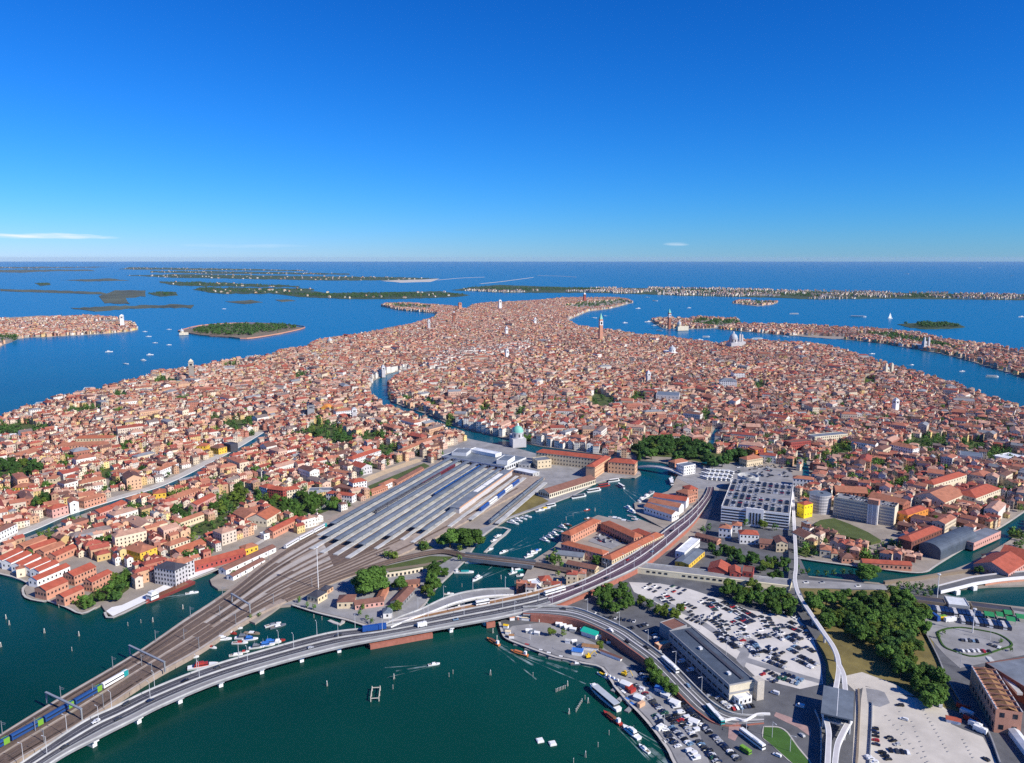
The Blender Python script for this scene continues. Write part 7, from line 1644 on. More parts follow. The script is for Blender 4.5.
for k, (x, y, c) in enumerate(((963, 709, 'bright red'), (966.5, 715, 'boat white'), (970, 721, 'bright red'), (975, 727, 'boat white'), (980, 732, 'boat white'))): bus(P(x, y, Z3), heading((963, 709), (970, 712), 0), 7, c, f"{'red' if c == 'bright red' else 'white'} lorry beside the brown brick warehouse, {ordinal_(k + 1)} from the grove", 'lorries by the brick warehouse', 'lorry', 'lorry', False, 3, c)

# ------------------------------------------------------------------ trains
def coach_car(a, b, col, label, group, zoff=.5, band=True, roofm=None, tip=None):
    d = b - a; L_ = d.length; q = thing('railway_carriage', label, 'railway carriage', a + Vector((0, 0, zoff)), math.atan2(d.y, d.x), group)
    mb = MB(); extr(mb, [(0, .0)] * 0 + [(.3, .4), (L_ - .3, .4), (L_ - .3, 3.0), (.3, 3.0)], -1.4, 1.4); mb.build('body', M[col], q)
    mb = MB(); n = 6; vs = [];
    for x in (.25, L_ - .25):
        for i in range(n + 1): t = math.pi * i / n; vs.append((x, -1.42 * math.cos(t), 3.0 + .75 * math.sin(t)))
    mb.add(vs, [(i, i + 1, n + 2 + i, n + 1 + i) for i in range(n)] + [tuple(range(n + 1))[::-1], tuple(range(n + 1, 2 * n + 2))]); mb.build('roof', M[roofm or col], q)
    if band: mb = MB(); mb.box((L_ / 2, 0, 2.3), (L_ * .9, 2.86, .8)); mb.build('window_band', M['glass'], q)
    mb = MB()
    for x in (.18, .82): mb.box((L_ * x, 0, .25), (3, 2.2, .5))
    mb.build('bogie', M['rubber'], q)
    if tip: mb = MB(); mb.box((L_ - 2.0, 0, 1.95), (3.2, 2.92, 3.4)); mb.build('door_end', M[tip], q)
TL = line([(-30, 764, ZR + .3), (0, 747.5, ZR + .3), (33, 729.5, ZR + .3), (70.5, 708, ZR + .3), (112, 684, ZR + .3), (132, 672.5, ZR + .3)], None, 12)
pts = along(TL, 19.2, 2)
for k in range(len(pts) - 1):
    last = k == len(pts) - 2
    coach_car(pts[k][0], pts[k][0].lerp(pts[k + 1][0], .97), 'boat white' if last else 'train blue', 'white railway carriage with teal end at the head of the blue train' if last else f'blue carriage with lime green end, {ordinal_(k + 1)} counting from the frame edge', 'carriages of the blue train', tip='teal' if last else 'train green', band=True)
def station_train(sx, sy, ex, ey, n, col, phrase, roofm=None, alt=None):
    a, _ = plat_line(sx, sy, ZR + .3); b = P(ex, ey, ZR + .3); d = (b - a); d = DIRP * d.dot(DIRP); n = max(1, min(n, int(d.length / 20)))
    for k in range(n):
        c = alt if alt and k % 2 else col
        coach_car(a + d * (k / n), a + d * ((k + .97) / n), c, f'{phrase}, {ordinal_(k + 1)} counting from the causeway', 'trains in the station', roofm=roofm if c == col else None)
station_train(434, 497, 480, 468, 5, 'train blue', 'dark blue carriage at the middle platform', 'train blue'); station_train(422, 486, 457, 467, 5, 'maroon', 'maroon carriage at the long platform', 'maroon')
station_train(480, 512, 517, 482, 6, 'bus blue', 'blue and white carriage in the side yard', 'bus blue', 'boat white'); station_train(490, 524, 540, 480, 7, 'roof_bluegrey', 'pale blue carriage beside the canal lawn'); station_train(414, 480, 446, 462, 5, 'pale_metal', 'silver carriage beside the second platform', 'steel')
station_train(376, 514, 440, 476, 8, 'concrete_dark', 'dark grey carriage between the canopies', 'roof_dark'); station_train(396, 524, 470, 481, 8, 'roof_dark', 'black roofed carriage between the canopies', 'roof_dark')
pts = line([(281, 549, ZR + .3), (300, 538, ZR + .3), (318, 529, ZR + .3), (331, 521, ZR + .3)], None, 8); pp = along(pts, 22, 1)
for k in range(len(pp) - 1): coach_car(pp[k][0] + Vector((3.5, -1.5, 0)), pp[k][0].lerp(pp[k + 1][0], .97) + Vector((3.5, -1.5, 0)), 'boat white', f'white carriage along the railway garden wall, {ordinal_(k + 1)} counting from the warehouses', 'white train by the garden wall', tip='teal' if k == len(pp) - 2 else None, roofm='pale_grey')
# masts and gantries over the rails
mbm = MB(); mbm.cyl((0, 0, 0), (0, 0, 8.5), .22, .16, 6); mastm = mbm.mesh('mast', [M['steel']])
mbm = MB(); mbm.box((1.6, 0, 7.6), (3.6, .18, .18)); mbm.box((1.3, 0, 6.6), (3.0, .14, .14)); armm = mbm.mesh('bracket', [M['steel']])
for t, k0, k1, nm in ((.06, 2, 60, 'outer'), (.52, 4, 50, 'middle'), (.955, 2, 64, 'road side')):
    for k, (p, a) in enumerate(along(yard.row(t, k0, k1), 38, 5)):
        q = link('catenary_mast', mastm, None, p, a + (math.pi / 2 if t > .9 else -math.pi / 2)); tag(q, f'grey catenary mast, {ordinal_(k + 1)} along the {nm} mast row of the causeway', 'mast', 'catenary masts over the rails'); link('bracket', armm, q)
for x0, y0, x1, y1, nm in ((47, 703, 82, 720, 'grey portal gantry spanning the rails over the blue train'), (130, 655, 165, 672, 'grey portal gantry spanning the rails before the yard'), (232, 602, 250, 613, 'portal gantry at the yard throat by the bulge')):
    a, b = P(x0, y0, ZR), P(x1, y1, ZR); d = b - a; q = thing('signal_gantry', nm, 'gantry', a, math.atan2(d.y, d.x)); l = d.length
    for x in (0, l): mb = MB(); mb.box((x, 0, 3.4), (.8, .8, 6.8)); mb.build('post', M['steel'], q)
    mb = MB(); mb.box((l / 2, 0, 7.0), (l + .8, 1.3, .7)); mb.build('beam', M['steel'], q)
for k, (x, y, yt, nm) in enumerate(((318.5, 590, 546, 'very tall white floodlight mast on the rail point'), (937, 599, 573.5, 'tall pale floodlight mast by the harbour bridge'), (972.5, 633, 608, 'tall pale floodlight mast in the oval car park'))):
    h = top_z(x, y, yt); q = thing('light_mast', nm, 'mast', P(x, y, GZ)); mb = MB(); mb.cyl((0, 0, 0), (0, 0, h), .38, .22, 8); mb.build('pole', M['white'], q); mb = MB(); mb.lathe((0, 0, h - .6), [(.4, 0), (1.3, .3), (1.3, .9), (.3, 1.1)], 10); mb.build('lamp_ring', M['pale_metal'], q)
# street lamps
mbm = MB(); mbm.cyl((0, 0, 0), (0, 0, 10), .16, .1, 6); mbm.box((0, 1.1, 9.95), (.14, 2.3, .12)); lampm = mbm.mesh('pole', [M['pale_metal']])
mbm = MB(); mbm.box((0, 2.4, 9.95), (.4, 1.1, .2)); headm = mbm.mesh('lamp_head', [M['pale_metal']])
def lamp(p, a, label, group): q = link('street_lamp', lampm, None, p, a); tag(q, label, 'street lamp', group); link('lamp_head', headm, q)
for t, k0, k1, st_, nm, off in ((.43, 0, 110, 31, 'centre barrier of the bridge', .8), (.012, 8, 108, 27, 'railway side of the bridge', .9), (.49, 112, 170, 27, 'middle of the viaduct', .7), (.985, 100, 165, 33, 'yard side of the viaduct', .9)):
    for k, (p, a) in enumerate(along(road.row(t, k0, k1), st_, 8)): lamp(p + Vector((0, 0, off)), a + (math.pi if t > .9 else 0), f'pale street lamp, {ordinal_(k + 1)} along the {nm} from the frame corner', 'street lamps of the bridge')
for k, (p, a) in enumerate(along(slip.row(.03), 27, 6)): lamp(p + Vector((0, 0, .9)), a + math.pi, f'street lamp, {ordinal_(k + 1)} along the slip road parapet', 'street lamps of the slip road')
for k, (p, a) in enumerate(along(ap.row(.02, 20), 30, 6)): lamp(p + Vector((0, 0, .9)), a + math.pi, f'street lamp, {ordinal_(k + 1)} along the curved ramp road', 'street lamps of the ramp')
for k, (x, y) in enumerate(((530, 640), (572, 655), (640, 700), (664, 730), (746, 735), (772, 738), (790, 752), (726, 655), (700, 630), (780, 640), (960, 668), (990, 640))): lamp(P(x, y, GZ), k * .7, f'street lamp standing in the yards, {ordinal_(k + 1)} counting from the slip road quay', 'street lamps of the yards')

# ------------------------------------------------------------------ boats
def hull_mb(L_, W_, H_, stern=.8, n=10):
    mb = MB(); vs = []
    for i in range(n + 1):
        t = i / n; x = -L_ / 2 + L_ * t; wd = W_ / 2 * (stern + (1 - stern) * min(t / .3, 1)) * (1 - max(0, (t - .55) / .45) ** 2.2); sh = H_ * (1 + .25 * max(0, t - .5) * 2)
        vs += [(x, -wd * .72, -.25), (x, -wd, sh), (x, wd, sh), (x, wd * .72, -.25)]
    fs = []
    for i in range(n):
        for k in range(4): j = (k + 1) % 4; fs.append((i * 4 + k, (i + 1) * 4 + k, (i + 1) * 4 + j, i * 4 + j))
    fs += [(0, 1, 2, 3), (n * 4 + 3, n * 4 + 2, n * 4 + 1, n * 4)]
    mb.add(vs, fs); return mb
BM = {}
def boat(x, y, hd, L_, kind, label, hull='boat white', top='boat white', group=None, wake=False):
    W_ = L_ * (.3 if kind in ('motor', 'yacht') else .22 if kind != 'ferry' else .17); H_ = .5 + L_ * .05
    q = thing('boat' if kind != 'ferry' else 'ferry_boat', label, 'boat' if kind != 'ferry' else 'ferry', P(x, y, 0), hd, group)
    k = ('h', L_, kind, hull)
    if k not in BM: BM[k] = hull_mb(L_, W_, H_).mesh('hull', [M[hull]])
    link('hull', BM[k], q)
    if kind == 'motor': 
        mb = MB(); mb.box((-L_ * .02, 0, H_ + .45), (L_ * .34, W_ * .62, .9), 0, 0, .8); mb.build('cabin', M[top], q); mb = MB(); mb.box((L_ * .17, 0, H_ + .6), (L_ * .05, W_ * .6, .6), 0, 0, .8); mb.build('windscreen', M['glass'], q); mb = MB(); mb.box((-L_ * .33, 0, H_ + .03), (L_ * .24, W_ * .6, .1)); mb.build('cockpit', M['wood'], q)
    elif kind == 'yacht':
        mb = MB(); mb.box((-L_ * .05, 0, H_ + .7), (L_ * .5, W_ * .7, 1.4), 0, 0, .85); mb.build('cabin', M[top], q); mb = MB(); mb.box((-L_ * .1, 0, H_ + 1.9), (L_ * .3, W_ * .55, 1.0), 0, 0, .8); mb.build('bridge', M[top], q); mb = MB(); mb.box((-L_ * .05, 0, H_ + .9), (L_ * .51, W_ * .69, .5)); mb.build('window_band', M['glass'], q); mb = MB(); mb.cyl((-L_ * .15, 0, H_ + 2), (-L_ * .15, 0, H_ + 5), .08, .05, 5); mb.build('mast', M['pale_metal'], q)
    elif kind == 'ferry':
        mb = MB(); mb.box((-L_ * .04, 0, H_ + .9), (L_ * .74, W_ * .8, 1.8)); mb.build('cabin', M['glass'], q); mb = MB(); mb.box((-L_ * .04, 0, H_ + 1.95), (L_ * .78, W_ * .9, .3)); mb.build('roof', M[top], q); mb = MB(); mb.box((L_ * .36, 0, H_ + 1.2), (L_ * .06, W_ * .5, 2.2)); mb.build('wheelhouse', M['boat white'], q)
    else:
        mb = MB(); mb.box((L_ * .02, 0, H_ + .02), (L_ * .6, W_ * .7, .12)); mb.build('hold', M['wood'], q); mb = MB(); mb.box((L_ * .05, 0, H_ + .5), (L_ * .4, W_ * .6, 1.0)); mb.build('cargo', M[top], q); mb = MB(); mb.box((-L_ * .36, 0, H_ + 1.1), (L_ * .12, W_ * .55, 2.2)); mb.build('wheelhouse', M['boat white'], q)
    if wake:
        p = P(x, y, 0); c, s = math.cos(hd), math.sin(hd); mb = MB(); f = lambda u, v: (p.x + u * c - v * s, p.y + u * s + v * c, .03)
        wl = L_ * (4 if wake is True else wake)
        for sg in (-1, 1): mb.add([f(-L_ * .1, sg * W_ * .5), f(-L_ * .1, sg * W_ * .62), f(-wl, sg * (W_ * .5 + wl * .17)), f(-wl, sg * (W_ * .5 + wl * .15))], [(0, 1, 2, 3)])
        mb.add([f(-L_ * .45, -W_ * .4), f(-L_ * .45, W_ * .4), f(-wl * .8, W_ * .3), f(-wl * .8, -W_ * .3)], [(0, 1, 2, 3)])
        o = mb.build('wake_foam', FOAM); o['kind'] = 'stuff'; o['label'] = 'pale foam wake behind a moving boat'
FOAM = bpy.data.materials.new('foam'); FOAM.use_nodes = True
t_ = FOAM.node_tree; b_ = t_.nodes['Principled BSDF']; b_.inputs['Base Color'].default_value = (.55, .68, .68, 1); b_.inputs['Roughness'].default_value = .6
g_ = t_.nodes.new('ShaderNodeNewGeometry'); n_ = t_.nodes.new('ShaderNodeTexNoise'); n_.inputs['Scale'].default_value = .12; n_.inputs['Detail'].default_value = 5; t_.links.new(g_.outputs['Position'], n_.inputs['Vector'])
m_ = t_.nodes.new('ShaderNodeMapRange'); m_.inputs[1].default_value = .42; m_.inputs[2].default_value = .72; m_.inputs[4].default_value = .5; t_.links.new(n_.outputs[0], m_.inputs[0]); t_.links.new(m_.outputs[0], b_.inputs['Alpha'])
def boats(lst, phrase, group):
    for k, (x, y, hd, L_, kind, hull, top) in enumerate(lst):
        d = {'motor': 'small motor boat', 'yacht': 'cabin cruiser', 'barge': 'cargo barge', 'ferry': 'passenger ferry'}[kind]
        hc = {'boat white': 'white', 'boat blue': 'blue', 'boat brown': 'brown', 'boat orange': 'orange', 'bright red': 'red', 'teal': 'teal', 'wood': 'brown', 'tarp blue': 'blue', 'crane yellow': 'yellow', 'roof_grey': 'grey'}
        boat(x, y, hd, L_, kind, f"{hc[hull]} {d}{'' if hc[top] == hc[hull] else ' with ' + hc[top] + ' top'}, {ordinal_(k + 1)} {phrase}", hull, top, group)
W = 'boat white'
boats([(192, 658, .3, 9, 'motor', W, 'bright red'), (197, 653.5, .4, 8, 'motor', W, W), (203, 667, .35, 19, 'yacht', W, 'bright red'), (202, 650.5, .5, 6, 'motor', W, W), (211, 648, -.2, 9, 'motor', W, 'bright red'), (223, 640, .2, 12, 'yacht', W, W), (231, 633.5, -.3, 10, 'motor', 'bright red', W), (237, 629, .2, 8, 'motor', W, W), (252, 634, -.1, 12, 'motor', 'wood', W), (244, 638.5, .1, 13, 'yacht', W, 'roof_grey'), (250, 640, .3, 11, 'yacht', W, 'tarp blue'), (240, 643.5, .1, 11, 'motor', W, 'bright red'), (236, 655.5, .3, 9, 'motor', W, W), (244, 652.5, .3, 7, 'motor', W, 'bright red'), (257, 648, .3, 11, 'yacht', W, 'roof_grey'), (266, 646, .3, 12, 'yacht', W, 'tarp blue'), (271, 643.5, .25, 14, 'yacht', W, 'tarp blue'), (278, 641.5, .3, 10, 'motor', 'bright red', W), (273, 625.5, .6, 12, 'motor', W, 'roof_grey'), (278, 627, .6, 12, 'motor', 'roof_grey', W)],
      'along the water between causeway and bridge', 'boats between causeway and bridge')
boats([(464, 573, .05, 17, 'barge', W, 'teal'), (517, 571, .3, 12, 'barge', 'teal', W), (522, 576, .2, 10, 'motor', W, W), (513, 573.5, .6, 9, 'motor', W, W), (449, 594.5, .1, 8, 'motor', W, W), (533, 554, .6, 11, 'yacht', W, W), (529, 557, .6, 10, 'yacht', W, W), (537, 551, .6, 10, 'motor', W, 'tarp blue'), (545, 541, -.7, 12, 'yacht', W, W), (550, 538, -.7, 11, 'yacht', W, W), (554.5, 535, -.7, 12, 'yacht', W, W), (559, 531.5, -.7, 12, 'motor', W, 'roof_grey'), (563, 528, -.7, 11, 'yacht', W, W), (568, 525.5, -.7, 10, 'motor', 'boat brown', W), (475, 563, .0, 18, 'barge', W, 'wood')], 'counting from the slip road up the inlet', 'boats moored in the inlet')
boats([(490, 550, .8, 9, 'motor', W, W), (494, 541, .8, 9, 'motor', W, W), (498, 536.5, .8, 10, 'motor', W, W), (513, 523.5, -.5, 14, 'yacht', W, W), (517.5, 521, -.5, 12, 'yacht', W, W), (522, 519, -.5, 12, 'motor', W, W), (527, 517, -.4, 11, 'motor', W, W), (540, 511, .5, 12, 'motor', W, W), (545, 509, .5, 14, 'motor', W, 'crane yellow'), (551, 506.5, .5, 13, 'ferry', W, W), (579, 497.5, .5, 20, 'ferry', W, 'roof_grey'), (594, 491.5, .5, 20, 'ferry', W, W), (604, 486.5, .5, 18, 'ferry', 'bright red', 'bright red'), (614, 481.5, .4, 16, 'ferry', W, W)], 'counting along the station quay', 'boats along the station quay')
boats([(642, 500, .9, 15, 'yacht', W, W), (647, 497, .9, 16, 'yacht', W, W), (651, 494, .9, 16, 'yacht', W, 'roof_grey'), (640, 503.5, .9, 12, 'motor', W, W), (629, 509, -.9, 13, 'yacht', W, W), (633, 513, -.9, 15, 'yacht', W, W), (632, 517, -.7, 11, 'motor', W, 'roof_grey'), (637, 520.5, -.5, 12, 'motor', W, W), (588, 519, .4, 9, 'motor', 'boat brown', W), (615, 518.5, -.4, 14, 'motor', W, W), (624, 521.5, -.4, 16, 'motor', 'roof_grey', W), (671, 483, 1.5, 24, 'ferry', W, W), (671.5, 479.5, 1.5, 14, 'yacht', W, W)], 'counting round the customs basin', 'boats in the customs basin')
for a in ((477, 579.5, -2.2, 12, 'yacht', 'white cabin boat speeding towards the slip road', W, W), (503.5, 552.5, -2.3, 11, 'motor', 'white motor boat leaving foam below the girder bridge jetty', W, W), (621, 487, 1.9, 17, 'ferry', 'white ferry in mid canal off the peach offices', W, W), (587, 510.5, .5, 8, 'motor', 'small red boat in mid canal', 'bright red', W), (493, 642.5, 2.3, 14, 'barge', 'orange brown barge by the bridge corner, foam behind it', 'boat orange', 'boat brown'), (519, 654, 2.6, 14, 'barge', 'orange barge following the other barge in the basin', 'boat orange', 'boat orange'),
          (434, 665, .3, 8, 'motor', 'lone white motor boat in the basin under the bridge', W, W), (631, 733, 2.1, 15, 'yacht', 'white cabin boat off the quay with long foam trail', W, W), (644, 749.5, 2.1, 9, 'motor', 'small white boat following the cabin boat', W, W), (612, 719, 2.15, 16, 'barge', 'red barge with brown cargo off the quay', 'bright red', 'boat brown'), (192, 593.5, .35, 10, 'motor', 'white speedboat off the red barge', W, W)):
    boat(*a, wake=True if a[0] != 604 else False)
boat(604, 699, heading((594, 690), (614, 707), 0) + math.pi, 31, 'ferry', 'long grey roofed passenger ferry moored off the quay', W, 'lead')
hdg = heading((154, 598), (186, 584), 0)
bq = thing('cargo_barge', 'long dark red cargo barge with white wheelhouse at the white quay', 'barge', P(170, 593.5, 0), hdg + math.pi)
hull_mb(44, 8, 2.6, .95).build('hull', mat('oxide_red', (.24, .05, .045), var=.2), bq); mb = MB(); mb.box((-2, 0, 2.7), (28, 6, .8)); mb.build('hold', M['boat brown'], bq); mb = MB(); mb.box((16, 0, 4.5), (7, 6.4, 4)); mb.box((16, 0, 7.3), (4, 4.5, 2)); mb.build('wheelhouse', M[W], bq); mb = MB(); mb.box((16, 0, 5.4), (7.1, 6.5, .8)); mb.build('window_band', M['glass'], bq); mb = MB(); mb.cyl((-6, 0, 3), (-6, 0, 10), .2, .15, 6); mb.build('crane_post', M['steel'], bq)
# quay boats
boats([(577, 664.5, .1, 9, 'motor', 'roof_grey', W), (602, 676, 2.3, 9, 'barge', W, 'crane yellow'), (606, 677.5, 2.3, 9, 'barge', W, 'crane yellow'), (610, 679.5, 2.3, 9, 'barge', 'boat blue', 'tarp blue'), (614, 681.5, 2.3, 9, 'barge', 'boat blue', 'tarp blue'), (619, 690, 2.2, 12, 'motor', W, 'roof_grey'), (623, 694, 2.2, 12, 'motor', 'roof_grey', W), (627, 701, 2.2, 10, 'motor', W, 'tarp blue'), (632, 706, 2.2, 11, 'motor', W, 'tarp blue'), (527, 646.5, -.35, 10, 'motor', W, 'bright red'), (541, 652, -.35, 9, 'motor', W, W), (549, 655, -.35, 10, 'motor', W, W), (561, 658.5, -.3, 9, 'motor', W, W), (664, 744, 2.1, 9, 'motor', 'wood', W)], 'counting along the basin quay', 'boats at the basin quay')
for k, (x, y, L_, kd) in enumerate(((109, 352, 20, 'yacht'), (143, 360.5, 16, 'yacht'), (150, 355, 18, 'yacht'), (145, 331.7, 16, 'motor'), (148.6, 336.6, 18, 'motor'), (155, 343, 16, 'motor'), (169, 345, 14, 'motor'), (169, 329.6, 18, 'motor'), (126, 364, 16, 'motor'), (89, 389, 22, 'ferry'), (250, 357, 20, 'ferry'), (214, 363.5, 22, 'ferry'), (224, 309, 20, 'motor'), (210, 327, 18, 'motor'), (655, 301, 36, 'ferry'), (638, 308.6, 30, 'yacht'), (625, 323, 22, 'yacht'), (659, 331, 26, 'ferry'), (706, 337, 26, 'ferry'), (757, 339, 40, 'ferry'), (785, 337, 24, 'yacht'), (794, 343.5, 24, 'yacht'), (700, 340, 22, 'yacht'), (648, 322, 34, 'yacht'), (655, 326, 30, 'yacht'), (662, 320, 30, 'yacht'), (689, 308, 26, 'motor'), (647, 297.5, 36, 'motor'), (663, 294.5, 30, 'motor'), (962, 371.5, 16, 'motor'), (992, 377, 28, 'ferry'), (1010, 374, 18, 'motor'), (872, 354, 18, 'motor'), (794, 314, 44, 'ferry'), (858, 317, 70, 'ferry'), (1021, 317, 36, 'yacht'), (980, 268, 90, 'ferry'), (1012, 276, 60, 'ferry'), (907, 274, 60, 'ferry'), (512, 307.5, 30, 'motor'), (594, 318, 26, 'motor'), (605, 316, 22, 'motor'))):
    boat(x, y, random.uniform(-.5, .5) + (math.pi if k % 2 else 0), L_, kd, f'distant white {"ferry" if kd == "ferry" else "boat"}, {ordinal_(k + 1)} of the far boats counting round from the northern lagoon', W, W, 'far boats on the lagoon')
boat(890, 318.5, .2, 26, 'motor', 'distant sailing boat with pale sail before the dark round island', W, W, 'far boats on the lagoon'); sb = P(890, 318.5, 0); mb = MB(); mb.add([(-8, 0, 3), (9, .3, 3), (0, .2, 26), (-8, .4, 3.1), (9, .7, 3.1), (0, .5, 26)], [(0, 1, 2), (5, 4, 3), (0, 2, 5, 3), (1, 4, 5, 2), (0, 3, 4, 1)]); sail = mb.build('sail', M[W], [o for o in C.objects if o.get('label', '').startswith('distant sailing')][0])
boat(43, 404, .4, 26, 'ferry', 'white ferry close to the northern shore ferry shed', W, W); boat(77, 402, .4, 22, 'ferry', 'second white ferry off the northern shore', W, W); boat(912, 365, .3, 12, 'motor', 'speedboat with long foam in the wide ship canal', W, W, None, 8)
# floats and jetties
for x, y, nm in ((540, 741, 'square white float in the green basin, closer to the barges'), (552.5, 744, 'square white float in the green basin, closer to the quay')): mb = MB(); mb.box((0, 0, .35), (3.8, 3.8, .9)); mb.box((0, 0, .9), (3.0, 3.0, .25)); tag(mb.build('float', M[W], None, P(x, y, 0), .3), nm, 'float')
pf = thing('pile_enclosure', 'rectangular frame of piles standing in the basin', 'pile enclosure', P(375.5, 696, 0), .1)
for sx, sy in ((-2.5, -6), (2.5, -6), (2.5, 6), (-2.5, 6), (-2.5, 0), (2.5, 0)): mb = MB(); mb.cyl((sx, sy, -1), (sx, sy, 3.2), .35, .3, 7); mb.build('pile', M['wood_pale'], pf)
mb = MB(); mb.box((-2.5, 0, 2.2), (.4, 12, .4)); mb.box((2.5, 0, 2.2), (.4, 12, .4)); mb.box((0, -6, 2.2), (4.6, .4, .4)); mb.box((0, 6, 2.2), (4.6, .4, .4)); mb.build('rail', M['wood_pale'], pf)
for px, nm in (([(495, 527.5), (509.5, 530), (497, 541), (485, 553)], 'angled pale jetty enclosing a small harbour by the twin trees'), ([(329, 621), (340, 625), (344, 620.5)], 'small floating dock beside the rail point hedge'), ([(563, 660), (584, 664)], 'floating landing stage at the basin quay'), ([(514, 597), (524, 583)], 'short pier beside the yellow boat shed')):
    mb = MB(); sweep(mb, line(px, 0, 2), [(-1.4, -.4), (-1.4, .8), (1.4, .8), (1.4, -.4)]); tag(mb.build('jetty', M['quay_stone']), nm, 'jetty')
for k, (x, y, a) in enumerate(((520, 645.5, -.3), (531, 650, -.35), (545, 655.5, -.35), (555, 659, -.3), (622, 698, .9), (616, 689, .9), (630, 709, .9))):
    mb = MB(); mb.box((0, 0, .3), (9, 3, .8)); mb.box((0, 0, .75), (8.6, 2.6, .1)); tag(mb.build('pontoon', M['asphalt_pale'], None, P(x, y, 0), a), f'small grey pontoon against the basin quay, {ordinal_(k + 1)} from the bridge corner' if k < 4 else f'small grey pontoon at the crowded quay, {ordinal_(k - 3)} from the landing stage', 'pontoon', 'pontoons at the basin quay')
# mooring posts
mbm = MB(); pm_ = MB()
for k in range(3): a = k * 2.09; pm_.cyl((math.cos(a) * .9, math.sin(a) * .9, -1.5), (math.cos(a) * .2, math.sin(a) * .2, 4.6), .24, .2, 7, 0); 
pm_.cyl((0, 0, 4.3), (0, 0, 5.6), .32, .3, 8, 1)
post3 = pm_.mesh('mooring_post', [M['wood_pale'], M['white']]); pm_ = MB(); pm_.cyl((0, 0, -1.5), (0, 0, 4.2), .22, .18, 7, 0); pm_.cyl((0, 0, 4.2), (0, 0, 4.7), .24, .1, 7, 1); post1 = pm_.mesh('mooring_post', [M['wood_pale'], M['white']])
PO = [(6, 619, 'lagoon by the brick factory'), (9.5, 625, 'lagoon by the brick factory'), (1, 647, 'lagoon by the brick factory'), (44.5, 633, 'lagoon by the brick factory'), (79, 636, 'lagoon by the brick factory'), (72, 651, 'lagoon by the brick factory'), (128, 626, 'lagoon by the brick factory'), (141, 623, 'lagoon by the brick factory'), (59, 608, 'lagoon by the brick factory'), (153, 622, 'lagoon by the brick factory'), (183, 609, 'lagoon by the brick factory'),
      (327, 686, 'basin off the long bridge'), (394, 679, 'basin off the long bridge'), (393, 689, 'basin off the long bridge'), (449, 677, 'basin off the long bridge'), (453, 674, 'basin off the long bridge'), (490.5, 675, 'basin off the long bridge'), (533, 676.5, 'basin off the long bridge'), (497, 640, 'bridge corner'), (493, 633, 'bridge corner'), (490, 627, 'bridge corner'), (567.5, 686, 'basin off the quay'), (585, 699.5, 'basin off the quay'), (588, 703, 'basin off the quay'), (609, 735, 'basin off the quay'), (598, 747, 'basin off the quay'), (585.5, 757, 'basin off the quay'), (573.5, 763, 'basin off the quay'), (569, 714, 'basin off the quay'),
      (428, 582, 'inlet by the slip road'), (462, 587, 'inlet by the slip road'), (501, 579, 'inlet by the slip road'), (515, 584, 'inlet by the slip road'), (314, 618, 'hedge side of the rail point'), (322, 620, 'hedge side of the rail point'), (595, 511, 'customs canal'), (611, 513, 'customs canal'), (566, 520, 'customs canal'), (573, 516, 'customs canal')]
cn = {}
for x, y, w_ in PO:
    cn[w_] = cn.get(w_, 0) + 1; o = link('mooring_post', post3 if random.random() < .6 else post1, None, P(x, y, 0), random.random() * 6); tag(o, f'mooring post in the {w_}, {ordinal_(cn[w_])} from the camera corner', 'mooring post', 'mooring posts in the water'); o.scale = (.7, .7, .65)
for a, b, n, nm in (((556, 692), (565, 688.5), 7, 'row of piles'), ((576, 712), (582, 702), 7, 'leaning pile row')):
    for k in range(n): x, y = a[0] + (b[0] - a[0]) * k / (n - 1), a[1] + (b[1] - a[1]) * k / (n - 1); o = link('mooring_post', post1, None, P(x, y, 0)); tag(o, f'short pile, {ordinal_(k + 1)} of the {nm} off the quay', 'mooring post', 'pile rows off the quay'); o.scale = (1, 1, .5)

# ------------------------------------------------------------------ small things of the quay
def tent(x, y, a, l, d, h, m, label, cat='market stall', name='market_stall'):
    q = thing(name, label, cat, P(x, y, GZ), a); mb = MB(); mb.add([(-l / 2, -d / 2, h * .7), (l / 2, -d / 2, h * .7), (l / 2, d / 2, h * .7), (-l / 2, d / 2, h * .7), (-l / 2, 0, h), (l / 2, 0, h)], list(RF_G_) + [(1, 2, 5), (3, 0, 4)]); mb.build('roof', M[m], q)
    mb = MB(); mb.box((0, 0, h * .35), (l * .9, d * .86, h * .7)); mb.build('side_wall', M['white' if m != 'white' else 'concrete'], q)
tent(591, 635.5, R(-35), 13, 9, 5, 'tent green', 'turquoise green tent hall on the quay below the brick wall', 'tent', 'tent')
for k, (x, y, m, s) in enumerate(((506, 628, 'crane yellow', 4), (508, 634, 'cream', 4), (511.5, 638, 'roof_rust', 4), (512, 620, 'salmon', 4), (519, 619, 'white', 5), (526, 619.5, 'cream', 7), (532, 620, 'white', 5), (541, 621.5, 'cream', 4), (547, 622, 'white', 4), (559, 626, 'white', 5), (563, 627.5, 'white', 5), (568, 629, 'white', 6), (573, 631, 'white', 5), (583.5, 632, 'white', 5), (529, 632.5, 'white', 5), (533, 633.5, 'roof_bluegrey', 4), (537, 635, 'white', 4), (599, 638, 'white', 4), (609, 643, 'boat brown', 4), (574, 643.5, 'white', 4), (568, 643, 'concrete', 4), (580, 646, 'roof_grey', 5))):
    tent(x, y, R(-20 + 10 * (k % 4)), s, s * .7, 3.2, m, f'market stall on the quay, {ordinal_(k + 1)} from the bridge corner, {dict(white="white", cream="cream").get(m, "dark" if m in ("roof_rust", "boat brown", "roof_grey") else "coloured")} roof')
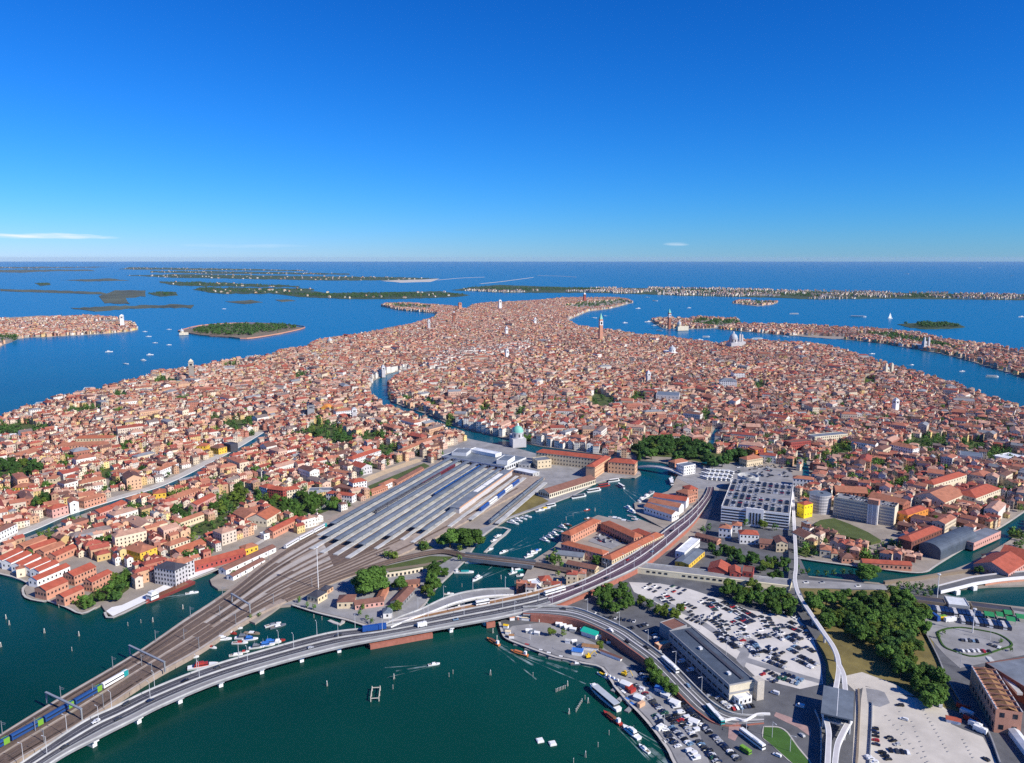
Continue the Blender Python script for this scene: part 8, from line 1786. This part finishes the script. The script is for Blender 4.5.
tent(577.5, 654, R(-15), 8, 6, 4.5, 'tarp blue', 'blue roofed ticket hut at the landing stage', 'hut', 'ticket_hut'); tent(590.5, 649.5, R(-15), 12, 5, 4, 'roof_rust', 'long white cabin with brown roof on the quay', 'cabin', 'cabin'); tent(611, 657, R(-40), 18, 2.5, 3, 'roof_brown', 'long narrow brown shelter on the quay', 'shelter', 'shelter')
tent(626, 687, R(-40), 7, 5, 4, 'white', 'white quay kiosk beside the red containers', 'kiosk', 'kiosk'); tent(639, 700, R(-40), 6, 5, 3.5, 'white', 'white quay kiosk near the parked van', 'kiosk', 'kiosk'); tent(660, 691, R(-40), 6, 5, 3.6, 'tarp blue', 'blue tarp booth beside the quay trees', 'booth', 'booth'); tent(666, 697, R(-40), 6, 5, 3.6, 'white', 'white booth beside the blue tarp booth', 'booth', 'booth')
tent(675, 705, R(-40), 6, 5, 3.4, 'white', 'big white awning block between the van line and the cars', 'booth', 'booth'); tent(694, 724, R(-40), 6, 4.5, 3.4, 'white', 'big white awning block at the end of the van line', 'booth', 'booth')
for k, (x, y, m, dsc) in enumerate(((629, 689, 'bright red', 'red container on the quay beside the white kiosk'), (632, 692, 'bright red', 'second red container on the quay edge'), (641, 706, 'peach', 'salmon pallet stack at the quay edge'), (660, 729, 'white', 'white low box at the quay edge'))): mb = MB(); mb.box((0, 0, 1.2), (5, 2.4, 2.4)); mb.box((0, 0, 2.45), (4.8, 2.2, .1)); tag(mb.build('container', M[m], None, P(x, y, Z3), R(40)), dsc, 'container')
for x, y, a, nm in ((588, 658, .3, 'yellow excavator at the landing stage'), (624, 675.5, -.6, 'yellow mobile crane by the white car on the quay')):
    q = thing('excavator' if 'exc' in nm else 'mobile_crane', nm, 'excavator' if 'exc' in nm else 'crane', P(x, y, Z3), a)
    mb = MB(); mb.box((0, -1, .5), (3.6, .6, 1)); mb.box((0, 1, .5), (3.6, .6, 1)); mb.build('track', M['rubber'], q); mb = MB(); mb.box((0, 0, 1.6), (3.2, 2.4, 1.2)); mb.box((.5, .6, 2.7), (1.3, 1.1, 1.2)); mb.build('body', M['crane yellow'], q); mb = MB(); mb.cyl((1.2, -.3, 2), (4.5, -.3, 5), .3, .22, 6); mb.cyl((4.5, -.3, 5), (6.4, -.3, 2), .22, .18, 6); mb.build('boom', M['crane yellow'], q); mb = MB(); mb.box((6.4, -.3, 1.6), (.8, 1.0, .9)); mb.build('bucket', M['steel'], q)
stone = MB(); stone.box((0, 0, .25), (1.7, .4, .5), 0, 0, .8); sm = stone.mesh('kerb_stone', [M['concrete_dark']])
for k, (a, b, n) in enumerate((((886, 716), (926, 763), 11), ((900, 712), (905, 740), 5), ((924, 711), (948, 752), 12), ((963, 740), (973, 758), 6), ((912, 722), (928, 762), 9))):
    for i in range(n): x, y = a[0] + (b[0] - a[0]) * i / (n - 1), a[1] + (b[1] - a[1]) * i / (n - 1); o = link('kerb_stone', sm, None, P(x, y, Z2 + .01), R(25)); tag(o, f'low dark kerb stone, {ordinal_(i + 1)} in the {ordinal_(k + 1)} stone row of the gravel lot', 'kerb stone', 'kerb stones of the empty gravel lot')
tent(953, 722, R(-25), 8, 5, 3, 'roof_red', 'small red roofed gate hut at the gravel lot corner', 'hut', 'gate_hut')
